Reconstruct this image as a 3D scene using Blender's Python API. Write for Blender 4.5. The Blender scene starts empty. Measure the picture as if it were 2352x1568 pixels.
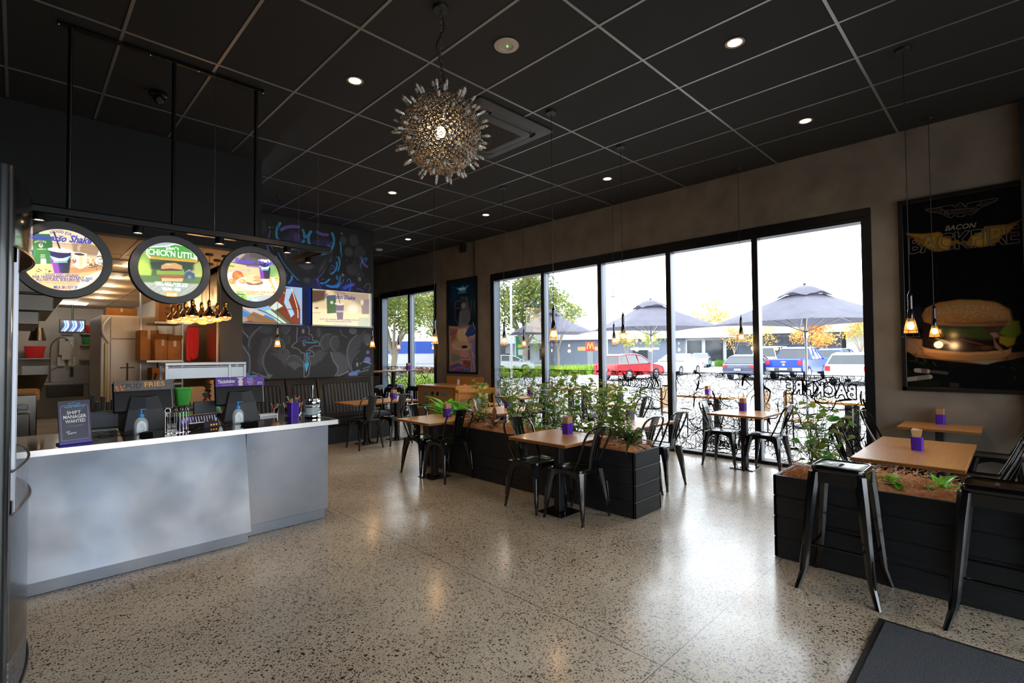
import bpy, bmesh, math, random
import numpy as np
from mathutils import Vector, Matrix, Euler, Quaternion
S = bpy.context.scene
COL = S.collection
PI = math.pi
R = math.radians
# ------------------------------------------------------------------ camera
H = 1.55
cam = bpy.data.cameras.new('camera'); co = bpy.data.objects.new('camera', cam); COL.objects.link(co); S.camera = co
cam.sensor_fit = 'HORIZONTAL'; cam.sensor_width = 36.0; cam.lens = 36.0 * 1150.3 / 2352.0
cam.clip_start = 0.05; cam.clip_end = 600
_yaw, _pit, _rol = R(44.704), R(1.40968), R(-0.51688)
_f = Vector((math.sin(_yaw)*math.cos(_pit), math.cos(_yaw)*math.cos(_pit), math.sin(_pit)))
_r0 = Vector((math.cos(_yaw), -math.sin(_yaw), 0)); _u0 = _r0.cross(_f)
_r = _r0*math.cos(_rol) + _u0*math.sin(_rol); _u = -_r0*math.sin(_rol) + _u0*math.cos(_rol)
m = Matrix((( _r.x, _u.x, -_f.x, 0), (_r.y, _u.y, -_f.y, 0), (_r.z, _u.z, -_f.z, H), (0, 0, 0, 1)))
co.matrix_world = m
# ------------------------------------------------------------------ sky, exposure
SKY = 5.0
wd = bpy.data.worlds.new('sky'); S.world = wd; wd.use_nodes = True
wn = wd.node_tree.nodes; wl = wd.node_tree.links; wn.clear()
wo = wn.new('ShaderNodeOutputWorld'); wb = wn.new('ShaderNodeBackground'); wl.new(wb.outputs[0], wo.inputs[0])
wb.inputs['Strength'].default_value = SKY
wt = wn.new('ShaderNodeTexCoord'); wno = wn.new('ShaderNodeTexNoise'); wno.inputs['Scale'].default_value = 1.6; wno.inputs['Detail'].default_value = 3
wr = wn.new('ShaderNodeValToRGB'); wr.color_ramp.elements[0].color = (.80, .88, 1.0, 1); wr.color_ramp.elements[1].color = (.95, .98, 1.0, 1)
wl.new(wt.outputs['Generated'], wno.inputs['Vector']); wl.new(wno.outputs[0], wr.inputs[0]); wl.new(wr.outputs[0], wb.inputs['Color'])
S.view_settings.view_transform = 'Standard'; S.view_settings.look = 'None'; S.view_settings.gamma = 1.0
S.view_settings.use_curve_mapping = False
S.view_settings.exposure = 0.7
S.cycles.use_denoising = True
S.cycles.use_adaptive_sampling = True; S.cycles.adaptive_threshold = 0.05; S.cycles.time_limit = 1100
S.cycles.max_bounces = 6; S.cycles.diffuse_bounces = 3; S.cycles.glossy_bounces = 4; S.cycles.transmission_bounces = 4
S.cycles.transparent_max_bounces = 14; S.cycles.caustics_reflective = False; S.cycles.caustics_refractive = False
S.cycles.sample_clamp_indirect = 6.0; S.cycles.use_light_tree = True
def area(name, loc, rot, sx, sy, power, color, portal=False):
    l = bpy.data.lights.new(name, 'AREA'); l.shape = 'RECTANGLE'; l.size = sx; l.size_y = sy; l.energy = power; l.color = color
    o = bpy.data.objects.new(name, l); COL.objects.link(o); o.location = loc; o.rotation_euler = rot
    if portal: l.cycles.is_portal = True
    return o
XW, ZC = 7.34, 4.11
area('window_portal', (XW+.22, 4.64, 1.6), (0, R(90), 0), 3.2, 6.84, 1, (1, 1, 1), True)
area('window_portal.001', (XW+.22, 11.6, 1.6), (0, R(90), 0), 3.2, 3.1, 1, (1, 1, 1), True)
area('window_portal.002', (2.4, -3.62, 1.6), (R(-90), 0, 0), 8.6, 3.2, 1, (1, 1, 1), True)
def point(name, loc, power, color, size=.03, spot=None, blend=.6):
    l = bpy.data.lights.new(name, 'SPOT' if spot else 'POINT'); l.energy = power; l.color = color; l.shadow_soft_size = size
    if spot: l.spot_size = R(spot); l.spot_blend = blend
    o = bpy.data.objects.new(name, l); COL.objects.link(o); o.location = loc
    return o
WARM = (1.0, .78, .54)
# ------------------------------------------------------------------ helpers
def lin(h):
    if not isinstance(h, str): return tuple(h)
    c = [int(h[i:i+2], 16)/255 for i in (0, 2, 4)]
    return tuple(x/12.92 if x <= .04045 else ((x+.055)/1.055)**2.4 for x in c)
MATS = {}
def mat(name, color='808080', rough=.5, metal=0, emit=None, es=1.0, noise=None, bump=None, coat=0, trans=0, spec=.5, attr=False, alpha=None, aniso=None, rvar=None, sub=0):
    if name in MATS: return MATS[name]
    m = bpy.data.materials.new(name); m.use_nodes = True; N = m.node_tree.nodes; L = m.node_tree.links
    b = N['Principled BSDF']; c = lin(color)
    b.inputs['Base Color'].default_value = (*c, 1); b.inputs['Roughness'].default_value = rough; b.inputs['Metallic'].default_value = metal
    b.inputs['Specular IOR Level'].default_value = spec; b.inputs['Coat Weight'].default_value = coat; b.inputs['Coat Roughness'].default_value = .08
    b.inputs['Transmission Weight'].default_value = trans
    if emit is not None:
        b.inputs['Emission Color'].default_value = (*lin(emit), 1); b.inputs['Emission Strength'].default_value = es
    tc = None
    def tex(scale, stretch=(1, 1, 1), detail=4, gen='Object'):
        nonlocal tc
        if tc is None: tc = N.new('ShaderNodeTexCoord')
        mp = N.new('ShaderNodeMapping'); L.new(tc.outputs[gen], mp.inputs[0]); mp.inputs['Scale'].default_value = stretch
        t = N.new('ShaderNodeTexNoise'); t.inputs['Scale'].default_value = scale; t.inputs['Detail'].default_value = detail; L.new(mp.outputs[0], t.inputs['Vector'])
        return t.outputs[0]
    if noise:      # (color2, scale, stretch)
        r = N.new('ShaderNodeValToRGB'); r.color_ramp.elements[0].position = noise[3] if len(noise) > 3 else .35; r.color_ramp.elements[1].position = noise[4] if len(noise) > 4 else .65
        r.color_ramp.elements[0].color = (*c, 1); r.color_ramp.elements[1].color = (*lin(noise[0]), 1)
        L.new(tex(noise[1], noise[2]), r.inputs[0]); L.new(r.outputs[0], b.inputs['Base Color'])
    if attr:
        a = N.new('ShaderNodeAttribute'); a.attribute_name = 'Col'; L.new(a.outputs['Color'], b.inputs['Base Color'])
        if emit is not None: L.new(a.outputs['Color'], b.inputs['Emission Color'])
    if bump:       # (strength, scale, stretch)
        bp = N.new('ShaderNodeBump'); bp.inputs['Strength'].default_value = bump[0]; bp.inputs['Distance'].default_value = .01
        L.new(tex(bump[1], bump[2]), bp.inputs['Height']); L.new(bp.outputs[0], b.inputs['Normal'])
    if rvar:       # (r0, r1, scale, stretch)
        mr = N.new('ShaderNodeMapRange'); mr.inputs[1].default_value = .3; mr.inputs[2].default_value = .7; mr.inputs[3].default_value = rvar[0]; mr.inputs[4].default_value = rvar[1]
        L.new(tex(rvar[2], rvar[3]), mr.inputs[0]); L.new(mr.outputs[0], b.inputs['Roughness'])
    if sub:        # thin translucent sheet (leaves, cloth)
        t = N.new('ShaderNodeBsdfTranslucent'); t.inputs[0].default_value = (*[min(1, x*1.6) for x in c], 1)
        mx = N.new('ShaderNodeMixShader'); mx.inputs[0].default_value = sub; o = N['Material Output']
        L.new(b.outputs[0], mx.inputs[1]); L.new(t.outputs[0], mx.inputs[2]); L.new(mx.outputs[0], o.inputs[0])
    if alpha is not None:
        t = N.new('ShaderNodeBsdfTransparent'); t.inputs[0].default_value = (1, 1, 1, 1)
        mx = N.new('ShaderNodeMixShader'); mx.inputs[0].default_value = alpha; o = N['Material Output']
        L.new(t.outputs[0], mx.inputs[1]); L.new(b.outputs[0], mx.inputs[2]); L.new(mx.outputs[0], o.inputs[0])
    MATS[name] = m
    return m
def glassmat(name, tint='ffffff', refl=.9, rough=.0, base=.03):
    if name in MATS: return MATS[name]
    m = bpy.data.materials.new(name); m.use_nodes = True; N = m.node_tree.nodes; L = m.node_tree.links; N.clear()
    o = N.new('ShaderNodeOutputMaterial'); t = N.new('ShaderNodeBsdfTransparent'); t.inputs[0].default_value = (*lin(tint), 1)
    g = N.new('ShaderNodeBsdfGlossy'); g.inputs['Roughness'].default_value = rough; fr = N.new('ShaderNodeLayerWeight'); fr.inputs[0].default_value = .35
    mr = N.new('ShaderNodeMapRange'); mr.inputs[3].default_value = base; mr.inputs[4].default_value = refl; mx = N.new('ShaderNodeMixShader')
    L.new(fr.outputs['Fresnel'], mr.inputs[0]); L.new(mr.outputs[0], mx.inputs[0]); L.new(t.outputs[0], mx.inputs[1]); L.new(g.outputs[0], mx.inputs[2]); L.new(mx.outputs[0], o.inputs[0])
    MATS[name] = m
    return m
class MB:
    def __init__(s): s.v = []; s.f = []; s.mi = []; s.M = None
    def vadd(s, pts):
        n = len(s.v)
        if s.M is not None: pts = [tuple(s.M @ Vector(p)) for p in pts]
        s.v.extend(tuple(p) for p in pts); return n
    def face(s, idx, mi=0): s.f.append(tuple(idx)); s.mi.append(mi)
    def box(s, x0, x1, y0, y1, z0, z1, mi=0):
        n = s.vadd([(x0,y0,z0),(x1,y0,z0),(x1,y1,z0),(x0,y1,z0),(x0,y0,z1),(x1,y0,z1),(x1,y1,z1),(x0,y1,z1)])
        for q in ((0,3,2,1),(4,5,6,7),(0,1,5,4),(1,2,6,5),(2,3,7,6),(3,0,4,7)): s.face([n+i for i in q], mi)
        return s
    def bbox(s, x0, x1, y0, y1, z0, z1, b=.004, mi=0):   # bevelled box: lofted rings
        b = min(b, (x1-x0)*.49, (y1-y0)*.49, (z1-z0)*.49)
        rings = []
        for z, i in ((z0, b), (z0+b, 0), (z1-b, 0), (z1, b)):
            rings.append([(x0+i+b*(i==0), y0+i, z), (x1-i-b*(i==0), y0+i, z), (x1-i, y0+i+b*(i==0), z), (x1-i, y1-i-b*(i==0), z), (x1-i-b*(i==0), y1-i, z), (x0+i+b*(i==0), y1-i, z), (x0+i, y1-i-b*(i==0), z), (x0+i, y0+i+b*(i==0), z)])
        return s.loft(rings, True, True, mi)
    def loft(s, rings, cap0=True, cap1=True, mi=0, closed=True):
        k = len(rings[0]); n0 = None; base = []
        for r in rings: base.append(s.vadd(r))
        for a, b in zip(base, base[1:]):
            for i in range(k if closed else k-1):
                j = (i+1) % k; s.face((a+i, a+j, b+j, b+i), mi)
        if cap0: s.face([base[0]+i for i in range(k)][::-1], mi)
        if cap1: s.face([base[-1]+i for i in range(k)], mi)
        return s
    def lathe(s, prof, cx=0, cy=0, n=20, mi=0, cap=True):    # prof: (r,z)
        rings = [[(cx+r*math.cos(2*PI*i/n), cy+r*math.sin(2*PI*i/n), z) for i in range(n)] for r, z in prof]
        return s.loft(rings, cap, cap, mi)
    def cyl(s, p0, p1, r0, r1=None, n=12, mi=0): return s.tube([p0, p1], [r0, r0 if r1 is None else r1], n, mi)
    def tube(s, pts, r, n=8, mi=0, caps=True, closed=False):
        P = [Vector(p) for p in pts]; k = len(P)
        rs = r if isinstance(r, (list, tuple)) else [r]*k
        T = []
        for i in range(k):
            a = P[(i-1) % k] if closed else P[max(0, i-1)]; b = P[(i+1) % k] if closed else P[min(k-1, i+1)]
            t = (b-a); T.append(t.normalized() if t.length > 1e-9 else Vector((0, 0, 1)))
        up = Vector((0, 0, 1)) if abs(T[0].z) < .9 else Vector((1, 0, 0))
        u = T[0].cross(up).normalized(); rings = []
        for i in range(k):
            u = (u - T[i]*u.dot(T[i])); u = u.normalized() if u.length > 1e-6 else T[i].orthogonal().normalized()
            w = T[i].cross(u)
            rings.append([tuple(P[i] + (u*math.cos(2*PI*j/n) + w*math.sin(2*PI*j/n))*rs[i]) for j in range(n)])
        if closed: rings.append(rings[0])
        return s.loft(rings, caps and not closed, caps and not closed, mi)
    def prism(s, poly, h0, h1, axis='z', mi=0):
        def q(p, h): return (p[0], p[1], h) if axis == 'z' else ((h, p[0], p[1]) if axis == 'x' else (p[0], h, p[1]))
        return s.loft([[q(p, h0) for p in poly], [q(p, h1) for p in poly]], True, True, mi)
    def quad(s, a, b, c, d, mi=0):
        n = s.vadd([a, b, c, d]); s.face((n, n+1, n+2, n+3), mi); return s
    def sphere(s, c, r, n=12, m=8, mi=0, sc=(1, 1, 1)):
        prof = [(math.sin(PI*i/m)*1.0, -math.cos(PI*i/m)) for i in range(m+1)]
        rings = [[(c[0]+max(p, .001)*r*sc[0]*math.cos(2*PI*i/n), c[1]+max(p, .001)*r*sc[1]*math.sin(2*PI*i/n), c[2]+z*r*sc[2]) for i in range(n)] for p, z in prof]
        return s.loft(rings, True, True, mi)
    def obj(s, name, mats, parent=None, smooth=False, loc=None, rot=None, bevel=0, fix=True):
        me = bpy.data.meshes.new(name); me.from_pydata(s.v, [], s.f)
        if not isinstance(mats, (list, tuple)): mats = [mats]
        for m_ in mats: me.materials.append(m_)
        if any(s.mi): me.polygons.foreach_set('material_index', s.mi)
        if fix:
            bm = bmesh.new(); bm.from_mesh(me); bmesh.ops.recalc_face_normals(bm, faces=bm.faces); bm.to_mesh(me); bm.free()
        if smooth:
            me.polygons.foreach_set('use_smooth', [True]*len(me.polygons))
            try: me.set_sharp_from_angle(angle=R(42))
            except Exception: pass
        me.update()
        o = bpy.data.objects.new(name, me); COL.objects.link(o)
        if parent is not None: o.parent = parent
        if loc: o.location = loc
        if rot: o.rotation_euler = rot
        if bevel:
            md = o.modifiers.new('b', 'BEVEL'); md.width = bevel; md.segments = 2; md.limit_method = 'ANGLE'
        return o
def tag(o, label=None, cat=None, group=None, kind=None):
    for k, v in (('label', label), ('category', cat), ('group', group), ('kind', kind)):
        if v: o[k] = v
    return o
def thing(name, label, cat, loc=(0, 0, 0), rz=0, group=None, rot=None):
    o = bpy.data.objects.new(name, None); COL.objects.link(o); o.empty_display_size = .1
    o.location = loc; o.rotation_euler = rot if rot else (0, 0, rz)
    return tag(o, label, cat, group)
def struct(o): o['kind'] = 'structure'; return o
KIDS = {}
def dup(root, loc, rz=None, label=None, group=None):
    r = root.copy(); COL.objects.link(r); r.location = loc
    if rz is not None: r.rotation_euler = (0, 0, rz)
    if label: r['label'] = label
    if group: r['group'] = group
    for ch in [o for o in bpy.data.objects if o.parent is root]:
        c = ch.copy(); COL.objects.link(c); c.parent = r
        for g in [o for o in bpy.data.objects if o.parent is ch]:
            d = g.copy(); COL.objects.link(d); d.parent = c
    return r
def rrect(w, d, r, n=4, cx=0, cy=0):
    out = []
    for sx, sy, a0 in ((1, 1, 0), (-1, 1, 90), (-1, -1, 180), (1, -1, 270)):
        for i in range(n+1):
            a = R(a0+90*i/n); out.append((cx+sx*(w/2-r)+r*math.cos(a), cy+sy*(d/2-r)+r*math.sin(a)))
    return out
# ---- lettering as real flat meshes (built-in font)
_txt = {}
def text_mesh(s, bold=0.0, shear=0.0):
    k = (s, bold, shear)
    if k in _txt: return _txt[k]
    cu = bpy.data.curves.new('t', 'FONT'); cu.body = s; cu.size = 1.0; cu.offset = bold; cu.shear = shear; cu.resolution_u = 2
    o = bpy.data.objects.new('t', cu); COL.objects.link(o); dg = bpy.context.evaluated_depsgraph_get(); dg.update()
    me = bpy.data.meshes.new_from_object(o.evaluated_get(dg)); v = np.array([p.co[:2] for p in me.vertices]); f = [tuple(p.vertices) for p in me.polygons]
    bpy.data.objects.remove(o); bpy.data.curves.remove(cu); bpy.data.meshes.remove(me)
    if len(v) == 0: v = np.zeros((1, 2))
    _txt[k] = (v, f); return v, f
def put_text(mb, s, p0, p1, h, z, bold=0.0, shear=0.0, arc=0.0, mi=0, mirror=False):
    """letters between baseline points p0 and p1 (local x,y), cap height h, at local z"""
    v, f = text_mesh(s, bold, shear)
    x0, x1 = v[:, 0].min(), v[:, 0].max(); cap = .69
    p0 = np.array(p0[:2]); p1 = np.array(p1[:2]); L = np.linalg.norm(p1-p0); d = (p1-p0)/max(L, 1e-6); n = np.array((-d[1], d[0]))
    t = (v[:, 0]-x0)/(x1-x0)
    if mirror: t = 1-t
    y = v[:, 1]/cap*h + arc*L*(1-(2*t-1)**2)
    P = p0 + np.outer(t*L, d) + np.outer(y, n)
    b = mb.vadd([(a, c, z) for a, c in P])
    for q in f: mb.face([b+i for i in q], mi)
# ---- software painter: colours of printed / sprayed artwork kept as a colour attribute on a fine grid
class Canvas:
    def __init__(s, x0, x1, y0, y1, nx, base='000000'):
        s.x0, s.x1, s.y0, s.y1 = x0, x1, y0, y1; s.nx = nx; s.ny = max(2, int(round(nx*(y1-y0)/(x1-x0))))
        s.X, s.Y = np.meshgrid(np.linspace(x0, x1, s.nx), np.linspace(y0, y1, s.ny)); s.c = np.empty((s.ny, s.nx, 3)); s.c[:] = lin(base)
        s.px = (x1-x0)/(nx-1)
    def win(s, P, pad):
        P = np.array(P); i0 = int((P[:, 0].min()-pad-s.x0)/s.px); i1 = int((P[:, 0].max()+pad-s.x0)/s.px)+2; j0 = int((P[:, 1].min()-pad-s.y0)/s.px); j1 = int((P[:, 1].max()+pad-s.y0)/s.px)+2
        return slice(max(0, j0), max(0, min(s.ny, j1))), slice(max(0, i0), max(0, min(s.nx, i1)))
    def blend(s, w, m, col, a):
        m = np.clip(m, 0, 1)[..., None]*a; s.c[w] = s.c[w]*(1-m) + np.array(lin(col))*m
    @staticmethod
    def segd(X, Y, a, b):
        d = (b[0]-a[0], b[1]-a[1]); L = d[0]**2+d[1]**2+1e-12
        t = np.clip(((X-a[0])*d[0]+(Y-a[1])*d[1])/L, 0, 1); return np.hypot(X-a[0]-t*d[0], Y-a[1]-t*d[1])
    def item(s, k, P, w, col, a, soft):
        sf = max(soft, s.px*.6)
        if k == 's':
            if len(P) > 2: P = smooth2(P)
            W = s.win(P, w/2+sf); X, Y = s.X[W], s.Y[W]
            if X.size == 0: return
            d = np.full(X.shape, 1e9)
            for p, q in zip(P, P[1:]): d = np.minimum(d, s.segd(X, Y, p, q))
            s.blend(W, (w/2-d)/sf+.5, col, a)
        elif k == 'e':
            c, ex, ey = P; rx = math.hypot(ex[0]-c[0], ex[1]-c[1]); ry = math.hypot(ey[0]-c[0], ey[1]-c[1])
            W = s.win([(c[0]-rx, c[1]-ry), (c[0]+rx, c[1]+ry)], sf); X, Y = s.X[W]-c[0], s.Y[W]-c[1]
            if X.size == 0: return
            d = (1-np.sqrt((X/max(rx, 1e-4))**2+(Y/max(ry, 1e-4))**2))*min(rx, ry)
            s.blend(W, d/sf+.5 if soft < min(rx, ry)*.4 else d/sf*1.2, col, a)
        elif k == 'p':
            W = s.win(P, sf); X, Y = s.X[W], s.Y[W]
            if X.size == 0: return
            ins = np.zeros(X.shape, bool); d = np.full(X.shape, 1e9)
            for p, q in zip(P, P[1:]+P[:1]):
                d = np.minimum(d, s.segd(X, Y, p, q))
                if p[1] != q[1]: ins ^= ((p[1] > Y) != (q[1] > Y)) & (X < (q[0]-p[0])*(Y-p[1])/(q[1]-p[1])+p[0])
            s.blend(W, np.where(ins, d, -d)/sf+.5, col, a)
    def grain(s, amt, seed=1):
        r = np.random.RandomState(seed).rand(s.ny, s.nx, 1); s.c *= (1-amt/2+amt*r)
    def play(s, data):
        for ln in data.strip().splitlines():
            k, p, w, c, a, sf = ln.split('|')
            s.item(k, [tuple(map(float, q.split(','))) for q in p.split()], float(w), c, float(a), float(sf))
    def obj(s, name, m, parent, z=0, keep=None, org=(0, 0)):
        X, Y = s.X.ravel()-org[0], s.Y.ravel()-org[1]; V = np.stack([X, Y, np.full(X.shape, z)], 1)
        idx = np.arange(s.nx*s.ny).reshape(s.ny, s.nx); q = np.stack([idx[:-1, :-1], idx[:-1, 1:], idx[1:, 1:], idx[1:, :-1]], -1).reshape(-1, 4)
        if keep is not None:
            kp = keep(X, Y); q = q[kp[q].all(1)]
        me = bpy.data.meshes.new(name); me.vertices.add(len(V)); me.vertices.foreach_set('co', V.ravel()); me.loops.add(q.size); me.loops.foreach_set('vertex_index', q.ravel().astype(np.int32))
        me.polygons.add(len(q)); me.polygons.foreach_set('loop_start', np.arange(0, q.size, 4, dtype=np.int32)); me.update(calc_edges=True)
        ca = me.color_attributes.new('Col', 'FLOAT_COLOR', 'POINT'); rgba = np.ones((len(V), 4)); rgba[:, :3] = s.c.reshape(-1, 3); ca.data.foreach_set('color', rgba.ravel())
        me.materials.append(m); o = bpy.data.objects.new(name, me); COL.objects.link(o)
        if parent is not None: o.parent = parent
        return o
def smooth2(P):
    for _ in range(2):
        Q = [P[0]]
        for a, b in zip(P, P[1:]): Q += [(a[0]*.75+b[0]*.25, a[1]*.75+b[1]*.25), (a[0]*.25+b[0]*.75, a[1]*.25+b[1]*.75)]
        P = Q+[P[-1]]
    return P
FY = (R(90), 0, 0)          # panel facing -Y : local x = +X, y = +Z
FX = (R(90), 0, R(-90))     # panel facing -X : local x = -Y, y = +Z
def catmull(P, n=6):
    P = [Vector(p) for p in P]; out = []
    for i in range(len(P)-1):
        p0 = P[max(0, i-1)]; p1 = P[i]; p2 = P[i+1]; p3 = P[min(len(P)-1, i+2)]
        for k in range(n):
            t = k/n; out.append(tuple(.5*((2*p1)+(p2-p0)*t+(2*p0-5*p1+4*p2-p3)*t*t+(3*p1-p0-3*p2+p3)*t**3)))
    return out+[tuple(P[-1])]
# common materials
M_blk = mat('black_gloss_metal', '08090b', .17, 0, coat=.5)
M_blkm = mat('black_matt', '0f1012', .55)
M_steel = mat('steel', '9a9a98', .3, 1)
M_brush = mat('brushed_steel', '8f9296', .36, 1, bump=(.05, 60, (1, 1, 30)))
M_chrome = mat('chrome', 'c8c8c8', .1, 1)
M_white = mat('white_plastic', 'd8d8d4', .4)
M_wood = mat('oak_tabletop', 'c28a4a', .36, 0, noise=('ab7438', 9, (1, 14, 1), .3, .8), coat=.1)
M_woode = mat('plywood_edge', '8a5828', .5, noise=('6a401c', 6, (1, 1, 60)))
M_purple = mat('purple_plastic', '4a1fa8', .35)
M_kraft = mat('kraft_paper', 'a8805c', .8)
M_card = mat('cardboard', 'a86c30', .8, noise=('8f5a26', 4, (1, 1, 1)))
M_glow = mat('lamp_glow', 'ffffff', .5, emit=(1.0, .62, .25), es=14)
M_glowd = mat('downlight_glow', 'ffffff', .5, emit=(1.0, .70, .40), es=16)
M_txtw = mat('white_ink', 'e8e8ea', .5)
ART = {}
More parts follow.
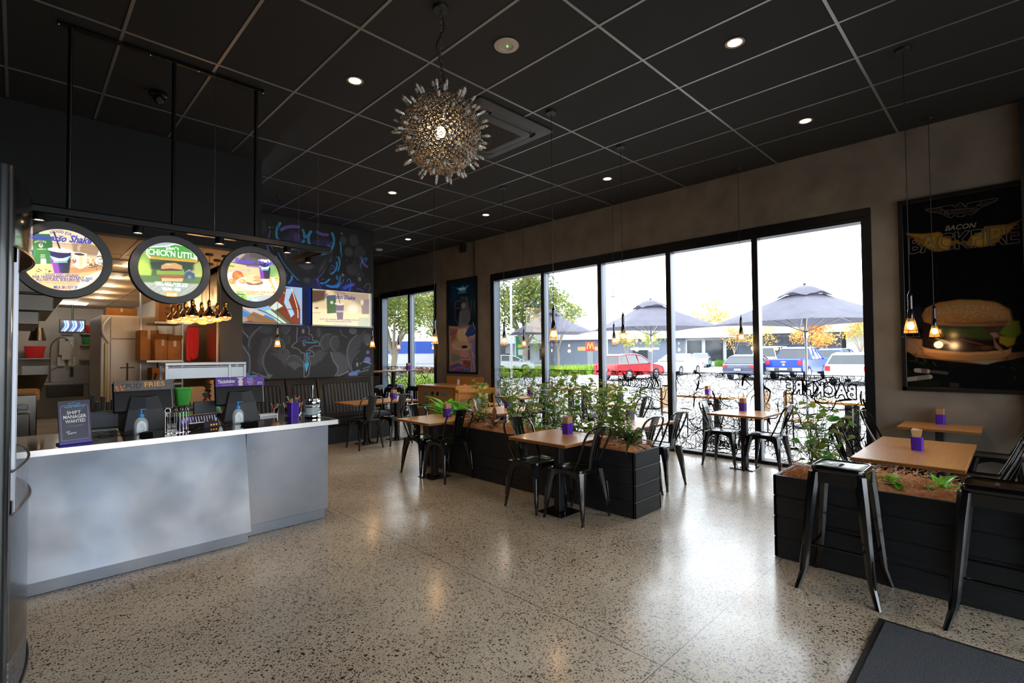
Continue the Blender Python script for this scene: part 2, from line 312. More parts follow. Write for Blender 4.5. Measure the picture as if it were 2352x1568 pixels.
ART['mural'] = ("""\
p|3.403,3.56 3.527,3.69 4.265,3.765 4.397,3.588 4.346,3.394 4.216,3.184 4.049,2.984 3.877,2.873 3.765,2.919 3.6,3.07 3.456,3.33|0|2c2e34|0.9|0.055
e|3.877,2.977 3.963,2.985 3.877,3.052|0|5a5e66|0.8|0.066
e|3.868,3.231 4.03,3.25 3.867,3.297|0|4a4e56|0.9|0.038
p|3.654,3.252 3.746,3.31 3.858,3.334 3.972,3.343 4.088,3.314 3.972,3.281 3.858,3.286 3.765,3.256|0|0c0c0e|0.95|0.015
p|3.709,3.259 3.868,3.254 4.02,3.277 3.953,3.193 3.868,3.165 3.783,3.193|0|565b63|0.95|0.022
p|3.636,3.12 3.746,3.104 3.877,3.062 3.991,3.131 4.107,3.201 4.069,3.043 3.877,3.005 3.71,3.026|0|17181b|0.6|0.056
p|4.098,3.133 4.147,3.283 4.255,3.432 4.235,3.293 4.166,3.188|0|50555e|0.8|0.038
p|3.42,3.508 3.509,3.502 3.501,3.262 3.456,3.366|0|454a52|0.7|0.037
p|4.305,3.438 4.386,3.527 4.366,3.407 4.326,3.382|0|4a4e58|0.8|0.02
p|3.403,3.67 3.527,3.773 3.589,3.894 3.745,3.817 3.755,3.687 3.599,3.664|0|3a3568|0.8|0.055
p|3.952,3.698 4.166,3.827 4.305,3.81 4.366,3.662 4.265,3.628 4.068,3.658|0|3a3568|0.9|0.057
e|3.69,3.752 3.773,3.765 3.69,3.865|0|5d57a8|0.55|0.056
e|4.305,3.693 4.366,3.702 4.305,3.742|0|6a62c4|0.7|0.029
s|3.389,3.966 3.349,3.899 3.328,3.813 3.328,3.722 3.35,3.662 3.368,3.628|0.048|3aa0dc|1|0.003
s|3.368,3.628 3.438,3.529 3.545,3.507 3.69,3.542|0.036|3aa0dc|1|0.003
s|3.411,3.85 3.473,3.902 3.598,3.944 3.717,3.954|0.057|6a62c4|1|0.003
s|3.796,3.911 3.829,3.85 3.82,3.773 3.867,3.79 3.933,3.867 3.957,3.909|0.043|3aa0dc|1|0.003
s|3.943,3.897 3.905,3.805 3.905,3.729 3.924,3.656|0.05|3aa0dc|1|0.003
s|3.815,3.711 3.783,3.644|0.051|3aa0dc|1|0.003
s|4.078,3.915 4.156,3.884 4.275,3.894|0.058|6a62c4|1|0.003
s|4.371,3.939 4.412,3.846 4.407,3.727 4.346,3.6 4.265,3.54 4.166,3.503|0.045|3aa0dc|1|0.003
e|4.356,3.749 4.37,3.751 4.356,3.769|0|6a62c4|1|0.004
s|3.355,3.426 3.403,3.323 3.474,3.212 3.582,3.086 3.655,3.011 3.719,2.956|0.016|3aa0dc|1|0.003
s|4.24,3.245 4.196,3.143 4.117,3.058 4.04,2.992|0.014|6a62c4|1|0.003
s|3.6,3.014 3.6,2.959 3.546,2.889|0.039|3aa0dc|1|0.003
s|4.083,3.006 4.098,2.912 4.147,2.829|0.038|6a62c4|1|0.003
p|3.528,2.86 3.636,2.953 3.84,2.86 4.03,2.963 4.166,2.918 4.166,2.783 3.475,2.727|0|2a3350|0.8|0.055
s|3.165,3.544 3.178,3.465 3.213,3.397|0.03|6a62c4|1|0.003
s|3.216,3.795 3.191,3.664|0.02|6a62c4|1|0.003
s|3.238,3.518 3.264,3.459|0.014|2a7fb0|1|0.003
s|3.32,3.349 3.342,3.288|0.02|3aa0dc|1|0.003
s|4.51,3.494 4.541,3.409 4.509,3.266 4.489,3.214|0.026|3aa0dc|1|0.003
s|4.468,3.38 4.468,3.281 4.427,3.198 4.356,3.141|0.036|3aa0dc|1|0.003
s|4.468,3.499 4.51,3.435 4.52,3.347|0.014|3aa0dc|1|0.003
s|4.536,3.796 4.551,3.689 4.551,3.579|0.026|3aa0dc|1|0.003
s|4.572,3.562 4.562,3.501|0.014|3aa0dc|1|0.003
s|4.147,2.94 4.226,2.943 4.316,3.029|0.033|3aa0dc|1|0.003
s|4.265,2.907 4.366,2.897 4.468,2.926 4.53,3.011 4.54,3.111|0.039|2586bf|1|0.003
s|4.255,2.907 4.346,2.876 4.468,2.896 4.54,2.972|0.018|57b6e6|1|0.003
s|4.468,3.103 4.478,3.055|0.04|2a8ccc|1|0.01
s|4.458,2.875 4.53,2.921|0.016|3aa0dc|1|0.003
s|4.346,3.13 4.305,3.184 4.346,3.267 4.366,3.318|0.008|6a62c4|1|0.003
s|4.614,3.068 4.593,3.007 4.551,2.963|0.024|6a62c4|0.8|0.003
s|4.321,3.382 4.356,3.406|0.02|6a62c4|1|0.003
e|4.412,3.275 4.426,3.276 4.412,3.296|0|6a62c4|1|0.004
e|4.376,3.31 4.388,3.311 4.376,3.328|0|6a62c4|1|0.004
s|4.156,3.013 4.216,3.029|0.01|6a62c4|1|0.003
s|3.475,3.038 3.51,3.024|0.028|2a7fb0|0.8|0.009
s|3.439,3.098 3.492,3.068|0.02|2a7fb0|0.8|0.007
s|4.417,3.453 4.427,3.375 4.407,3.294|0.009|24506e|1|0.003
s|4.366,3.24 4.407,3.254|0.01|6a62c4|0.8|0.003
s|4.427,3.79 4.468,3.657 4.489,3.501|0.01|0c0c0e|1|0.003
s|3.247,3.483 3.29,3.354 3.316,3.221|0.011|0c0c0e|1|0.003
e|4.604,3.836 4.688,3.849 4.604,3.946|0|63666c|0.55|0.05
e|4.828,3.871 4.948,3.889 4.828,4.013|0|4c5056|0.7|0.051
e|4.72,3.622 4.827,3.637 4.72,3.733|0|565a5e|0.7|0.05
e|4.959,3.645 5.081,3.662 4.959,3.747|0|454950|0.8|0.031
e|4.959,3.727 5.036,3.738 4.959,3.788|0|50545a|0.7|0.031
e|4.784,3.267 4.925,3.283 4.784,3.398|0|4b4f55|0.75|0.061
p|4.926,3.824 5.025,3.716 5.058,3.638 5.025,3.53 5.002,3.322 5.058,3.154 4.892,3.157 4.784,3.196 4.838,3.608|0|3a3e44|0.7|0.041
e|3.11,3.849 3.16,3.857 3.109,3.974|0|32363d|0.9|0.014
p|4.551,2.923 4.677,2.984 4.783,2.914 4.783,2.833 4.551,2.814|0|2e3f6c|0.7|0.059
e|3.215,3.948 3.226,3.95 3.215,3.959|0|9aa0a8|0.6|0.007
e|3.21,3.855 3.232,3.859 3.21,3.879|0|8a8e98|0.7|0.009
e|3.27,3.875 3.282,3.877 3.27,3.887|0|8a8e98|0.7|0.007
e|4.57,3.971 4.591,3.974 4.57,3.991|0|8a8e98|0.8|0.008
e|4.593,3.146 4.618,3.149 4.593,3.176|0|9a9eaa|0.9|0.008
e|4.645,3.137 4.656,3.138 4.645,3.149|0|9aa0a8|0.7|0.005
e|4.619,3.099 4.628,3.1 4.619,3.108|0|9aa0a8|0.7|0.005
e|4.952,3.097 4.992,3.101 4.952,3.142|0|7c8086|0.9|0.01
e|4.938,3.192 4.951,3.194 4.938,3.207|0|7c8086|0.9|0.006
e|4.894,3.152 4.907,3.153 4.894,3.164|0|7c8086|0.9|0.006
s|4.619,3.478 4.661,3.499 4.667,3.414|0.017|0c0c0e|1|0.003
s|4.63,3.395 4.693,3.413|0.014|0c0c0e|1|0.003
s|4.73,3.493 4.704,3.484 4.709,3.45 4.741,3.459 4.743,3.504 4.741,3.403|0.014|0c0c0e|1|0.003
s|4.811,3.508 4.784,3.5 4.786,3.459 4.816,3.468 4.822,3.515 4.811,3.402|0.014|0c0c0e|1|0.003
s|4.931,3.529 4.865,3.525 4.86,3.474 4.903,3.479 4.925,3.446 4.903,3.408 4.86,3.408|0.015|0c0c0e|1|0.003
s|4.677,3.491 4.682,3.421|0.005|9aa0a8|0.6|0.004
s|4.825,3.454 4.822,3.393|0.005|9aa0a8|0.6|0.004
s|4.992,3.536 5.014,3.467 5.058,3.401 5.114,3.376|0.055|6a62c4|1|0.003
s|5.081,3.465 5.126,3.543 5.092,3.555 5.025,3.489 4.969,3.4 4.969,3.344 4.997,3.342|0.015|3aa0dc|1|0.003
s|4.624,2.89 4.698,2.936 4.816,2.977|0.064|5a60cc|1|0.003
s|4.677,3.025 4.709,3.088 4.751,3.062 4.767,2.973 4.74,2.87 4.719,2.828|0.014|3aa0dc|1|0.003
s|4.892,2.903 4.979,2.89 5.035,2.853|0.014|6c7480|1|0.003
s|5.057,2.937 5.113,3.025 5.181,3.031 5.192,2.96 5.158,2.863|0.014|6c7480|1|0.003
p|2.662,2.045 2.912,2.074 3.005,1.922 2.882,1.854 2.851,1.865 2.781,1.972|0|33363b|0.5|0.065
s|2.756,2.058 2.771,1.972 2.841,1.908 2.856,1.876|0.017|8d939c|0.8|0.013
s|3.066,2.068 2.963,1.977 2.882,1.865 2.867,1.723|0.022|6c7480|0.8|0.027
e|3.151,2.015 3.312,2.019 3.151,2.116|0|464a51|0.6|0.067
s|2.974,1.8 2.943,1.734 2.872,1.668|0.02|6c7480|0.5|0.022
p|2.663,1.84 2.782,1.744 2.873,1.613 2.883,1.438 2.874,1.264 2.764,1.278 2.674,1.528|0|3c4149|0.6|0.065
s|2.673,1.819 2.772,1.733 2.852,1.602 2.883,1.559 2.888,1.438 2.879,1.264|0.021|7c828c|0.8|0.021
p|2.883,1.613 2.923,1.778 3.13,1.925 3.247,1.893 3.237,1.781 3.131,1.668 3.1,1.479 3.121,1.3 3.196,1.197 3.111,1.189 2.914,1.328|0|17181b|0.85|0.015
p|3.088,1.857 3.247,1.893 3.248,1.724 3.131,1.612 3.111,1.367 3.059,1.28 3.006,1.436|0|4a4f57|0.5|0.067
s|3.247,1.871 3.237,1.769 3.152,1.646 3.1,1.523 3.1,1.412 3.153,1.266 3.238,1.196|0.018|6c7480|0.8|0.018
s|2.925,1.268 3.069,1.213 3.206,1.158|0.022|6a6d72|0.9|0.005
p|3.153,1.232 3.271,1.206 3.206,1.146|0|6a6d72|0.9|0.006
e|3.367,1.747 3.489,1.748 3.367,1.884|0|42464d|0.7|0.045
s|3.258,1.826 3.367,1.873 3.455,1.805 3.478,1.702 3.444,1.656|0.013|6c7480|0.7|0.016
e|3.477,2.035 3.578,2.038 3.477,2.139|0|3a3e45|0.7|0.046
s|3.567,2.072 3.544,1.991 3.477,1.955|0.014|6c7480|0.6|0.014
e|3.5,1.852 3.567,1.853 3.499,1.955|0|2f3238|0.8|0.023
s|3.556,1.899 3.567,1.818 3.533,1.772|0.012|6c7480|0.5|0.012
e|3.5,1.587 3.567,1.587 3.5,1.679|0|464a52|0.8|0.035
s|3.489,1.668 3.556,1.633 3.556,1.541 3.5,1.484|0.011|6c7480|0.7|0.011
p|3.216,1.589 3.411,1.622 3.523,1.472 3.478,1.347 3.412,1.463 3.302,1.555|0|50545c|0.6|0.034
e|3.647,1.447 3.797,1.445 3.647,1.563|0|3e434b|0.8|0.046
s|3.512,1.472 3.556,1.552 3.681,1.563 3.774,1.468 3.809,1.409|0.014|6c7480|0.7|0.014
p|3.512,1.415 3.659,1.447 3.809,1.362 3.705,1.33 3.653,1.273 3.602,1.344|0|565b63|0.7|0.023
e|3.927,1.585 4.06,1.584 3.927,1.715|0|3e434b|0.6|0.059
p|3.903,1.49 4.108,1.668 4.282,1.607 4.158,1.451 4.072,1.416 4.048,1.369 3.939,1.359|0|4a4f57|0.7|0.035
e|4.244,1.814 4.358,1.815 4.244,1.972|0|40454c|0.7|0.036
s|4.358,1.962 4.232,1.959 4.145,1.849 4.133,1.752 4.207,1.656|0.017|6c7480|0.7|0.017
e|4.108,1.993 4.182,1.994 4.108,2.101|0|3a3e45|0.7|0.036
s|4.096,2.065 4.12,1.945 4.096,1.908|0.012|6c7480|0.7|0.01
e|4.422,1.791 4.525,1.792 4.422,1.939|0|40454d|0.8|0.037
s|4.486,1.927 4.383,1.925 4.332,1.827 4.358,1.68 4.434,1.631|0.015|6c7480|0.7|0.015
p|4.345,1.619 4.512,1.618 4.669,1.53 4.722,1.228 4.486,1.149 4.421,1.139 4.499,1.26 4.409,1.434|0|585d66|0.75|0.049
s|4.345,1.607 4.383,1.459 4.486,1.334 4.499,1.235 4.434,1.151|0.022|7c828c|0.8|0.017
s|4.486,1.143 4.709,1.229|0.027|7a7e84|1|0.006
p|4.669,1.668 4.75,1.831 4.885,1.922 5.08,2.054 5.023,1.834 4.871,1.579 4.763,1.428 4.736,1.278 4.696,1.304|0|50555e|0.6|0.05
s|4.899,1.96 4.777,1.87 4.696,1.73 4.676,1.555 4.722,1.354 4.789,1.226|0.025|6c7480|0.9|0.02
s|4.954,1.642 4.803,1.503 4.763,1.378 4.776,1.277|0.018|6c7480|0.6|0.018
s|4.538,2.065 4.564,1.954 4.683,1.906|0.015|6c7480|0.7|0.012
e|4.804,2.035 4.886,2.037 4.804,2.098|0|5c6068|0.8|0.025
s|4.737,2.071 4.79,1.984 4.872,1.998 4.858,2.061|0.01|7c828c|0.8|0.01
e|5.122,1.874 5.207,1.876 5.122,1.991|0|60646a|0.7|0.031
p|4.898,1.197 5.135,1.241 5.149,1.448 5.149,1.254 5.135,1.228|0|6c7480|0.8|0.008
s|4.898,1.197 5.135,1.248|0.028|6c7075|1|0.006
s|5.036,1.276 5.177,1.318|0.023|6c7075|1|0.006
e|2.819,1.211 2.889,1.209 2.818,1.271|0|6a62c4|1|0.005
s|2.809,1.163 2.884,1.198 2.997,1.199|0.033|3fa4dc|1|0.003
e|2.94,1.146 2.976,1.145 2.94,1.174|0|6a62c4|1|0.005
e|4.81,1.169 4.912,1.165 4.81,1.222|0|8478cc|1|0.006
s|4.756,1.139 4.83,1.212 4.939,1.241|0.028|3fa4dc|1|0.004
e|5.124,1.448 5.195,1.447 5.124,1.515|0|8478cc|1|0.006
s|5.03,1.417 5.121,1.416 5.199,1.369|0.026|4fb0e6|1|0.004
e|5.131,1.609 5.167,1.609 5.131,1.648|0|7a70c4|1|0.006
s|5.179,2.187 5.244,2.124|0.052|5aa8dc|1|0.004
e|4.898,1.362 4.923,1.362 4.898,1.406|0|9aa0a8|0.9|0.005
e|4.887,1.479 4.898,1.479 4.887,1.492|0|9aa0a8|0.9|0.005
e|4.971,1.384 4.984,1.384 4.971,1.399|0|9aa0a8|0.9|0.005
e|5.129,1.771 5.16,1.771 5.129,1.802|0|7c7678|0.8|0.008
p|3.701,2.077 3.915,2.083 3.927,1.965 3.987,1.942 3.987,1.823 4.059,1.836 4.127,1.74 4.059,1.746 3.903,1.68 4.023,1.56 3.975,1.525 3.915,1.579 3.915,1.466 3.957,1.406 3.921,1.324 3.922,1.194 3.851,1.138 3.821,1.139 3.833,1.326 3.798,1.398 3.833,1.468 3.844,1.609 3.768,1.586 3.762,1.621 3.704,1.679 3.579,1.697 3.658,1.79 3.693,1.808|0|16151d|1|0.005
s|3.701,2.077 3.698,1.96 3.683,1.913 3.698,1.89 3.693,1.802 3.658,1.79 3.579,1.703 3.704,1.691 3.768,1.621 3.774,1.586 3.844,1.621 3.827,1.421 3.798,1.392 3.833,1.303 3.821,1.145 3.856,1.143 3.922,1.2 3.921,1.312 3.957,1.406 3.915,1.466 3.915,1.573 3.975,1.525 4.023,1.566 3.975,1.644 3.903,1.644 3.909,1.68 4.023,1.739 4.121,1.728 4.127,1.764 4.084,1.836 3.987,1.823 3.981,1.948 3.903,1.952 3.933,2.012 3.897,2.106|0.013|85868e|1|0.004
e|3.808,2.009 3.834,2.01 3.808,2.056|0|8a8b98|0.9|0.007
e|3.808,2.092 3.903,2.095 3.808,2.151|0|2c2850|0.8|0.024
s|3.739,1.82 3.739,1.896 3.879,1.898|0.035|3a336a|0.8|0.014
e|3.921,1.875 3.95,1.876 3.921,1.923|0|4a4690|0.7|0.017
s|3.797,1.832 3.809,1.75 3.826,1.727 3.856,1.75 3.809,1.785 3.803,1.832 3.867,1.851|0.012|85868e|1|0.004
s|3.844,1.803 3.939,1.793 4.059,1.8|0.024|3c8fb4|1|0.006
s|3.874,1.597 3.951,1.602|0.012|3aa0dc|1|0.004
p|3.856,1.597 3.897,1.597 3.898,1.443 3.921,1.395 3.868,1.231 3.827,1.385 3.856,1.444|0|4cb0e4|1|0.005
p|3.86,1.591 3.889,1.591 3.892,1.467 3.874,1.396 3.844,1.397 3.856,1.444|0|357fa6|1|0.009
s|3.874,1.65 3.874,1.609|0.014|2c6f90|1|0.004""", [])
ART['disc_a'] = ("""\
p|-0.025,2.712 0.605,2.847 0.609,2.302 -0.02,2.226|0|e3c19c|1|0.001
p|0.008,2.518 0.491,2.589 0.493,2.414 0.01,2.421|0|efd8b8|0.7|0.035
p|0.292,2.423 0.381,2.436 0.477,2.412 0.478,2.344 0.382,2.341 0.296,2.358|0|8a6848|0.8|0.019
s|0.138,2.505 0.274,2.509 0.417,2.48|0.005|fbead0|0.7|0.004
s|0.328,2.428 0.477,2.412|0.003|7c5a3c|0.8|0.002
s|0.206,2.392 0.346,2.393 0.474,2.363|0.004|b08a60|0.8|0.003
s|0.363,2.51 0.473,2.469|0.004|c79f74|0.8|0.003
s|0.291,2.531 0.417,2.504|0.003|c9a57c|0.8|0.002
p|-0.02,2.224 0.608,2.356 0.611,2.005 -0.017,1.963|0|f4c184|1|0.003
p|0.277,2.234 0.475,2.271 0.475,2.237 0.312,2.191 0.274,2.187|0|b9743c|0.7|0.014
p|0.369,2.173 0.49,2.249 0.491,2.094 0.342,2.034 0.278,2.043|0|efe6d2|0.9|0.009
s|0.402,2.134 0.476,2.199|0.004|9a9888|0.7|0.002
s|0.348,2.101 0.469,2.15|0.004|8a9080|0.6|0.002
s|0.367,2.069 0.45,2.119|0.003|8a9080|0.6|0.002
p|0.06,2.456 0.167,2.471 0.182,2.407 0.184,2.251 0.062,2.232|0|2e6a38|1|0.001
p|0.071,2.372 0.106,2.422 0.082,2.248 0.066,2.246|0|3f7f44|0.6|0.013
p|0.12,2.282 0.147,2.285 0.151,2.247 0.119,2.241|0|b8ccd8|0.8|0.004
e|0.119,2.379 0.13,2.381 0.119,2.395|0|e9dcc0|1|0.002
e|0.12,2.384 0.127,2.385 0.12,2.394|0|5a4a3a|0.8|0.002
p|0.291,2.346 0.378,2.353 0.374,2.245 0.337,2.229 0.297,2.25|0|f4ead2|1|0.002
p|0.332,2.335 0.357,2.333 0.354,2.243 0.336,2.236|0|e6c07c|0.7|0.009
e|0.335,2.345 0.375,2.35 0.335,2.357|0|f6efe0|1|0.001
e|0.335,2.342 0.366,2.346 0.335,2.351|0|4c2a1c|1|0.001
s|0.377,2.322 0.393,2.324 0.404,2.301 0.394,2.274 0.377,2.267|0.01|f0e0bc|1|0.001
e|0.306,2.289 0.318,2.29 0.306,2.304|0|c0413c|0.95|0.002
e|0.306,2.294 0.311,2.294 0.306,2.3|0|f0d8c8|0.9|0.002
s|0.295,2.271 0.311,2.271|0.005|c0413c|1|0.001
p|0.452,2.389 0.481,2.403 0.49,2.268 0.423,2.284|0|f0e6d4|1|0.004
s|0.441,2.335 0.456,2.346 0.474,2.334|0.007|3a2a22|1|0.001
s|0.452,2.317 0.471,2.326|0.006|5a4030|1|0.001
e|0.424,2.263 0.428,2.263 0.424,2.266|0|4a2a1a|1|0.001
e|0.41,2.263 0.414,2.263 0.41,2.266|0|4a2a1a|1|0.001
e|0.449,2.267 0.452,2.267 0.449,2.27|0|4a2a1a|1|0.001
e|0.466,2.289 0.47,2.289 0.466,2.292|0|4a2a1a|1|0.001
e|0.425,2.281 0.428,2.281 0.425,2.284|0|4a2a1a|1|0.001
e|0.401,2.27 0.405,2.271 0.401,2.274|0|4a2a1a|1|0.001
e|0.429,2.264 0.433,2.265 0.429,2.268|0|4a2a1a|1|0.001
e|0.437,2.237 0.441,2.238 0.437,2.241|0|4a2a1a|1|0.001
e|0.447,2.297 0.45,2.298 0.447,2.301|0|4a2a1a|1|0.001
e|0.429,2.28 0.432,2.281 0.429,2.284|0|4a2a1a|1|0.001
e|0.409,2.248 0.413,2.249 0.409,2.252|0|4a2a1a|1|0.001
e|0.417,2.299 0.42,2.3 0.417,2.302|0|4a2a1a|1|0.001
e|0.432,2.275 0.435,2.276 0.432,2.279|0|4a2a1a|1|0.001
e|0.391,2.28 0.394,2.281 0.391,2.283|0|4a2a1a|1|0.001
e|0.406,2.268 0.409,2.269 0.406,2.272|0|4a2a1a|1|0.001
e|0.411,2.267 0.415,2.268 0.411,2.271|0|4a2a1a|1|0.001
e|0.474,2.288 0.478,2.289 0.474,2.292|0|4a2a1a|1|0.001
e|0.401,2.271 0.404,2.272 0.401,2.274|0|4a2a1a|1|0.001
e|0.453,2.284 0.457,2.285 0.453,2.288|0|4a2a1a|1|0.001
e|0.463,2.295 0.466,2.295 0.463,2.298|0|4a2a1a|1|0.001
e|0.395,2.267 0.398,2.268 0.395,2.271|0|4a2a1a|1|0.001
e|0.399,2.277 0.403,2.277 0.399,2.28|0|4a2a1a|1|0.001
e|0.436,2.26 0.439,2.261 0.436,2.264|0|4a2a1a|1|0.001
e|0.426,2.275 0.43,2.275 0.426,2.278|0|4a2a1a|1|0.001
e|0.46,2.268 0.464,2.269 0.46,2.272|0|4a2a1a|1|0.001
e|0.417,2.251 0.42,2.251 0.417,2.254|0|4a2a1a|1|0.001
e|0.398,2.265 0.402,2.265 0.398,2.268|0|4a2a1a|1|0.001
e|0.441,2.272 0.445,2.273 0.441,2.276|0|4a2a1a|1|0.001
e|0.407,2.263 0.411,2.263 0.407,2.266|0|4a2a1a|1|0.001
e|0.408,2.277 0.412,2.278 0.408,2.281|0|4a2a1a|1|0.001
e|0.395,2.247 0.399,2.247 0.395,2.25|0|4a2a1a|1|0.001
e|0.408,2.251 0.412,2.251 0.408,2.254|0|4a2a1a|1|0.001
e|0.433,2.275 0.437,2.276 0.433,2.279|0|4a2a1a|1|0.001
e|0.441,2.268 0.445,2.268 0.441,2.271|0|4a2a1a|1|0.001
e|0.426,2.291 0.43,2.292 0.426,2.295|0|4a2a1a|1|0.001
e|0.425,2.256 0.429,2.257 0.425,2.26|0|4a2a1a|1|0.001
e|0.437,2.256 0.44,2.257 0.437,2.26|0|4a2a1a|1|0.001
e|0.464,2.268 0.468,2.269 0.464,2.272|0|4a2a1a|1|0.001
e|0.478,2.3 0.481,2.3 0.478,2.303|0|4a2a1a|1|0.001
e|0.416,2.308 0.42,2.308 0.416,2.311|0|4a2a1a|1|0.001
e|0.446,2.271 0.449,2.272 0.446,2.275|0|4a2a1a|1|0.001
e|0.47,2.281 0.474,2.282 0.47,2.285|0|4a2a1a|1|0.001
e|0.368,2.244 0.372,2.244 0.368,2.247|0|4a2a1a|1|0.001
e|0.386,2.285 0.39,2.285 0.386,2.288|0|4a2a1a|1|0.001
e|0.418,2.26 0.422,2.26 0.418,2.263|0|4a2a1a|1|0.001
e|0.409,2.265 0.413,2.266 0.409,2.269|0|4a2a1a|1|0.001
e|0.111,2.202 0.116,2.203 0.111,2.206|0|3a2018|1|0.001
e|0.121,2.194 0.126,2.195 0.121,2.198|0|3a2018|1|0.001
e|0.149,2.203 0.154,2.203 0.149,2.206|0|3a2018|1|0.001
e|0.167,2.196 0.172,2.197 0.167,2.2|0|3a2018|1|0.001
e|0.176,2.194 0.181,2.195 0.176,2.198|0|3a2018|1|0.001
e|0.11,2.184 0.115,2.185 0.11,2.188|0|3a2018|1|0.001
e|0.166,2.189 0.171,2.19 0.166,2.193|0|3a2018|1|0.001
e|0.096,2.163 0.1,2.163 0.095,2.166|0|3a2018|1|0.001
e|0.1,2.187 0.105,2.187 0.1,2.19|0|3a2018|1|0.001
p|0.168,2.345 0.288,2.361 0.277,2.19 0.195,2.181|0|2a1c58|1|0.001
p|0.169,2.287 0.21,2.292 0.227,2.184 0.195,2.181|0|8a3aa8|0.9|0.01
p|0.246,2.288 0.288,2.293 0.277,2.19 0.241,2.186|0|1c1a24|0.9|0.008
p|0.168,2.308 0.228,2.292 0.286,2.324 0.264,2.28 0.192,2.271|0|9fd8e4|1|0.001
p|0.192,2.293 0.264,2.302 0.258,2.284 0.198,2.277|0|e8dcd8|1|0.001
s|0.192,2.264 0.264,2.273|0.008|7fc8d0|1|0.001
e|0.227,2.357 0.297,2.366 0.227,2.374|0|f3ead8|1|0.001
e|0.227,2.363 0.281,2.371 0.227,2.376|0|fffaf0|1|0.002
s|0.189,2.49 0.222,2.373|0.01|2c2226|1|0.001
p|0.209,2.468 0.229,2.466 0.25,2.47 0.236,2.46 0.226,2.459|0|2c3a8c|1|0.001
s|0.332,2.372 0.328,2.391 0.338,2.411|0.014|f0e8e0|0.35|0.009""", [('GOOD JOE', [(0.168, 2.473), (0.29, 2.472)], 0.0211, '2f3a80', 0.02, 0, 0.12), ('Espresso', [(0.069, 2.421), (0.261, 2.425)], 0.0471, '3a3fa0', 0.035, 0.45, 0), ('Shake', [(0.275, 2.427), (0.409, 2.433)], 0.0513, '3a3fa0', 0.035, 0.45, 0), ('FOR THE COFFEE FIENDS', [(0.167, 2.399), (0.298, 2.405)], 0.0091, '3a3244', 0.0, 0, 0), ('GOOD JOE', [(0.085, 2.39), (0.149, 2.399)], 0.0126, 'e8dcc0', 0.01, 0, 0.15), ('COFFEE CO.', [(0.1, 2.343), (0.15, 2.35)], 0.009, 'e8dcc0', 0.0, 0, 0), ('WHOLE', [(0.118, 2.303), (0.143, 2.306)], 0.0081, 'e8dcc0', 0.0, 0, 0), ('BEANS', [(0.119, 2.289), (0.144, 2.292)], 0.0081, 'e8dcc0', 0.0, 0, 0), ("GOOD JOE'S ORGANIC,", [(0.143, 2.157), (0.339, 2.168)], 0.0191, '2c3f8e', 0.03, 0, 0), ('FAIR TRADE ESPRESSO EXTRACT AND', [(0.075, 2.135), (0.415, 2.154)], 0.0179, '2c3f8e', 0.03, 0, 0), ('ALL-NATURAL BURGERFUEL WHIP.', [(0.09, 2.117), (0.4, 2.134)], 0.0189, '2c3f8e', 0.03, 0, 0), ('EXTRACT IS MADE FROM A THREE BEAN BLEND FROM ETHIOPIA, COLOMBIA', [(0.077, 2.103), (0.338, 2.118)], 0.0067, '4a4a70', 0.0, 0, 0), ('EXPERTLY ROASTED IN NEW ZEALAND', [(0.182, 2.099), (0.313, 2.107)], 0.0069, '4a4a70', 0.0, 0, 0), ('MILK $8 | SOY $9', [(0.163, 2.067), (0.327, 2.078)], 0.0209, '2c3f8e', 0.035, 0, 0)])
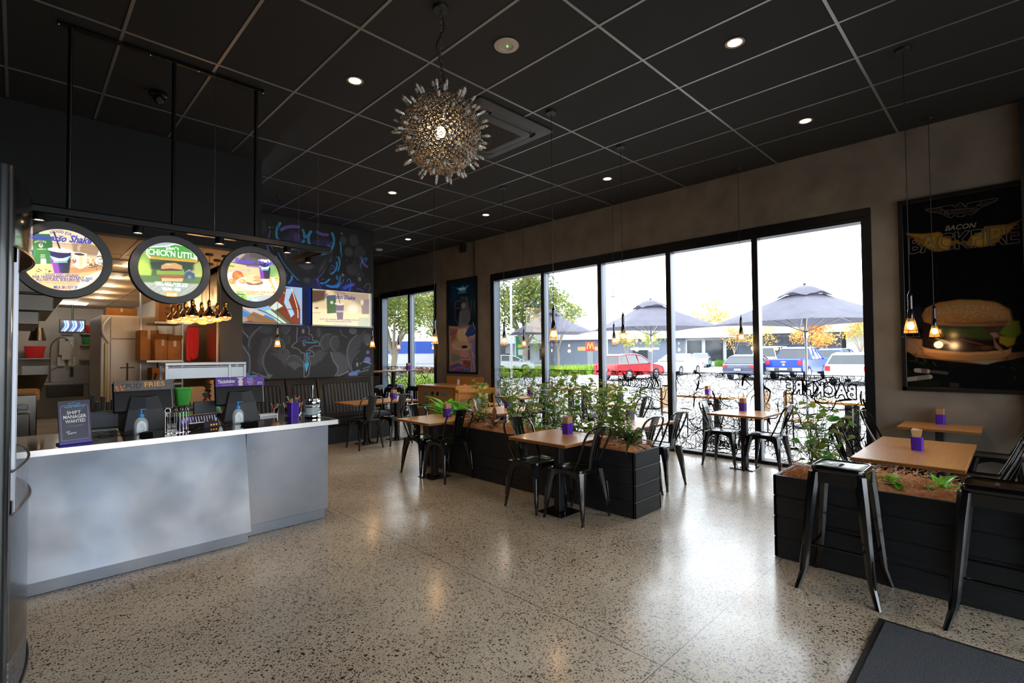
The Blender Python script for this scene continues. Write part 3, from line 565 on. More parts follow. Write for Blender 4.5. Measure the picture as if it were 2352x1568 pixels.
ART['disc_b'] = ("""\
p|0.635,2.576 1.218,2.674 1.22,2.318 0.637,2.253|0|a9b4ba|1|0.003
p|0.697,2.433 0.791,2.475 0.913,2.543 1.04,2.552 1.201,2.462 1.201,2.524 0.955,2.589 0.751,2.518|0|8d9aa6|0.8|0.029
p|0.675,2.372 1.22,2.433 1.221,2.161 0.677,2.114|0|3f5a2c|1|0.01
p|0.675,2.391 0.752,2.44 0.793,2.29 0.785,2.211 0.676,2.2|0|8fae4c|1|0.013
p|1.077,2.343 1.147,2.392 1.202,2.316 1.202,2.232 1.086,2.231|0|a9b464|1|0.014
p|0.776,2.337 0.857,2.356 1.094,2.386 1.094,2.304 0.785,2.279|0|2a3428|0.9|0.015
p|0.676,2.219 1.202,2.253 1.203,2.149 0.676,2.152|0|4c6a34|1|0.008
p|0.676,2.162 1.203,2.191 1.203,2.024 0.678,1.99|0|9ba298|1|0.011
p|1.016,2.265 1.059,2.305 1.099,2.274 1.102,2.228 1.021,2.22|0|3f5368|1|0.002
p|1.008,2.259 1.058,2.31 1.102,2.269 1.058,2.295|0|7f97a6|1|0.002
p|1.047,2.253 1.073,2.255 1.073,2.228 1.047,2.225|0|6f8494|1|0.002
s|0.701,2.001 0.747,2.091 0.818,2.156|0.005|7c8478|0.7|0.003
s|0.749,2.005 0.796,2.095 0.868,2.16|0.005|7c8478|0.7|0.003
s|0.798,2.008 0.845,2.099 0.919,2.165|0.005|7c8478|0.7|0.003
s|0.848,2.011 0.896,2.103 0.971,2.17|0.005|7c8478|0.7|0.003
s|0.898,2.015 0.948,2.108 1.024,2.175|0.005|7c8478|0.7|0.003
s|0.95,2.018 1,2.112 1.078,2.179|0.005|7c8478|0.7|0.003
s|1.002,2.022 1.053,2.116 1.132,2.184|0.005|7c8478|0.7|0.003
s|1.056,2.025 1.108,2.121 1.188,2.189|0.005|7c8478|0.7|0.003
s|1.11,2.029 1.163,2.125 1.245,2.195|0.005|7c8478|0.7|0.003
p|0.756,2.46 0.889,2.489 0.955,2.519 1.041,2.511 1.12,2.44 1.116,2.378 0.776,2.366 0.752,2.401|0|eef0e8|1|0.003
p|0.764,2.454 0.889,2.479 0.955,2.509 1.032,2.5 1.107,2.434 1.103,2.392 0.784,2.376 0.762,2.408|0|4c9a3e|1|0.003
p|0.78,2.388 1.12,2.397 1.116,2.373 0.78,2.366|0|e9a83a|1|0.002
p|0.858,2.214 1.017,2.229 1.008,2.195 0.862,2.184|0|d9b27c|1|0.003
p|0.833,2.24 1.025,2.261 1.021,2.225 0.845,2.212|0|8a4a28|1|0.006
e|0.923,2.245 1.008,2.254 0.923,2.273|0|9a5a30|1|0.008
p|0.825,2.274 1.016,2.3 1.025,2.256 0.825,2.24|0|7aa63a|1|0.008
p|0.849,2.291 1.007,2.309 1.008,2.289 0.849,2.272|0|5a2a30|1|0.003
p|0.856,2.287 0.857,2.317 0.89,2.341 0.956,2.351 1.003,2.334 1.009,2.299 0.923,2.3|0|c99a62|1|0.004
e|0.906,2.331 0.94,2.335 0.906,2.341|0|e0bb88|0.8|0.008
p|0.881,2.1 0.973,2.105 0.971,2.059 0.882,2.058|0|e8a03c|1|0.002""", [('plan*t', [(0.89, 2.458), (0.981, 2.464)], 0.0258, 'ffffff', 0.02, 0, 0), ("CHICK'N LITTLE", [(0.766, 2.399), (1.112, 2.403)], 0.0485, 'ffffff', 0.02, 0, 0), ("CHICK'N WITHOUT THE FOWL PLAY", [(0.786, 2.375), (1.112, 2.378)], 0.0146, '2f6a34', 0.01, 0, 0), ('CRISPY . JUICY . SWEET CHILI', [(0.81, 2.163), (1.048, 2.167)], 0.0166, 'ffffff', 0.02, 0, 0), ("CHICK'N   BURGERS   & LIME SAUCE", [(0.818, 2.148), (1.043, 2.15)], 0.0127, 'ffffff', 0.02, 0, 0), ('VEGAN - MINI', [(0.862, 2.109), (0.993, 2.113)], 0.0256, 'ffffff', 0.03, 0, 0), ('$10.90', [(0.886, 2.065), (0.966, 2.067)], 0.0237, 'ffffff', 0.03, 0, 0)])
ART['disc_c'] = ("""\
p|1.319,2.53 1.866,2.608 1.867,2.257 1.32,2.207|0|e9c48e|1|0.001
p|1.319,2.53 1.866,2.608 1.867,2.406 1.621,2.387 1.374,2.407 1.319,2.409|0|5a5054|1|0.004
p|1.385,2.446 1.466,2.51 1.504,2.498 1.429,2.414 1.366,2.407|0|b8a89a|0.8|0.016
p|1.543,2.529 1.701,2.542 1.701,2.456 1.543,2.478|0|3a3438|0.7|0.017
p|1.701,2.516 1.867,2.52 1.867,2.318 1.722,2.308|0|7fa060|1|0.002
p|1.32,2.207 1.867,2.266 1.868,2.016 1.321,1.985|0|f2d3a4|1|0.008
p|1.718,2.303 1.867,2.327 1.867,2.169 1.702,2.156|0|e0a466|1|0.004
p|1.338,2.298 1.415,2.33 1.4,2.255 1.349,2.266|0|f6efe6|1|0.003
p|1.4,2.316 1.433,2.341 1.475,2.329 1.494,2.289 1.467,2.262 1.43,2.242 1.4,2.263 1.394,2.279|0|c9622a|1|0.002
e|1.43,2.303 1.452,2.306 1.43,2.324|0|e58a3a|0.9|0.005
e|1.46,2.286 1.482,2.288 1.46,2.302|0|f0a050|0.9|0.005
e|1.422,2.265 1.441,2.267 1.422,2.282|0|dc7a34|0.9|0.003
e|1.396,2.234 1.424,2.237 1.396,2.259|0|d88a48|1|0.004
e|1.389,2.238 1.4,2.239 1.389,2.247|0|f2b878|0.8|0.004
e|1.582,2.231 1.736,2.245 1.582,2.294|0|fdf8f2|1|0.002
e|1.582,2.233 1.702,2.244 1.582,2.279|0|e9dfd8|0.8|0.005
e|1.484,2.243 1.517,2.246 1.484,2.267|0|e2a862|1|0.003
e|1.475,2.246 1.49,2.247 1.475,2.258|0|f6d090|0.8|0.004
p|1.513,2.249 1.661,2.264 1.657,2.212 1.63,2.193 1.544,2.186 1.517,2.208|0|ecd9bc|1|0.003
p|1.515,2.246 1.661,2.259 1.661,2.238 1.622,2.222 1.544,2.215 1.517,2.225|0|7a4a4a|0.9|0.002
p|1.509,2.245 1.511,2.278 1.543,2.311 1.602,2.321 1.645,2.305 1.663,2.26 1.582,2.229|0|efcf9e|1|0.003
e|1.614,2.289 1.649,2.292 1.614,2.31|0|d99c54|0.8|0.008
s|1.582,2.26 1.645,2.262|0.013|b06a34|0.7|0.003
p|1.738,2.301 1.758,2.305 1.808,2.234 1.8,2.182 1.775,2.171 1.775,2.205 1.75,2.255|0|fbf6ee|1|0.003
e|1.722,2.184 1.761,2.187 1.722,2.205|0|fffaf2|1|0.002
e|1.722,2.186 1.751,2.188 1.722,2.2|0|e9cfa8|1|0.003
s|1.381,2.331 1.467,2.344 1.532,2.356|0.006|b4b0ac|1|0.001
e|1.536,2.35 1.549,2.351 1.535,2.361|0|b4b0ac|1|0.002
p|1.366,2.382 1.414,2.382 1.414,2.367 1.37,2.368|0|56b034|1|0.001
p|1.415,2.117 1.438,2.144 1.498,2.136 1.517,2.121 1.525,2.076 1.468,2.076 1.438,2.094|0|86cf3c|1|0.002
p|1.434,2.127 1.498,2.124 1.502,2.116 1.438,2.119|0|26303a|1|0.001
e|1.481,2.091 1.493,2.092 1.481,2.104|0|34383c|1|0.001
e|1.481,2.091 1.487,2.092 1.481,2.098|0|a8a8a8|1|0.001
p|1.646,2.126 1.718,2.136 1.784,2.12 1.718,2.055 1.537,2.039 1.529,2.08|0|a8a8ac|1|0.006
p|1.521,2.102 1.567,2.1 1.591,2.089 1.614,2.103 1.662,2.113 1.614,2.078 1.606,2.069 1.567,2.066|0|8fd0ec|1|0.001
s|1.548,2.059 1.63,2.065|0.008|9fe0f4|1|0.001
p|1.564,2.085 1.61,2.088 1.603,2.073 1.571,2.071|0|f0f0f4|1|0.001
e|1.681,2.466 1.681,2.466 1.681,2.466|0|ffffff|0|0.
p|1.625,2.447 1.729,2.46 1.72,2.291 1.641,2.283|0|2a1c58|1|0.001
p|1.625,2.389 1.661,2.393 1.672,2.286 1.641,2.283|0|8a3aa8|0.9|0.007
p|1.693,2.388 1.73,2.392 1.72,2.291 1.688,2.288|0|1c1a24|0.9|0.006
p|1.625,2.41 1.677,2.393 1.727,2.422 1.708,2.38 1.646,2.373|0|9fd8e4|1|0.001
p|1.646,2.394 1.708,2.402 1.703,2.384 1.651,2.378|0|e8dcd8|1|0.001
s|1.646,2.366 1.708,2.373|0.005|7fc8d0|1|0.001
e|1.677,2.456 1.738,2.464 1.677,2.469|0|f3ead8|1|0.001
e|1.677,2.463 1.724,2.469 1.677,2.472|0|fffaf0|1|0.002
s|1.667,2.529 1.665,2.498 1.672,2.465|0.005|2c2226|1|0.001
e|1.393,2.158 1.4,2.159 1.393,2.165|0|4a44b0|1|0.001
p|1.516,2.396 1.649,2.399 1.647,2.386 1.52,2.384|0|5a48a8|1|0.001
e|1.792,2.261 1.796,2.261 1.792,2.264|0|2c1c18|1|0.001
e|1.79,2.306 1.794,2.306 1.79,2.309|0|2c1c18|1|0.001
e|1.777,2.297 1.781,2.297 1.777,2.3|0|2c1c18|1|0.001
e|1.811,2.291 1.815,2.291 1.811,2.294|0|2c1c18|1|0.001
e|1.788,2.302 1.792,2.302 1.788,2.305|0|2c1c18|1|0.001
e|1.82,2.289 1.824,2.289 1.82,2.292|0|2c1c18|1|0.001
e|1.784,2.303 1.788,2.303 1.784,2.306|0|2c1c18|1|0.001
e|1.777,2.297 1.781,2.297 1.777,2.3|0|2c1c18|1|0.001
e|1.806,2.301 1.81,2.301 1.806,2.304|0|2c1c18|1|0.001
e|1.777,2.282 1.781,2.282 1.777,2.285|0|2c1c18|1|0.001
e|1.786,2.258 1.79,2.259 1.786,2.261|0|2c1c18|1|0.001
e|1.781,2.28 1.784,2.281 1.781,2.283|0|2c1c18|1|0.001
e|1.81,2.289 1.814,2.289 1.81,2.292|0|2c1c18|1|0.001
e|1.82,2.287 1.824,2.287 1.82,2.29|0|2c1c18|1|0.001""", [('Fuelling', [(1.414, 2.408), (1.596, 2.416)], 0.0452, '5b48b8', 0.04, 0.35, 0), ('the', [(1.609, 2.424), (1.667, 2.424)], 0.0402, '5b48b8', 0.04, 0.35, 0), ('AM', [(1.686, 2.422), (1.76, 2.427)], 0.0385, '6a52c0', 0.04, 0, 0), ('FULLY OPERATIONAL BREAKFAST', [(1.522, 2.387), (1.645, 2.39)], 0.0071, 'f0e0d0', 0.0, 0, 0), ('SERIOUSLY GOOD BREAKFAST - FROM 7AM - 11AM', [(1.43, 2.137), (1.788, 2.157)], 0.014, '9a7a5a', 0.02, 0, 0), ('ESPRESSO COFFEE', [(1.517, 2.125), (1.668, 2.132)], 0.0125, '9a7a5a', 0.02, 0, 0)])
ART['tv_a'] = ("""\
p|2.548,2.769 3.757,2.881 3.758,2.06 2.551,2.024|0|8cb4d8|1|0.006
p|3.361,2.802 3.567,2.778 3.715,2.424 3.715,2.102 3.506,2.095 3.144,2.453 3.301,2.547|0|7a3c2c|1|0.008
p|3.463,2.769 3.587,2.78 3.505,2.561 3.609,2.312 3.547,2.245 3.423,2.513|0|9cc4e4|1|0.006
p|2.611,2.459 2.99,2.322 3.547,2.096 2.613,2.065|0|3f7cc0|1|0.012
p|2.611,2.44 2.802,2.412 3.105,2.287 3.028,2.201 2.693,2.366|0|d8c8b0|0.8|0.024
p|2.612,2.262 2.766,2.21 2.914,2.318 3.183,2.208 3.506,2.095 2.613,2.065|0|8a6438|1|0.01
p|2.621,2.223 2.803,2.222 2.84,2.103 2.613,2.085|0|9c8a78|1|0.01
p|2.785,2.151 2.859,2.164 3.029,2.1 2.767,2.082|0|8c1c20|1|0.012
p|3.105,2.348 3.262,2.398 3.589,2.098 3.383,2.091|0|b8dcd0|1|0.008
p|3.183,2.373 3.282,2.4 3.652,2.1 3.526,2.096|0|5c4020|0.9|0.008
s|2.99,2.362 3.183,2.291 3.464,2.094|0.016|5a3a2c|1|0.006
s|3.556,2.777 3.672,2.401 3.673,2.25|0.013|e8dcd0|1|0.004
s|3.382,2.72 3.484,2.644 3.505,2.349|0.013|c8a890|1|0.004
s|3.242,2.356 3.715,2.424|0.012|4a3a34|1|0.004
s|3.608,2.782 3.71,2.618 3.711,2.424|0.017|c89c94|1|0.006
p|3.302,2.526 3.403,2.448 3.262,2.357 3.183,2.414|0|c8e0d4|1|0.008
s|2.656,2.403 3.028,2.201|0.01|2a5a90|1|0.004""", [])
ART['tv_b'] = ("""\
p|3.844,2.802 5.133,2.864 5.131,2.077 3.844,2.063|0|d8c49c|1|0.006
p|3.876,2.783 4.201,2.799 4.178,2.607 3.998,2.551 3.879,2.53|0|5a4434|1|0.044
p|4.317,2.797 5.107,2.815 5.106,2.433 4.825,2.605 4.435,2.716|0|a8927c|1|0.068
p|3.888,2.456 5.093,2.385 5.092,2.112 3.888,2.108|0|f0dcae|1|0.044
p|4.213,2.699 4.399,2.725 4.411,2.374 4.224,2.353|0|48643a|1|0.007
e|4.317,2.572 4.35,2.574 4.317,2.603|0|c8d4c0|0.8|0.009
p|4.387,2.543 4.566,2.542 4.542,2.255 4.43,2.25|0|7c6470|1|0.007
e|4.475,2.555 4.571,2.561 4.475,2.585|0|d8d8c8|1|0.007
p|4.399,2.419 4.559,2.427 4.554,2.393 4.411,2.385|0|a8b4bc|1|0.004
p|4.926,2.659 5.107,2.695 5.106,2.386 4.951,2.378|0|8c7a74|1|0.019
p|4.875,2.304 5.101,2.314 5.1,2.124 4.849,2.116|0|c0c4a8|1|0.023
e|4.75,2.461 4.901,2.469 4.75,2.577|0|f4ead0|0.8|0.07
s|4.435,2.75 4.482,2.571|0.014|2c2a30|1|0.007
e|4.02,2.447 4.07,2.449 4.02,2.464|0|5a5088|1|0.007
s|3.888,2.336 4.02,2.365 4.088,2.357|0.015|b8ac90|1|0.004
e|4.952,2.614 4.993,2.616 4.952,2.684|0|e8e0d0|0.7|0.019""", [('GOOD JOE', [(4.376, 2.752), (4.591, 2.732)], 0.0362, '3a4468', 0.01, 0, 0.15), ('Espresso Shake', [(4.167, 2.651), (4.805, 2.655)], 0.0802, '4a4c8c', 0.03, 0.4, 0), ("GOOD JOE'S ORGANIC FAIR TRADE ESPRESSO EXTRACT", [(4.076, 2.229), (4.875, 2.238)], 0.0243, '4a54a0', 0.02, 0, 0), ('AND ALL-NATURAL BURGERFUEL WHIP.', [(4.19, 2.193), (4.725, 2.2)], 0.0245, '4a54a0', 0.02, 0, 0), ('MILK $8 | SOY $9', [(4.364, 2.146), (4.627, 2.148)], 0.0203, '4a54a0', 0.0, 0, 0)])
ART['poster_a'] = ("""\
p|-1.048,3.45 0.405,3.1 0.354,0.983 -1.105,0.883|0|08090b|1|0.006
p|-0.904,1.684 -0.766,1.543 -0.02,1.519 0.207,1.549 0.206,1.517 -0.116,1.427 -0.264,1.392 -0.521,1.426 -0.825,1.47 -0.907,1.545|0|7c5438|1|0.011
p|-0.39,1.426 -0.116,1.444 -0.239,1.391|0|9a9080|0.8|0.017
p|-0.904,1.693 -0.763,1.671 -0.767,1.488 -0.908,1.535|0|8c7058|0.8|0.022
p|-0.772,1.589 -0.681,1.56 -0.439,1.522 -0.09,1.536 -0.047,1.585 -0.055,1.502 -0.14,1.452 -0.39,1.431 -0.628,1.452 -0.752,1.506|0|a27448|1|0.011
p|-0.751,1.561 -0.388,1.513 -0.066,1.544 -0.079,1.519 -0.388,1.49 -0.738,1.528|0|c0986c|0.7|0.018
p|-0.758,1.89 -0.047,1.851 -0.017,1.618 -0.066,1.552 -0.387,1.53 -0.764,1.598|0|1c1310|1|0.018
p|-0.62,1.811 -0.433,1.785 -0.23,1.793 -0.06,1.802 -0.04,1.668 -0.258,1.657 -0.435,1.697 -0.595,1.702|0|3c4a1c|0.9|0.029
p|-0.254,1.828 -0.059,1.835 -0.06,1.785 -0.23,1.759|0|5a1a1c|0.9|0.017
p|-0.059,1.852 0.011,1.84 0.026,1.716 -0.016,1.667 -0.086,1.686 -0.134,1.721|0|6a7a24|0.9|0.02
p|-0.134,1.688 -0.016,1.667 -0.029,1.601 -0.077,1.577 -0.136,1.62|0|a08824|0.9|0.017
p|-0.596,1.666 -0.516,1.629 -0.544,1.585 -0.591,1.604|0|b09824|0.9|0.014
p|-0.65,1.686 -0.542,1.647 -0.516,1.611 -0.597,1.622|0|b8b49c|0.8|0.014
p|-0.213,1.724 -0.158,1.731 -0.14,1.688 -0.171,1.672|0|a86a78|0.9|0.01
p|-0.183,1.689 -0.16,1.621 -0.096,1.519 -0.109,1.506 -0.173,1.57|0|9a6848|0.9|0.01
s|-0.436,1.662 -0.359,1.634 -0.271,1.606|0.016|6c2c38|0.9|0.011
s|-0.625,1.595 -0.491,1.575 -0.235,1.554|0.061|38201a|0.9|0.021
e|-0.235,1.571 -0.161,1.57 -0.234,1.599|0|6a3c1c|0.8|0.02
s|-0.675,1.84 -0.381,1.8 -0.048,1.81|0.022|6c6c74|0.5|0.015
p|-0.764,1.945 -0.726,2.025 -0.614,2.08 -0.452,2.097 -0.273,2.077 -0.138,2.033 -0.056,1.96 -0.038,1.851 -0.06,1.81 -0.254,1.803 -0.485,1.822 -0.675,1.84 -0.744,1.871|0|9a6c3c|1|0.015
p|-0.643,2.028 -0.427,2.074 -0.175,2.036 -0.068,1.953 -0.058,1.869 -0.252,1.914 -0.509,1.93 -0.645,1.938|0|b08a58|0.7|0.072
p|-0.674,1.885 -0.38,1.843 -0.059,1.852 -0.083,1.811 -0.511,1.832|0|5a3c20|0.7|0.025
e|-0.493,2.037 -0.487,2.036 -0.493,2.041|0|d0b080|0.8|0.004
e|-0.669,1.963 -0.662,1.962 -0.669,1.968|0|e0c898|0.8|0.004
e|-0.326,1.86 -0.319,1.86 -0.325,1.864|0|5c3c22|0.8|0.004
e|-0.693,1.988 -0.686,1.987 -0.693,1.992|0|d0b080|0.8|0.004
e|-0.552,1.952 -0.545,1.952 -0.552,1.957|0|d0b080|0.8|0.004
e|-0.167,2.018 -0.161,2.018 -0.167,2.022|0|5c3c22|0.8|0.003
e|-0.293,1.929 -0.287,1.928 -0.293,1.933|0|d0b080|0.8|0.003
e|-0.327,1.971 -0.32,1.971 -0.327,1.976|0|5c3c22|0.8|0.004
e|-0.689,1.891 -0.682,1.891 -0.689,1.896|0|e0c898|0.8|0.004
e|-0.431,1.947 -0.425,1.946 -0.431,1.951|0|e0c898|0.8|0.004
e|-0.339,1.91 -0.333,1.91 -0.339,1.915|0|d0b080|0.8|0.004
e|-0.325,1.919 -0.319,1.918 -0.325,1.923|0|e0c898|0.8|0.004
e|-0.652,1.922 -0.645,1.922 -0.652,1.927|0|d0b080|0.8|0.004
e|-0.3,1.948 -0.294,1.947 -0.3,1.952|0|6a4428|0.8|0.003
e|-0.2,1.948 -0.193,1.947 -0.199,1.952|0|6a4428|0.8|0.003
e|-0.468,2.013 -0.462,2.013 -0.468,2.018|0|5c3c22|0.8|0.004
e|-0.248,1.998 -0.242,1.998 -0.248,2.003|0|e0c898|0.8|0.003
e|-0.363,1.869 -0.356,1.869 -0.363,1.874|0|6a4428|0.8|0.004
e|-0.522,1.855 -0.515,1.854 -0.522,1.859|0|d0b080|0.8|0.004
e|-0.368,2.024 -0.362,2.024 -0.368,2.029|0|e0c898|0.8|0.004
e|-0.613,1.97 -0.606,1.969 -0.613,1.974|0|d0b080|0.8|0.004
e|-0.341,1.887 -0.335,1.887 -0.341,1.891|0|e0c898|0.8|0.004
e|-0.483,1.992 -0.477,1.991 -0.483,1.997|0|6a4428|0.8|0.004
e|-0.325,1.958 -0.319,1.958 -0.325,1.963|0|d0b080|0.8|0.004
e|-0.096,1.939 -0.09,1.939 -0.096,1.943|0|d0b080|0.8|0.003
e|-0.678,1.926 -0.671,1.926 -0.678,1.931|0|6a4428|0.8|0.004
e|-0.521,1.987 -0.514,1.986 -0.521,1.991|0|e0c898|0.8|0.004
e|-0.704,1.982 -0.697,1.981 -0.704,1.987|0|5c3c22|0.8|0.004
e|-0.305,1.949 -0.299,1.948 -0.305,1.953|0|5c3c22|0.8|0.003
e|-0.204,2.02 -0.197,2.019 -0.203,2.024|0|5c3c22|0.8|0.003
e|-0.447,1.865 -0.441,1.865 -0.447,1.869|0|6a4428|0.8|0.004
e|-0.663,1.982 -0.656,1.982 -0.663,1.987|0|e0c898|0.8|0.004
e|-0.135,1.869 -0.129,1.869 -0.135,1.873|0|e0c898|0.8|0.003
e|-0.247,1.839 -0.241,1.839 -0.247,1.844|0|6a4428|0.8|0.003
e|-0.595,2.026 -0.588,2.026 -0.595,2.031|0|5c3c22|0.8|0.004
e|-0.714,1.899 -0.707,1.898 -0.714,1.903|0|5c3c22|0.8|0.004
e|-0.43,1.984 -0.424,1.984 -0.43,1.989|0|e0c898|0.8|0.004
e|-0.092,1.893 -0.086,1.893 -0.092,1.898|0|d0b080|0.8|0.003
e|-0.408,1.873 -0.401,1.873 -0.408,1.877|0|6a4428|0.8|0.004
e|-0.444,1.98 -0.438,1.979 -0.444,1.984|0|6a4428|0.8|0.004
e|-0.288,2.04 -0.282,2.04 -0.288,2.045|0|d0b080|0.8|0.003
e|-0.072,1.944 -0.066,1.944 -0.072,1.949|0|d0b080|0.8|0.003
e|-0.482,2.058 -0.475,2.057 -0.482,2.062|0|d0b080|0.8|0.004
e|-0.334,1.941 -0.328,1.941 -0.334,1.946|0|e0c898|0.8|0.004
e|-0.301,2.04 -0.295,2.039 -0.301,2.044|0|5c3c22|0.8|0.003
e|-0.302,2.023 -0.295,2.022 -0.301,2.027|0|e0c898|0.8|0.003
e|-0.09,1.912 -0.084,1.911 -0.09,1.916|0|6a4428|0.8|0.003
e|-0.635,1.89 -0.628,1.89 -0.635,1.895|0|6a4428|0.8|0.004
e|-0.389,1.994 -0.383,1.993 -0.389,1.998|0|5c3c22|0.8|0.004
e|-0.647,2.005 -0.64,2.005 -0.647,2.01|0|e0c898|0.8|0.004
e|-0.393,1.911 -0.386,1.911 -0.392,1.916|0|d0b080|0.8|0.004
e|-0.578,1.864 -0.572,1.864 -0.578,1.869|0|e0c898|0.8|0.004
e|-0.617,1.958 -0.61,1.957 -0.617,1.963|0|d0b080|0.8|0.004
e|-0.211,1.984 -0.205,1.984 -0.211,1.989|0|d0b080|0.8|0.003
e|-0.25,1.995 -0.243,1.994 -0.25,1.999|0|e0c898|0.8|0.003
e|-0.118,1.965 -0.112,1.965 -0.118,1.97|0|5c3c22|0.8|0.003
e|-0.358,1.89 -0.351,1.89 -0.357,1.895|0|e0c898|0.8|0.004
e|-0.29,1.922 -0.283,1.921 -0.289,1.926|0|5c3c22|0.8|0.003
e|-0.183,1.872 -0.177,1.871 -0.183,1.876|0|5c3c22|0.8|0.003
e|-0.58,1.967 -0.573,1.966 -0.58,1.971|0|d0b080|0.8|0.004
e|-0.071,1.871 -0.065,1.871 -0.07,1.876|0|6a4428|0.8|0.003
e|-0.54,1.92 -0.533,1.919 -0.54,1.924|0|e0c898|0.8|0.004
e|-0.415,1.859 -0.408,1.858 -0.414,1.863|0|e0c898|0.8|0.004
e|-0.089,1.962 -0.083,1.961 -0.089,1.966|0|5c3c22|0.8|0.003
e|-0.648,1.976 -0.641,1.976 -0.648,1.981|0|e0c898|0.8|0.004
e|-0.577,1.937 -0.571,1.937 -0.577,1.942|0|d0b080|0.8|0.004
e|-0.392,1.92 -0.385,1.919 -0.392,1.924|0|d0b080|0.8|0.004
e|-0.162,2.018 -0.156,2.018 -0.162,2.023|0|6a4428|0.8|0.003
e|-0.198,1.887 -0.192,1.887 -0.198,1.892|0|6a4428|0.8|0.003
e|-0.13,1.95 -0.124,1.949 -0.13,1.954|0|e0c898|0.8|0.003
e|-0.661,1.87 -0.654,1.869 -0.661,1.874|0|6a4428|0.8|0.004
e|-0.403,1.9 -0.397,1.9 -0.403,1.905|0|d0b080|0.8|0.004
e|-0.231,2.013 -0.225,2.013 -0.231,2.017|0|5c3c22|0.8|0.003
e|-0.701,1.952 -0.694,1.952 -0.701,1.957|0|6a4428|0.8|0.004
e|-0.18,2.014 -0.174,2.014 -0.18,2.019|0|6a4428|0.8|0.003
e|-0.275,1.977 -0.269,1.977 -0.275,1.982|0|5c3c22|0.8|0.003
e|-0.707,1.905 -0.7,1.905 -0.707,1.91|0|d0b080|0.8|0.004
e|-0.362,1.857 -0.356,1.856 -0.362,1.861|0|6a4428|0.8|0.004
e|-0.571,1.964 -0.564,1.964 -0.571,1.969|0|e0c898|0.8|0.004
e|-0.538,1.98 -0.532,1.98 -0.538,1.985|0|5c3c22|0.8|0.004
e|-0.678,1.917 -0.671,1.917 -0.678,1.922|0|6a4428|0.8|0.004
e|-0.274,1.878 -0.268,1.877 -0.274,1.882|0|6a4428|0.8|0.003
e|-0.171,1.858 -0.164,1.858 -0.17,1.863|0|5c3c22|0.8|0.003
e|-0.357,1.946 -0.35,1.945 -0.357,1.95|0|d0b080|0.8|0.004
e|-0.142,1.878 -0.136,1.878 -0.142,1.883|0|d0b080|0.8|0.003
e|-0.199,2.015 -0.193,2.014 -0.199,2.019|0|5c3c22|0.8|0.003
e|-0.396,1.904 -0.39,1.904 -0.396,1.909|0|d0b080|0.8|0.004
e|-0.494,1.955 -0.487,1.955 -0.493,1.96|0|6a4428|0.8|0.004
e|-0.193,2.024 -0.187,2.023 -0.193,2.028|0|d0b080|0.8|0.003
e|-0.545,2.013 -0.538,2.012 -0.545,2.017|0|d0b080|0.8|0.004
e|-0.373,1.938 -0.366,1.938 -0.373,1.943|0|d0b080|0.8|0.004
e|-0.415,1.93 -0.409,1.929 -0.415,1.934|0|5c3c22|0.8|0.004
e|-0.253,1.954 -0.247,1.954 -0.253,1.959|0|6a4428|0.8|0.003
e|-0.371,2.006 -0.365,2.006 -0.371,2.011|0|e0c898|0.8|0.004
e|-0.112,1.852 -0.106,1.852 -0.112,1.857|0|5c3c22|0.8|0.003
e|-0.159,2.015 -0.153,2.014 -0.159,2.019|0|d0b080|0.8|0.003
e|-0.448,1.997 -0.441,1.997 -0.448,2.002|0|5c3c22|0.8|0.004
e|-0.423,2.018 -0.417,2.017 -0.423,2.022|0|e0c898|0.8|0.004
e|-0.198,1.856 -0.191,1.856 -0.197,1.86|0|5c3c22|0.8|0.003
e|-0.1,1.904 -0.094,1.903 -0.1,1.908|0|e0c898|0.8|0.003
e|-0.621,1.882 -0.614,1.881 -0.621,1.886|0|6a4428|0.8|0.004
e|-0.568,1.863 -0.562,1.863 -0.568,1.868|0|6a4428|0.8|0.004
e|-0.131,2.007 -0.125,2.007 -0.131,2.011|0|5c3c22|0.8|0.003
e|-0.606,1.982 -0.599,1.982 -0.606,1.987|0|6a4428|0.8|0.004
e|-0.483,2.026 -0.476,2.026 -0.483,2.031|0|e0c898|0.8|0.004
e|-0.654,2 -0.647,2 -0.654,2.005|0|e0c898|0.8|0.004
e|-0.342,1.963 -0.335,1.962 -0.342,1.967|0|d0b080|0.8|0.004
e|-0.454,1.953 -0.448,1.953 -0.454,1.958|0|e0c898|0.8|0.004
e|-0.367,2.046 -0.361,2.046 -0.367,2.051|0|5c3c22|0.8|0.004
e|-0.532,2.064 -0.526,2.064 -0.532,2.069|0|5c3c22|0.8|0.004
e|-0.529,2.044 -0.523,2.044 -0.529,2.049|0|6a4428|0.8|0.004
e|-0.156,1.9 -0.15,1.9 -0.155,1.905|0|e0c898|0.8|0.003
e|-0.44,1.948 -0.433,1.948 -0.44,1.953|0|6a4428|0.8|0.004
e|-0.246,2.031 -0.24,2.031 -0.246,2.036|0|d0b080|0.8|0.003
e|-0.184,2.007 -0.178,2.006 -0.184,2.011|0|d0b080|0.8|0.003
e|-0.656,2.024 -0.649,2.024 -0.656,2.029|0|5c3c22|0.8|0.004
e|-0.675,1.889 -0.668,1.889 -0.675,1.894|0|6a4428|0.8|0.004
e|-0.434,1.865 -0.427,1.864 -0.434,1.869|0|5c3c22|0.8|0.004
e|-0.691,1.925 -0.684,1.924 -0.691,1.93|0|d0b080|0.8|0.004
e|-0.595,1.869 -0.588,1.869 -0.595,1.874|0|e0c898|0.8|0.004
e|-0.356,2.014 -0.349,2.014 -0.356,2.019|0|6a4428|0.8|0.004
e|-0.376,2.022 -0.369,2.022 -0.376,2.027|0|e0c898|0.8|0.004
e|-0.186,1.835 -0.18,1.834 -0.186,1.839|0|d0b080|0.8|0.003
e|-0.711,1.921 -0.704,1.92 -0.711,1.925|0|5c3c22|0.8|0.004
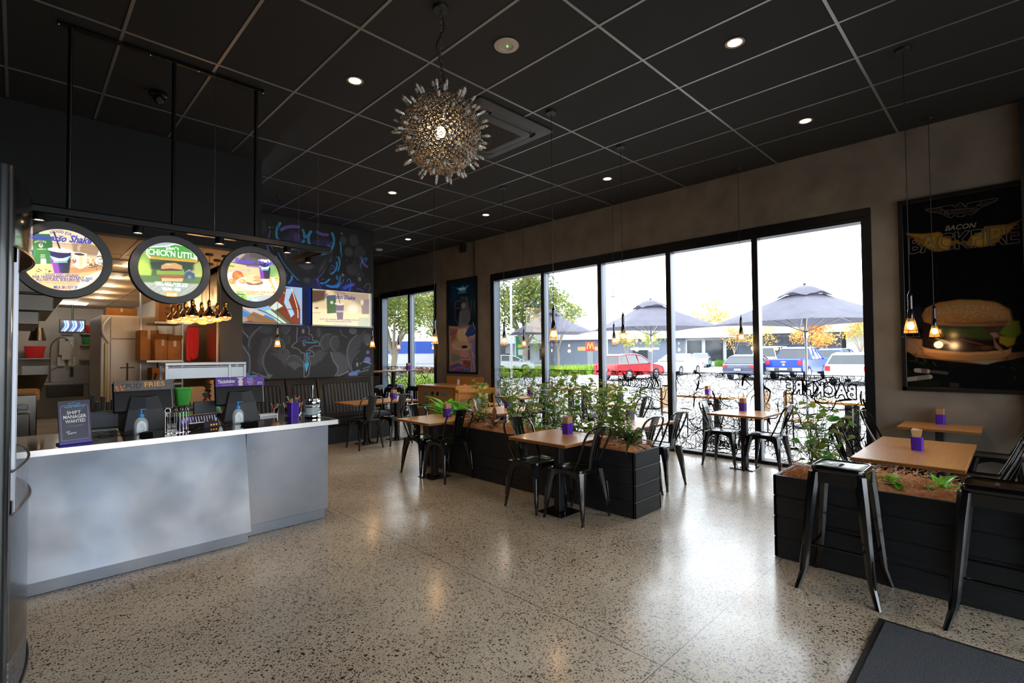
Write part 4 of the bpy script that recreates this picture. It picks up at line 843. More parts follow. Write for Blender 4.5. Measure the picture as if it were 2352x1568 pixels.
e|-0.367,2.007 -0.36,2.006 -0.367,2.011|0|6a4428|0.8|0.004
e|-0.647,1.898 -0.64,1.897 -0.647,1.902|0|6a4428|0.8|0.004
e|-0.276,1.936 -0.27,1.935 -0.276,1.94|0|6a4428|0.8|0.003
e|-0.08,1.973 -0.074,1.972 -0.08,1.977|0|5c3c22|0.8|0.003
e|-0.073,1.965 -0.067,1.965 -0.073,1.969|0|5c3c22|0.8|0.003
e|-0.44,1.99 -0.433,1.989 -0.44,1.994|0|d0b080|0.8|0.004
e|-0.298,1.865 -0.292,1.865 -0.298,1.869|0|6a4428|0.8|0.003
e|-0.162,1.86 -0.156,1.859 -0.162,1.864|0|e0c898|0.8|0.003
e|-0.314,1.906 -0.308,1.906 -0.314,1.911|0|d0b080|0.8|0.003
e|-0.402,2.028 -0.396,2.028 -0.402,2.033|0|6a4428|0.8|0.004
e|-0.717,2.005 -0.71,2.005 -0.717,2.01|0|e0c898|0.8|0.004
e|-0.08,1.923 -0.074,1.922 -0.08,1.927|0|5c3c22|0.8|0.003
e|-0.698,1.886 -0.691,1.886 -0.698,1.891|0|5c3c22|0.8|0.004
e|-0.47,2.068 -0.464,2.068 -0.47,2.073|0|6a4428|0.8|0.004
e|-0.66,2.02 -0.653,2.02 -0.66,2.025|0|5c3c22|0.8|0.004
e|-0.548,1.902 -0.541,1.901 -0.548,1.906|0|d0b080|0.8|0.004
e|-0.533,2.053 -0.527,2.053 -0.533,2.058|0|6a4428|0.8|0.004
e|-0.32,1.971 -0.314,1.971 -0.32,1.976|0|e0c898|0.8|0.004
e|-0.507,2.02 -0.5,2.019 -0.507,2.024|0|5c3c22|0.8|0.004
e|-0.277,1.899 -0.27,1.899 -0.276,1.903|0|6a4428|0.8|0.003
e|-0.209,1.894 -0.203,1.894 -0.209,1.898|0|6a4428|0.8|0.003
e|-0.616,1.917 -0.609,1.917 -0.616,1.922|0|5c3c22|0.8|0.004
e|-0.691,1.896 -0.684,1.896 -0.691,1.901|0|6a4428|0.8|0.004
e|-0.229,1.876 -0.222,1.875 -0.228,1.88|0|5c3c22|0.8|0.003
e|-0.119,1.882 -0.113,1.882 -0.119,1.886|0|d0b080|0.8|0.003
e|-0.169,1.921 -0.163,1.92 -0.169,1.925|0|5c3c22|0.8|0.003
e|-0.291,1.847 -0.285,1.847 -0.291,1.852|0|6a4428|0.8|0.003
e|-0.164,1.926 -0.157,1.925 -0.163,1.93|0|d0b080|0.8|0.003
e|-0.296,1.908 -0.29,1.907 -0.296,1.912|0|6a4428|0.8|0.003
e|-0.536,1.972 -0.529,1.971 -0.535,1.976|0|d0b080|0.8|0.004
e|-0.218,1.941 -0.212,1.941 -0.218,1.945|0|d0b080|0.8|0.003
e|-0.272,2.038 -0.266,2.038 -0.272,2.043|0|6a4428|0.8|0.003
e|-0.542,2.057 -0.535,2.057 -0.541,2.062|0|e0c898|0.8|0.004
e|-0.557,1.906 -0.55,1.906 -0.557,1.911|0|5c3c22|0.8|0.004
e|-0.226,1.841 -0.219,1.84 -0.226,1.845|0|6a4428|0.8|0.003
e|-0.116,1.98 -0.11,1.979 -0.116,1.984|0|d0b080|0.8|0.003
e|-0.302,1.916 -0.296,1.916 -0.302,1.921|0|d0b080|0.8|0.003
e|-0.312,1.984 -0.305,1.984 -0.312,1.989|0|e0c898|0.8|0.004
e|-0.297,2.026 -0.291,2.025 -0.297,2.03|0|6a4428|0.8|0.003
e|-0.676,2.024 -0.669,2.023 -0.676,2.028|0|d0b080|0.8|0.004
e|-0.254,1.906 -0.248,1.906 -0.254,1.911|0|e0c898|0.8|0.003
e|-0.242,1.989 -0.236,1.989 -0.242,1.993|0|6a4428|0.8|0.003
e|-0.398,2.037 -0.391,2.036 -0.398,2.041|0|5c3c22|0.8|0.004
e|-0.501,2.052 -0.494,2.051 -0.501,2.056|0|6a4428|0.8|0.004
e|-0.708,1.983 -0.701,1.982 -0.708,1.988|0|6a4428|0.8|0.004
e|-0.066,1.955 -0.06,1.955 -0.066,1.96|0|5c3c22|0.8|0.003
e|-0.217,1.992 -0.211,1.992 -0.217,1.997|0|e0c898|0.8|0.003
e|-0.628,1.896 -0.621,1.896 -0.628,1.901|0|e0c898|0.8|0.004
e|-0.133,1.893 -0.127,1.893 -0.133,1.898|0|5c3c22|0.8|0.003
e|-0.381,1.87 -0.374,1.87 -0.381,1.875|0|6a4428|0.8|0.004
e|-0.383,1.963 -0.376,1.963 -0.383,1.968|0|e0c898|0.8|0.004
e|-0.231,1.96 -0.225,1.96 -0.231,1.965|0|6a4428|0.8|0.003
e|-0.502,1.885 -0.495,1.884 -0.502,1.889|0|d0b080|0.8|0.004
e|-0.494,1.995 -0.487,1.995 -0.494,2|0|6a4428|0.8|0.004
e|-0.638,1.873 -0.631,1.873 -0.637,1.878|0|d0b080|0.8|0.004
e|-0.122,1.98 -0.116,1.979 -0.122,1.984|0|e0c898|0.8|0.003
e|-0.674,1.996 -0.667,1.996 -0.674,2.001|0|d0b080|0.8|0.004
e|-0.47,1.974 -0.463,1.973 -0.47,1.978|0|e0c898|0.8|0.004
e|-0.151,1.984 -0.145,1.983 -0.151,1.988|0|d0b080|0.8|0.003
e|-0.163,1.983 -0.157,1.983 -0.163,1.988|0|5c3c22|0.8|0.003
e|-0.545,2.015 -0.538,2.015 -0.544,2.02|0|e0c898|0.8|0.004
e|-0.586,1.994 -0.579,1.993 -0.586,1.999|0|6a4428|0.8|0.004
e|-0.135,1.87 -0.129,1.87 -0.135,1.875|0|6a4428|0.8|0.003
e|-0.118,1.842 -0.112,1.842 -0.118,1.847|0|5c3c22|0.8|0.003
e|-0.234,2.039 -0.228,2.038 -0.234,2.043|0|6a4428|0.8|0.003
e|-0.411,1.899 -0.405,1.899 -0.411,1.903|0|e0c898|0.8|0.004
e|-0.389,1.863 -0.383,1.863 -0.389,1.867|0|5c3c22|0.8|0.004
e|-0.6,1.986 -0.593,1.985 -0.599,1.99|0|e0c898|0.8|0.004
e|-0.514,1.908 -0.507,1.907 -0.514,1.912|0|e0c898|0.8|0.004
e|-0.438,2.013 -0.432,2.013 -0.438,2.018|0|6a4428|0.8|0.004
e|-0.34,1.972 -0.333,1.972 -0.339,1.977|0|5c3c22|0.8|0.004
e|-0.282,2.037 -0.276,2.037 -0.282,2.042|0|6a4428|0.8|0.003
e|-0.344,1.96 -0.338,1.96 -0.344,1.965|0|e0c898|0.8|0.004
e|-0.065,1.942 -0.059,1.942 -0.065,1.946|0|5c3c22|0.8|0.003
e|-0.345,2.005 -0.339,2.005 -0.345,2.01|0|5c3c22|0.8|0.004
e|-0.481,2.049 -0.474,2.048 -0.48,2.054|0|5c3c22|0.8|0.004
e|-0.467,1.89 -0.46,1.889 -0.466,1.894|0|5c3c22|0.8|0.004
e|-0.133,1.883 -0.127,1.883 -0.133,1.888|0|6a4428|0.8|0.003
e|-0.456,1.903 -0.45,1.903 -0.456,1.908|0|5c3c22|0.8|0.004
e|-0.458,1.993 -0.452,1.992 -0.458,1.997|0|d0b080|0.8|0.004
e|-0.379,1.936 -0.373,1.935 -0.379,1.94|0|e0c898|0.8|0.004
s|-0.852,1.47 -0.836,1.511|0.007|2c3a18|0.8|0.005
s|0.002,1.404 -0.014,1.421|0.007|3c4a24|0.8|0.005
s|-0.785,1.349 -0.78,1.388|0.007|1c2810|0.8|0.005
s|0.011,1.37 0.054,1.387|0.007|3c4a24|0.8|0.005
s|-0.035,1.342 -0.018,1.322|0.007|1c2810|0.8|0.005
s|-0.74,1.434 -0.771,1.464|0.007|3c4a24|0.8|0.005
s|-0.842,1.402 -0.837,1.418|0.007|2c3a18|0.8|0.005
s|-0.769,1.557 -0.795,1.576|0.007|3c4a24|0.8|0.005
s|-0.738,1.426 -0.762,1.376|0.007|2c3a18|0.8|0.005
s|-0.043,1.267 -0.011,1.268|0.007|3c4a24|0.8|0.005
s|0.03,1.391 0.052,1.406|0.007|2c3a18|0.8|0.005
s|-0.742,1.236 -0.749,1.253|0.007|2c3a18|0.8|0.005
s|-0.913,1.395 -0.936,1.387|0.007|1c2810|0.8|0.006
s|-0.005,1.389 0.018,1.385|0.007|3c4a24|0.8|0.005
s|-0.047,1.405 -0.034,1.436|0.007|1c2810|0.8|0.005
s|-0.788,1.234 -0.811,1.196|0.007|2c3a18|0.8|0.005
s|-0.023,1.274 -0.042,1.226|0.007|3c4a24|0.8|0.005
s|-0.726,1.356 -0.767,1.339|0.007|1c2810|0.8|0.005
s|-0.809,1.407 -0.767,1.403|0.007|3c4a24|0.8|0.005
s|-0.835,1.436 -0.883,1.425|0.007|3c4a24|0.8|0.005
s|-0.724,1.381 -0.714,1.369|0.007|1c2810|0.8|0.005
s|-0.741,1.414 -0.756,1.432|0.007|3c4a24|0.8|0.005
s|-0.056,1.359 -0.047,1.356|0.007|3c4a24|0.8|0.005
s|-0.916,1.437 -0.958,1.411|0.007|3c4a24|0.8|0.006
s|0.026,1.323 0.036,1.3|0.007|3c4a24|0.8|0.005
s|-0.87,1.302 -0.915,1.296|0.007|2c3a18|0.8|0.005
s|-0.739,1.416 -0.728,1.414|0.007|2c3a18|0.8|0.005
s|-0.03,1.35 -0.049,1.361|0.007|3c4a24|0.8|0.005
s|-0.652,1.37 -0.677,1.415|0.007|3c4a24|0.8|0.005
s|-0.838,1.482 -0.811,1.532|0.007|2c3a18|0.8|0.005
s|-0.813,1.424 -0.82,1.448|0.007|3c4a24|0.8|0.005
s|0.039,1.425 0.059,1.408|0.007|2c3a18|0.8|0.005
s|-0.771,1.305 -0.758,1.292|0.007|3c4a24|0.8|0.005
s|-0.09,1.291 -0.075,1.285|0.007|2c3a18|0.8|0.005
s|-0.898,1.345 -0.938,1.341|0.007|2c3a18|0.8|0.006
s|0.07,1.484 0.069,1.476|0.006|2c3a18|0.8|0.005
s|-0.109,1.368 -0.128,1.363|0.007|3c4a24|0.8|0.005
s|-0.085,1.429 -0.085,1.468|0.007|1c2810|0.8|0.005
s|-0.816,1.449 -0.821,1.432|0.007|3c4a24|0.8|0.005
s|-0.746,1.329 -0.738,1.314|0.007|3c4a24|0.8|0.005
s|-0.9,1.215 -0.708,1.249|0.048|a8a09a|1|0.006
s|-0.812,1.254 -0.809,1.207|0.007|4a3c38|1|0.004
s|-0.794,1.257 -0.791,1.21|0.007|4a3c38|1|0.004
s|-0.777,1.26 -0.774,1.213|0.007|4a3c38|1|0.004
s|-0.76,1.263 -0.757,1.216|0.007|4a3c38|1|0.004
s|-0.743,1.266 -0.74,1.219|0.007|4a3c38|1|0.004
s|-0.726,1.269 -0.723,1.223|0.007|4a3c38|1|0.004
s|-0.824,1.32 -0.726,1.31|0.048|a8a09a|1|0.005
s|-0.779,1.339 -0.776,1.292|0.007|4a3c38|1|0.004
s|-0.77,1.338 -0.767,1.291|0.007|4a3c38|1|0.004
s|-0.761,1.337 -0.758,1.29|0.007|4a3c38|1|0.004
s|-0.752,1.337 -0.749,1.289|0.007|4a3c38|1|0.004
s|-0.744,1.336 -0.741,1.289|0.007|4a3c38|1|0.004
s|-0.735,1.335 -0.732,1.288|0.007|4a3c38|1|0.004
s|-0.68,1.308 -0.618,1.3 -0.564,1.292|0.036|3c444c|1|0.005
p|-0.54,1.19 -0.458,1.186 -0.468,1.137 -0.541,1.137|0|3c3430|0.9|0.011
p|-0.887,2.036 -0.783,2.056 -0.742,1.962 -0.76,1.817 -0.894,1.749|0|2c2c3c|0.5|0.056
p|-0.884,2.907 -0.786,2.882 -0.722,2.871 -0.634,2.864 -0.615,2.874 -0.577,2.857 -0.559,2.82 -0.494,2.784 -0.491,2.746 -0.44,2.756 -0.422,2.722 -0.404,2.731 -0.359,2.724 -0.331,2.78 -0.286,2.79 -0.233,2.817 -0.224,2.86 -0.138,2.855 -0.038,2.851 0.011,2.865 0.068,2.891 0.027,2.844 0.002,2.826 -0.049,2.754 -0.09,2.744 -0.117,2.683 -0.147,2.665 -0.185,2.653 -0.263,2.642 -0.316,2.668 -0.342,2.666 -0.396,2.693 -0.441,2.713 -0.496,2.697 -0.516,2.657 -0.582,2.649 -0.658,2.666 -0.696,2.704 -0.725,2.728 -0.769,2.748 -0.803,2.798 -0.817,2.846 -0.872,2.881|0|9a6a1c|1|0.016
p|-0.852,2.887 -0.722,2.861 -0.625,2.863 -0.568,2.846 -0.578,2.811 -0.655,2.824 -0.753,2.815 -0.802,2.856|0|b08428|0.9|0.019
p|-0.693,2.831 -0.626,2.819 -0.619,2.679 -0.686,2.703 -0.724,2.772|0|c09a38|0.8|0.025
p|-0.588,2.812 -0.495,2.759 -0.515,2.676 -0.572,2.666 -0.608,2.74|0|c8a048|0.7|0.025
p|-0.331,2.768 -0.26,2.791 -0.19,2.803 -0.193,2.672 -0.289,2.664 -0.324,2.694|0|c09a40|0.8|0.024
p|-0.173,2.835 -0.03,2.832 0.027,2.85 -0.048,2.765 -0.116,2.73 -0.175,2.717|0|b88c2c|0.8|0.018
p|-0.559,2.826 -0.494,2.802 -0.513,2.781 -0.559,2.807|0|5a1c0c|0.8|0.012
p|-0.404,2.725 -0.363,2.731 -0.369,2.677 -0.396,2.687|0|6a2c10|0.8|0.012
p|-0.813,2.8 -0.734,2.748 -0.725,2.721 -0.784,2.744|0|5a2410|0.8|0.009
p|-0.04,2.764 0.017,2.765 0.008,2.72 -0.049,2.736|0|6a2c10|0.6|0.012
s|-0.703,3.147 -0.647,3.145 -0.467,3.145 -0.458,3.138 -0.465,3.128 -0.452,3.115 -0.407,3.167 -0.355,3.091 -0.359,3.12 -0.351,3.139 -0.234,3.14 -0.11,3.142 -0.119,3.12 -0.158,3.096 -0.253,3.067 -0.29,3.026 -0.326,3 -0.356,3.025 -0.379,3.002 -0.407,3 -0.438,3.011 -0.461,3.037 -0.485,3.005 -0.512,3.016 -0.553,3.065 -0.61,3.09 -0.672,3.109 -0.703,3.147|0.006|6e625c|1|0.001
s|-0.566,3.137 -0.562,3.114 -0.534,3.102 -0.54,3.053|0.005|6e625c|1|0.001
s|-0.243,3.138 -0.252,3.108 -0.279,3.096|0.005|6e625c|1|0.001
s|-0.524,3.094 -0.279,3.078 -0.267,3.057 -0.285,3.037 -0.525,3.053 -0.537,3.071 -0.524,3.094|0.006|6e625c|1|0.001
s|-0.701,3.137 -0.561,3.133|0.004|6e625c|1|0.001
s|-0.677,3.116 -0.562,3.117|0.004|6e625c|1|0.001
s|-0.639,3.099 -0.553,3.103|0.004|6e625c|1|0.001
s|-0.6,3.088 -0.539,3.09|0.004|6e625c|1|0.001
s|-0.252,3.114 -0.123,3.121|0.004|6e625c|1|0.001
s|-0.261,3.098 -0.149,3.103|0.004|6e625c|1|0.001
s|-0.279,3.09 -0.192,3.089|0.004|6e625c|1|0.001
s|-0.287,3.14 -0.243,3.136|0.002|6e625c|1|0.001
s|-0.407,3.158 -0.445,3.096|0.004|6e625c|1|0.001
s|-0.405,3.158 -0.368,3.088|0.004|6e625c|1|0.001
s|-0.408,3.121 -0.413,3.095|0.005|6e625c|1|0.001
s|-0.431,3.043 -0.429,3.018|0.004|6e625c|1|0.001
s|-0.385,3.04 -0.387,3.01|0.004|6e625c|1|0.001
s|-0.507,3.046 -0.526,3.032|0.004|6e625c|1|0.001
s|-0.316,3.031 -0.299,3.016|0.004|6e625c|1|0.001
s|-0.502,3.049 -0.514,3.023|0.004|6e625c|1|0.001""", [('BACKFIRE', [(-0.856, 2.668), (0.035, 2.652)], 0.1741, '2a2620', 0.03, 0, 0), ('BURGERFUEL', [(-0.528, 3.06), (-0.285, 3.052)], 0.026, '6e625c', 0.03, 0, 0), ('BACON', [(-0.541, 2.87), (-0.285, 2.862)], 0.0534, '5c5048', 0.02, 0.25, 0)])
ART['poster_b'] = ("""\
p|-9.585,3.312 -8.415,3.288 -8.408,1.063 -9.57,1.056|0|101a2a|1|0.007
p|-9.494,3.234 -8.48,3.232 -8.483,2.915 -8.585,2.542 -9.481,2.738|0|15304a|0.9|0.09
p|-8.778,3.029 -8.481,3.084 -8.49,2.324 -8.717,2.508|0|1a3a4c|0.9|0.065
p|-9.296,3.124 -9.05,3.077 -9.032,3.141 -8.963,3.134 -8.947,3.1 -8.743,3.133 -8.879,3.028 -8.948,2.98 -9.121,3.007 -9.19,3.069|0|28a0dc|1|0.007
p|-9.155,3.099 -8.896,3.084 -8.913,3.031 -9.12,3.04|0|dce8f0|1|0.007
s|-9.174,2.979 -8.863,2.972|0.022|2aa4e0|1|0.004
p|-9.522,2.223 -9.06,2.18 -8.72,2.208 -8.493,1.987 -8.503,1.145 -9.515,1.102|0|c49a88|1|0.036
p|-9.182,2.142 -8.888,2.151 -8.824,1.826 -8.926,1.785 -9.133,1.811 -9.219,1.967|0|e8c8a8|1|0.013
p|-9.108,2.534 -8.783,2.598 -8.735,2.359 -8.854,2.171 -9.164,2.141|0|8a8a90|0.8|0.044
p|-9.052,2.88 -8.83,2.861 -8.782,2.641 -8.718,2.422 -8.854,2.236 -9.093,2.27|0|5c6470|0.8|0.044
e|-8.967,2.764 -8.865,2.756 -8.966,2.851|0|2a2a34|0.8|0.022
e|-8.968,2.677 -8.893,2.671 -8.968,2.742|0|c0b8a8|0.5|0.022
p|-8.787,2.168 -8.62,2.267 -8.51,1.987 -8.823,1.933 -8.924,2.001|0|2c4a98|1|0.009
s|-8.637,2.268 -8.51,1.977 -8.79,1.943|0.015|c8d4dc|1|0.004
s|-9.299,2.813 -9.286,2.368 -9.163,2.251|0.016|5a4890|1|0.007
s|-9.088,2.796 -9.264,2.81 -9.301,2.635 -9.107,2.621|0.015|7a4878|1|0.007
s|-8.681,2.784 -8.716,2.551 -8.751,2.381|0.017|8a4a50|1|0.006
s|-8.881,2.822 -8.866,2.691 -8.784,2.512|0.015|6c5aa0|1|0.006
e|-9.064,1.744 -8.692,1.737 -9.063,1.853|0|d8b49c|1|0.026
s|-9.381,1.794 -9.275,1.681 -8.962,1.634 -8.726,1.695 -8.658,1.822|0.02|e8d8c8|1|0.009
e|-8.944,1.72 -8.826,1.718 -8.944,1.755|0|2a1a1c|1|0.013
p|-9.504,2.178 -9.2,2.143 -9.273,1.924 -9.453,1.818|0|a0644c|0.8|0.045
s|-9.488,2.02 -9.271,2.079 -9.2,2.143|0.016|7a3c7c|1|0.007
p|-9.456,1.572 -9.136,1.526 -9.067,1.417 -9.421,1.371|0|5c9488|0.8|0.045
p|-9.134,1.679 -8.793,1.61 -8.728,1.481 -9.068,1.395|0|e0a0a0|0.8|0.044
s|-9.101,1.482 -8.862,1.439 -8.727,1.524 -8.793,1.61|0.022|5c78c0|1|0.009
p|-8.998,1.417 -8.729,1.396 -8.73,1.268 -9,1.287|0|7a2c30|0.9|0.013
s|-8.999,1.373 -8.736,1.37|0.013|d86a50|1|0.004
s|-8.999,1.319 -8.736,1.315|0.013|d86a50|1|0.004
p|-9.495,1.281 -9.173,1.351 -8.932,1.266 -8.73,1.311 -8.732,1.14 -9.496,1.114|0|5a4a8c|0.9|0.036
s|-9.423,1.171 -9.138,1.285 -8.865,1.18 -8.763,1.268|0.02|4ab0dc|1|0.007
s|-9.459,1.237 -9.28,1.173 -8.932,1.287|0.018|c05a90|1|0.007
p|-8.757,1.867 -8.494,1.902 -8.503,1.145 -8.682,1.141 -8.727,1.524|0|8c84c0|0.9|0.034
s|-8.708,1.801 -8.662,1.481 -8.567,1.164|0.013|e0e0f0|1|0.004
s|-8.527,1.861 -8.611,1.587 -8.534,1.27|0.013|5090c8|1|0.004
s|-8.661,1.588 -8.516,1.397|0.011|f0e8f0|1|0.004
s|-8.515,2.918 -8.616,2.672 -8.521,2.41|0.013|78a8b8|0.8|0.009
s|-9.403,3.202 -9.262,2.987 -9.371,2.819|0.018|1f5070|0.8|0.013
s|-9.452,1.974 -9.383,1.616 -9.456,1.483|0.018|e8a848|0.8|0.011""", [])
# ================================================================== ROOM SHELL
def floor_mat():
    m = bpy.data.materials.new('polished_concrete'); m.use_nodes = True; N = m.node_tree.nodes; L = m.node_tree.links; b = N['Principled BSDF']
    tc = N.new('ShaderNodeTexCoord')
    def mix(f, a, c):
        x = N.new('ShaderNodeMix'); x.data_type = 'RGBA'; L.new(f, x.inputs[0])
        for s_, i in ((a, 6), (c, 7)):
            if isinstance(s_, tuple): x.inputs[i].default_value = (*s_, 1)
            else: L.new(s_, x.inputs[i])
        return x.outputs[2]
    def rng(v, a, b_, c=0, d=1):
        r = N.new('ShaderNodeMapRange'); L.new(v, r.inputs[0]); r.inputs[1].default_value = a; r.inputs[2].default_value = b_; r.inputs[3].default_value = c; r.inputs[4].default_value = d; return r.outputs[0]
    def mul(a, b_):
        r = N.new('ShaderNodeMath'); r.operation = 'MULTIPLY'; L.new(a, r.inputs[0])
        if isinstance(b_, float): r.inputs[1].default_value = b_
        else: L.new(b_, r.inputs[1])
        return r.outputs[0]
    nz = N.new('ShaderNodeTexNoise'); nz.inputs['Scale'].default_value = 1.3; nz.inputs['Detail'].default_value = 6; L.new(tc.outputs['Object'], nz.inputs['Vector'])
    nf = N.new('ShaderNodeTexNoise'); nf.inputs['Scale'].default_value = 260; nf.inputs['Detail'].default_value = 2; L.new(tc.outputs['Object'], nf.inputs['Vector'])
    base = mix(rng(nz.outputs[0], .3, .7), lin('d8cbb6'), lin('beae98')); base = mix(rng(nf.outputs[0], .45, .7, 0, .5), base, lin('9a8f82'))
    wrp = N.new('ShaderNodeTexNoise'); wrp.inputs['Scale'].default_value = 70; L.new(tc.outputs['Object'], wrp.inputs['Vector'])
    va = N.new('ShaderNodeVectorMath'); va.operation = 'MULTIPLY_ADD'; va.inputs[1].default_value = (.010, .010, 0); L.new(wrp.outputs['Color'], va.inputs[0]); L.new(tc.outputs['Object'], va.inputs[2])
    gate = rng(nz.outputs[0], .35, .6, .9, 1.12)
    for sc, t0, dens, c0 in ((140, .36, .42, '2c2b2a'), (72, .36, .45, '262626'), (36, .28, .90, '1e1f20')):
        v = N.new('ShaderNodeTexVoronoi'); v.inputs['Scale'].default_value = sc; v.inputs['Randomness'].default_value = 1.0; L.new(va.outputs[0], v.inputs['Vector'])
        sp = N.new('ShaderNodeSeparateColor'); L.new(v.outputs['Color'], sp.inputs[0])
        on = rng(sp.outputs[0], dens-.02, dens+.02); th = rng(sp.outputs[1], 0, 1, .20, t0+.12)
        df = N.new('ShaderNodeMath'); df.operation = 'SUBTRACT'; L.new(mul(th, gate), df.inputs[0]); L.new(v.outputs['Distance'], df.inputs[1])
        f = mul(on, rng(df.outputs[0], -.02, .03))
        colr = mix(rng(sp.outputs[2], .5, 1, 0, .6), lin(c0), lin('5e5850')); base = mix(f, base, colr)
    # saw-cut joints
    sx = N.new('ShaderNodeSeparateXYZ'); L.new(tc.outputs['Object'], sx.inputs[0])
    for out, pos in ((0, 2.29), (1, 1.28), (0, 5.32)):
        d = N.new('ShaderNodeMath'); d.operation = 'SUBTRACT'; L.new(sx.outputs[out], d.inputs[0]); d.inputs[1].default_value = pos
        a = N.new('ShaderNodeMath'); a.operation = 'ABSOLUTE'; L.new(d.outputs[0], a.inputs[0])
        base = mix(rng(a.outputs[0], .0018, .0032, 1, 0), base, lin('2a2723'))
    L.new(base, b.inputs['Base Color'])
    L.new(rng(nz.outputs[0], .3, .75, .24, .38), b.inputs['Roughness']); b.inputs['Specular IOR Level'].default_value = .55
    b.inputs['Coat Weight'].default_value = .35; b.inputs['Coat Roughness'].default_value = .16
    return m
o = struct(MB().box(-3.2, 7.56, -3.6, 18.2, -.12, 0).obj('floor', floor_mat()))
M_ceil = mat('ceiling_tile', '131313', .85, noise=('1a1918', 220, (1, 1, 1)), bump=(.35, 400, (1, 1, 1)))
struct(MB().box(-3.2, 7.56, -3.6, 14.6, ZC, ZC+.1).obj('ceiling', M_ceil))
M_bar = mat('ceiling_rail', '85878c', .36, .55)
M_bard = mat('ceiling_rail_dark', '1c1b1b', .6)
mb = MB()
XL = [3.21+.66*k for k in range(-9, 6)]; YL = [.935+1.3155*k for k in range(-3, 10)]
for x in XL:
    if x < 7.2 and x > -3: mb.box(x-.011, x+.011, -3.5, 14.5 if x > 5.3 else (9.3 if x > 2.3 else 6.9), ZC-.004, ZC+.01)
for y in YL:
    if y < 14.4: mb.box(-3.1 if y < 6.9 else (2.3 if y < 9.3 else 5.3), XW, y-.011, y+.011, ZC-.0045, ZC+.01)
struct(mb.obj('trim_1', M_bar))
# walls
M_wallg = mat('grey_plaster', '7e7468', .62, noise=('6c6359', 2.6, (1, 1, 1)), bump=(.15, 8, (1, 1, 1)))
M_wallb = mat('black_wall', '131417', .6)
M_out = mat('outside_render', '8a8a88', .8)
def wall_boxes(name, boxes, m):
    mb = MB()
    for b in boxes: mb.box(*b)
    return struct(mb.obj(name, m))
WT = XW+.22
wall_boxes('wall_right', [(XW, WT, -.06, 1.22, 0, ZC), (XW, WT, 1.22, 8.06, 3.285, ZC), (XW, WT, 8.06, 10.05, 0, ZC), (XW, WT, 10.05, 12.72, 3.29, ZC), (XW, WT, 12.72, 14.6, 0, ZC), (XW-.02, WT, -3.6, -.06, 0, ZC)], M_wallg)
struct(MB().box(XW-.10, XW-.021, -.30, -.06, 0, ZC).obj('trim_2', M_wallb))
wall_boxes('wall_far', [(5.27, XW, 14.5, 14.6, 0, ZC)], M_wallg)
wall_boxes('wall_left', [(-3.2, -3.1, -3.6, 7.2, 0, ZC)], M_wallb)
wall_boxes('wall_back', [(-3.2, -1.9, -3.7, -3.6, 0, ZC), (-1.9, 6.7, -3.7, -3.6, 3.2, ZC), (6.7, WT, -3.7, -3.6, 0, ZC)], M_wallb)
wall_boxes('wall_bulkhead', [(-3.1, 2.27, 6.95, 7.1, 2.9, ZC), (2.12, 2.27, 7.1, 9.4, 2.9, ZC)], mat('bulkhead_black', '08090b', .7))
# mural block: grooved panels, thickness, side return
M_mur = mat('mural_board', '1d1e21', .7)
mb = MB()
gx = [2.6, 2.83, 3.35, 3.80, 4.22, 4.62, 4.98, 5.27]
for a, c in zip(gx, gx[1:]): mb.bbox(a+.002, c-.002, 9.4, 9.44, 0, ZC, .004)
mb.box(2.6, 5.27, 9.43, 9.55, 0, ZC); mb.box(5.15, 5.27, 9.43, 14.5, 0, ZC)
struct(mb.obj('wall_mural', M_mur))
wall_boxes('wall_pillar', [(2.3, 2.62, 8.9, 9.42, 0, 2.9), (2.3, 2.42, 9.42, 9.6, 0, 2.9)], mat('pillar_grey', '242220', .6))
cv = Canvas(2.62, 5.26, .95, 4.10, 420, '1d1e21'); cv.play(ART['mural'][0]); cv.grain(.12)
for g in gx: cv.item('s', [(g, .9), (g, 4.2)], .005, '08080a', 1, .003)
mo = cv.obj('mural_paint', mat('spray_paint', '1d1e21', .6, attr=True), None, z=0); mo.rotation_euler = FY; mo.location = (0, 9.3985, 0); mo['kind'] = 'structure'; mo.name = 'trim_3'
# ---- windows
M_frame = mat('window_frame_black', '0d1016', .4, .3)
M_mull = mat('mullion_lit_grey', '5c646e', .35, .5)  # paler than the frame: daylight on the side faces is put into the colour
M_glass = glassmat('clear_glass', 'f4f8f8', .6)
def ribbon(mb, pts, w, x, z=0):
    P = smooth2(pts) if len(pts) > 2 else pts
    L_, R_ = [], []
    n = len(P)
    for i, p in enumerate(P):
        a = P[max(0, i-1)]; b = P[min(n-1, i+1)]; dx, dy = b[0]-a[0], b[1]-a[1]; l = math.hypot(dx, dy)+1e-9
        ww = w*(.25+.75*math.sin(PI*(i+.5)/n))/2
        L_.append((p[0]-dy/l*ww, p[1]+dx/l*ww, z)); R_.append((p[0]+dy/l*ww, p[1]-dx/l*ww, z))
    b0 = mb.vadd(L_); b1 = mb.vadd(R_)
    for i in range(n-1): mb.face((b0+i, b0+i+1, b1+i+1, b1+i))
def ribbon2(mb, a, c, w, z, mi):
    dx, dy = c[0]-a[0], c[1]-a[1]; l = math.hypot(dx, dy)+1e-9; nx, ny = -dy/l*w/2, dx/l*w/2; n = mb.vadd([(a[0]-nx, a[1]-ny, z), (c[0]-nx, c[1]-ny, z), (c[0]+nx, c[1]+ny, z), (a[0]+nx, a[1]+ny, z)]); mb.face((n, n+1, n+2, n+3), mi)
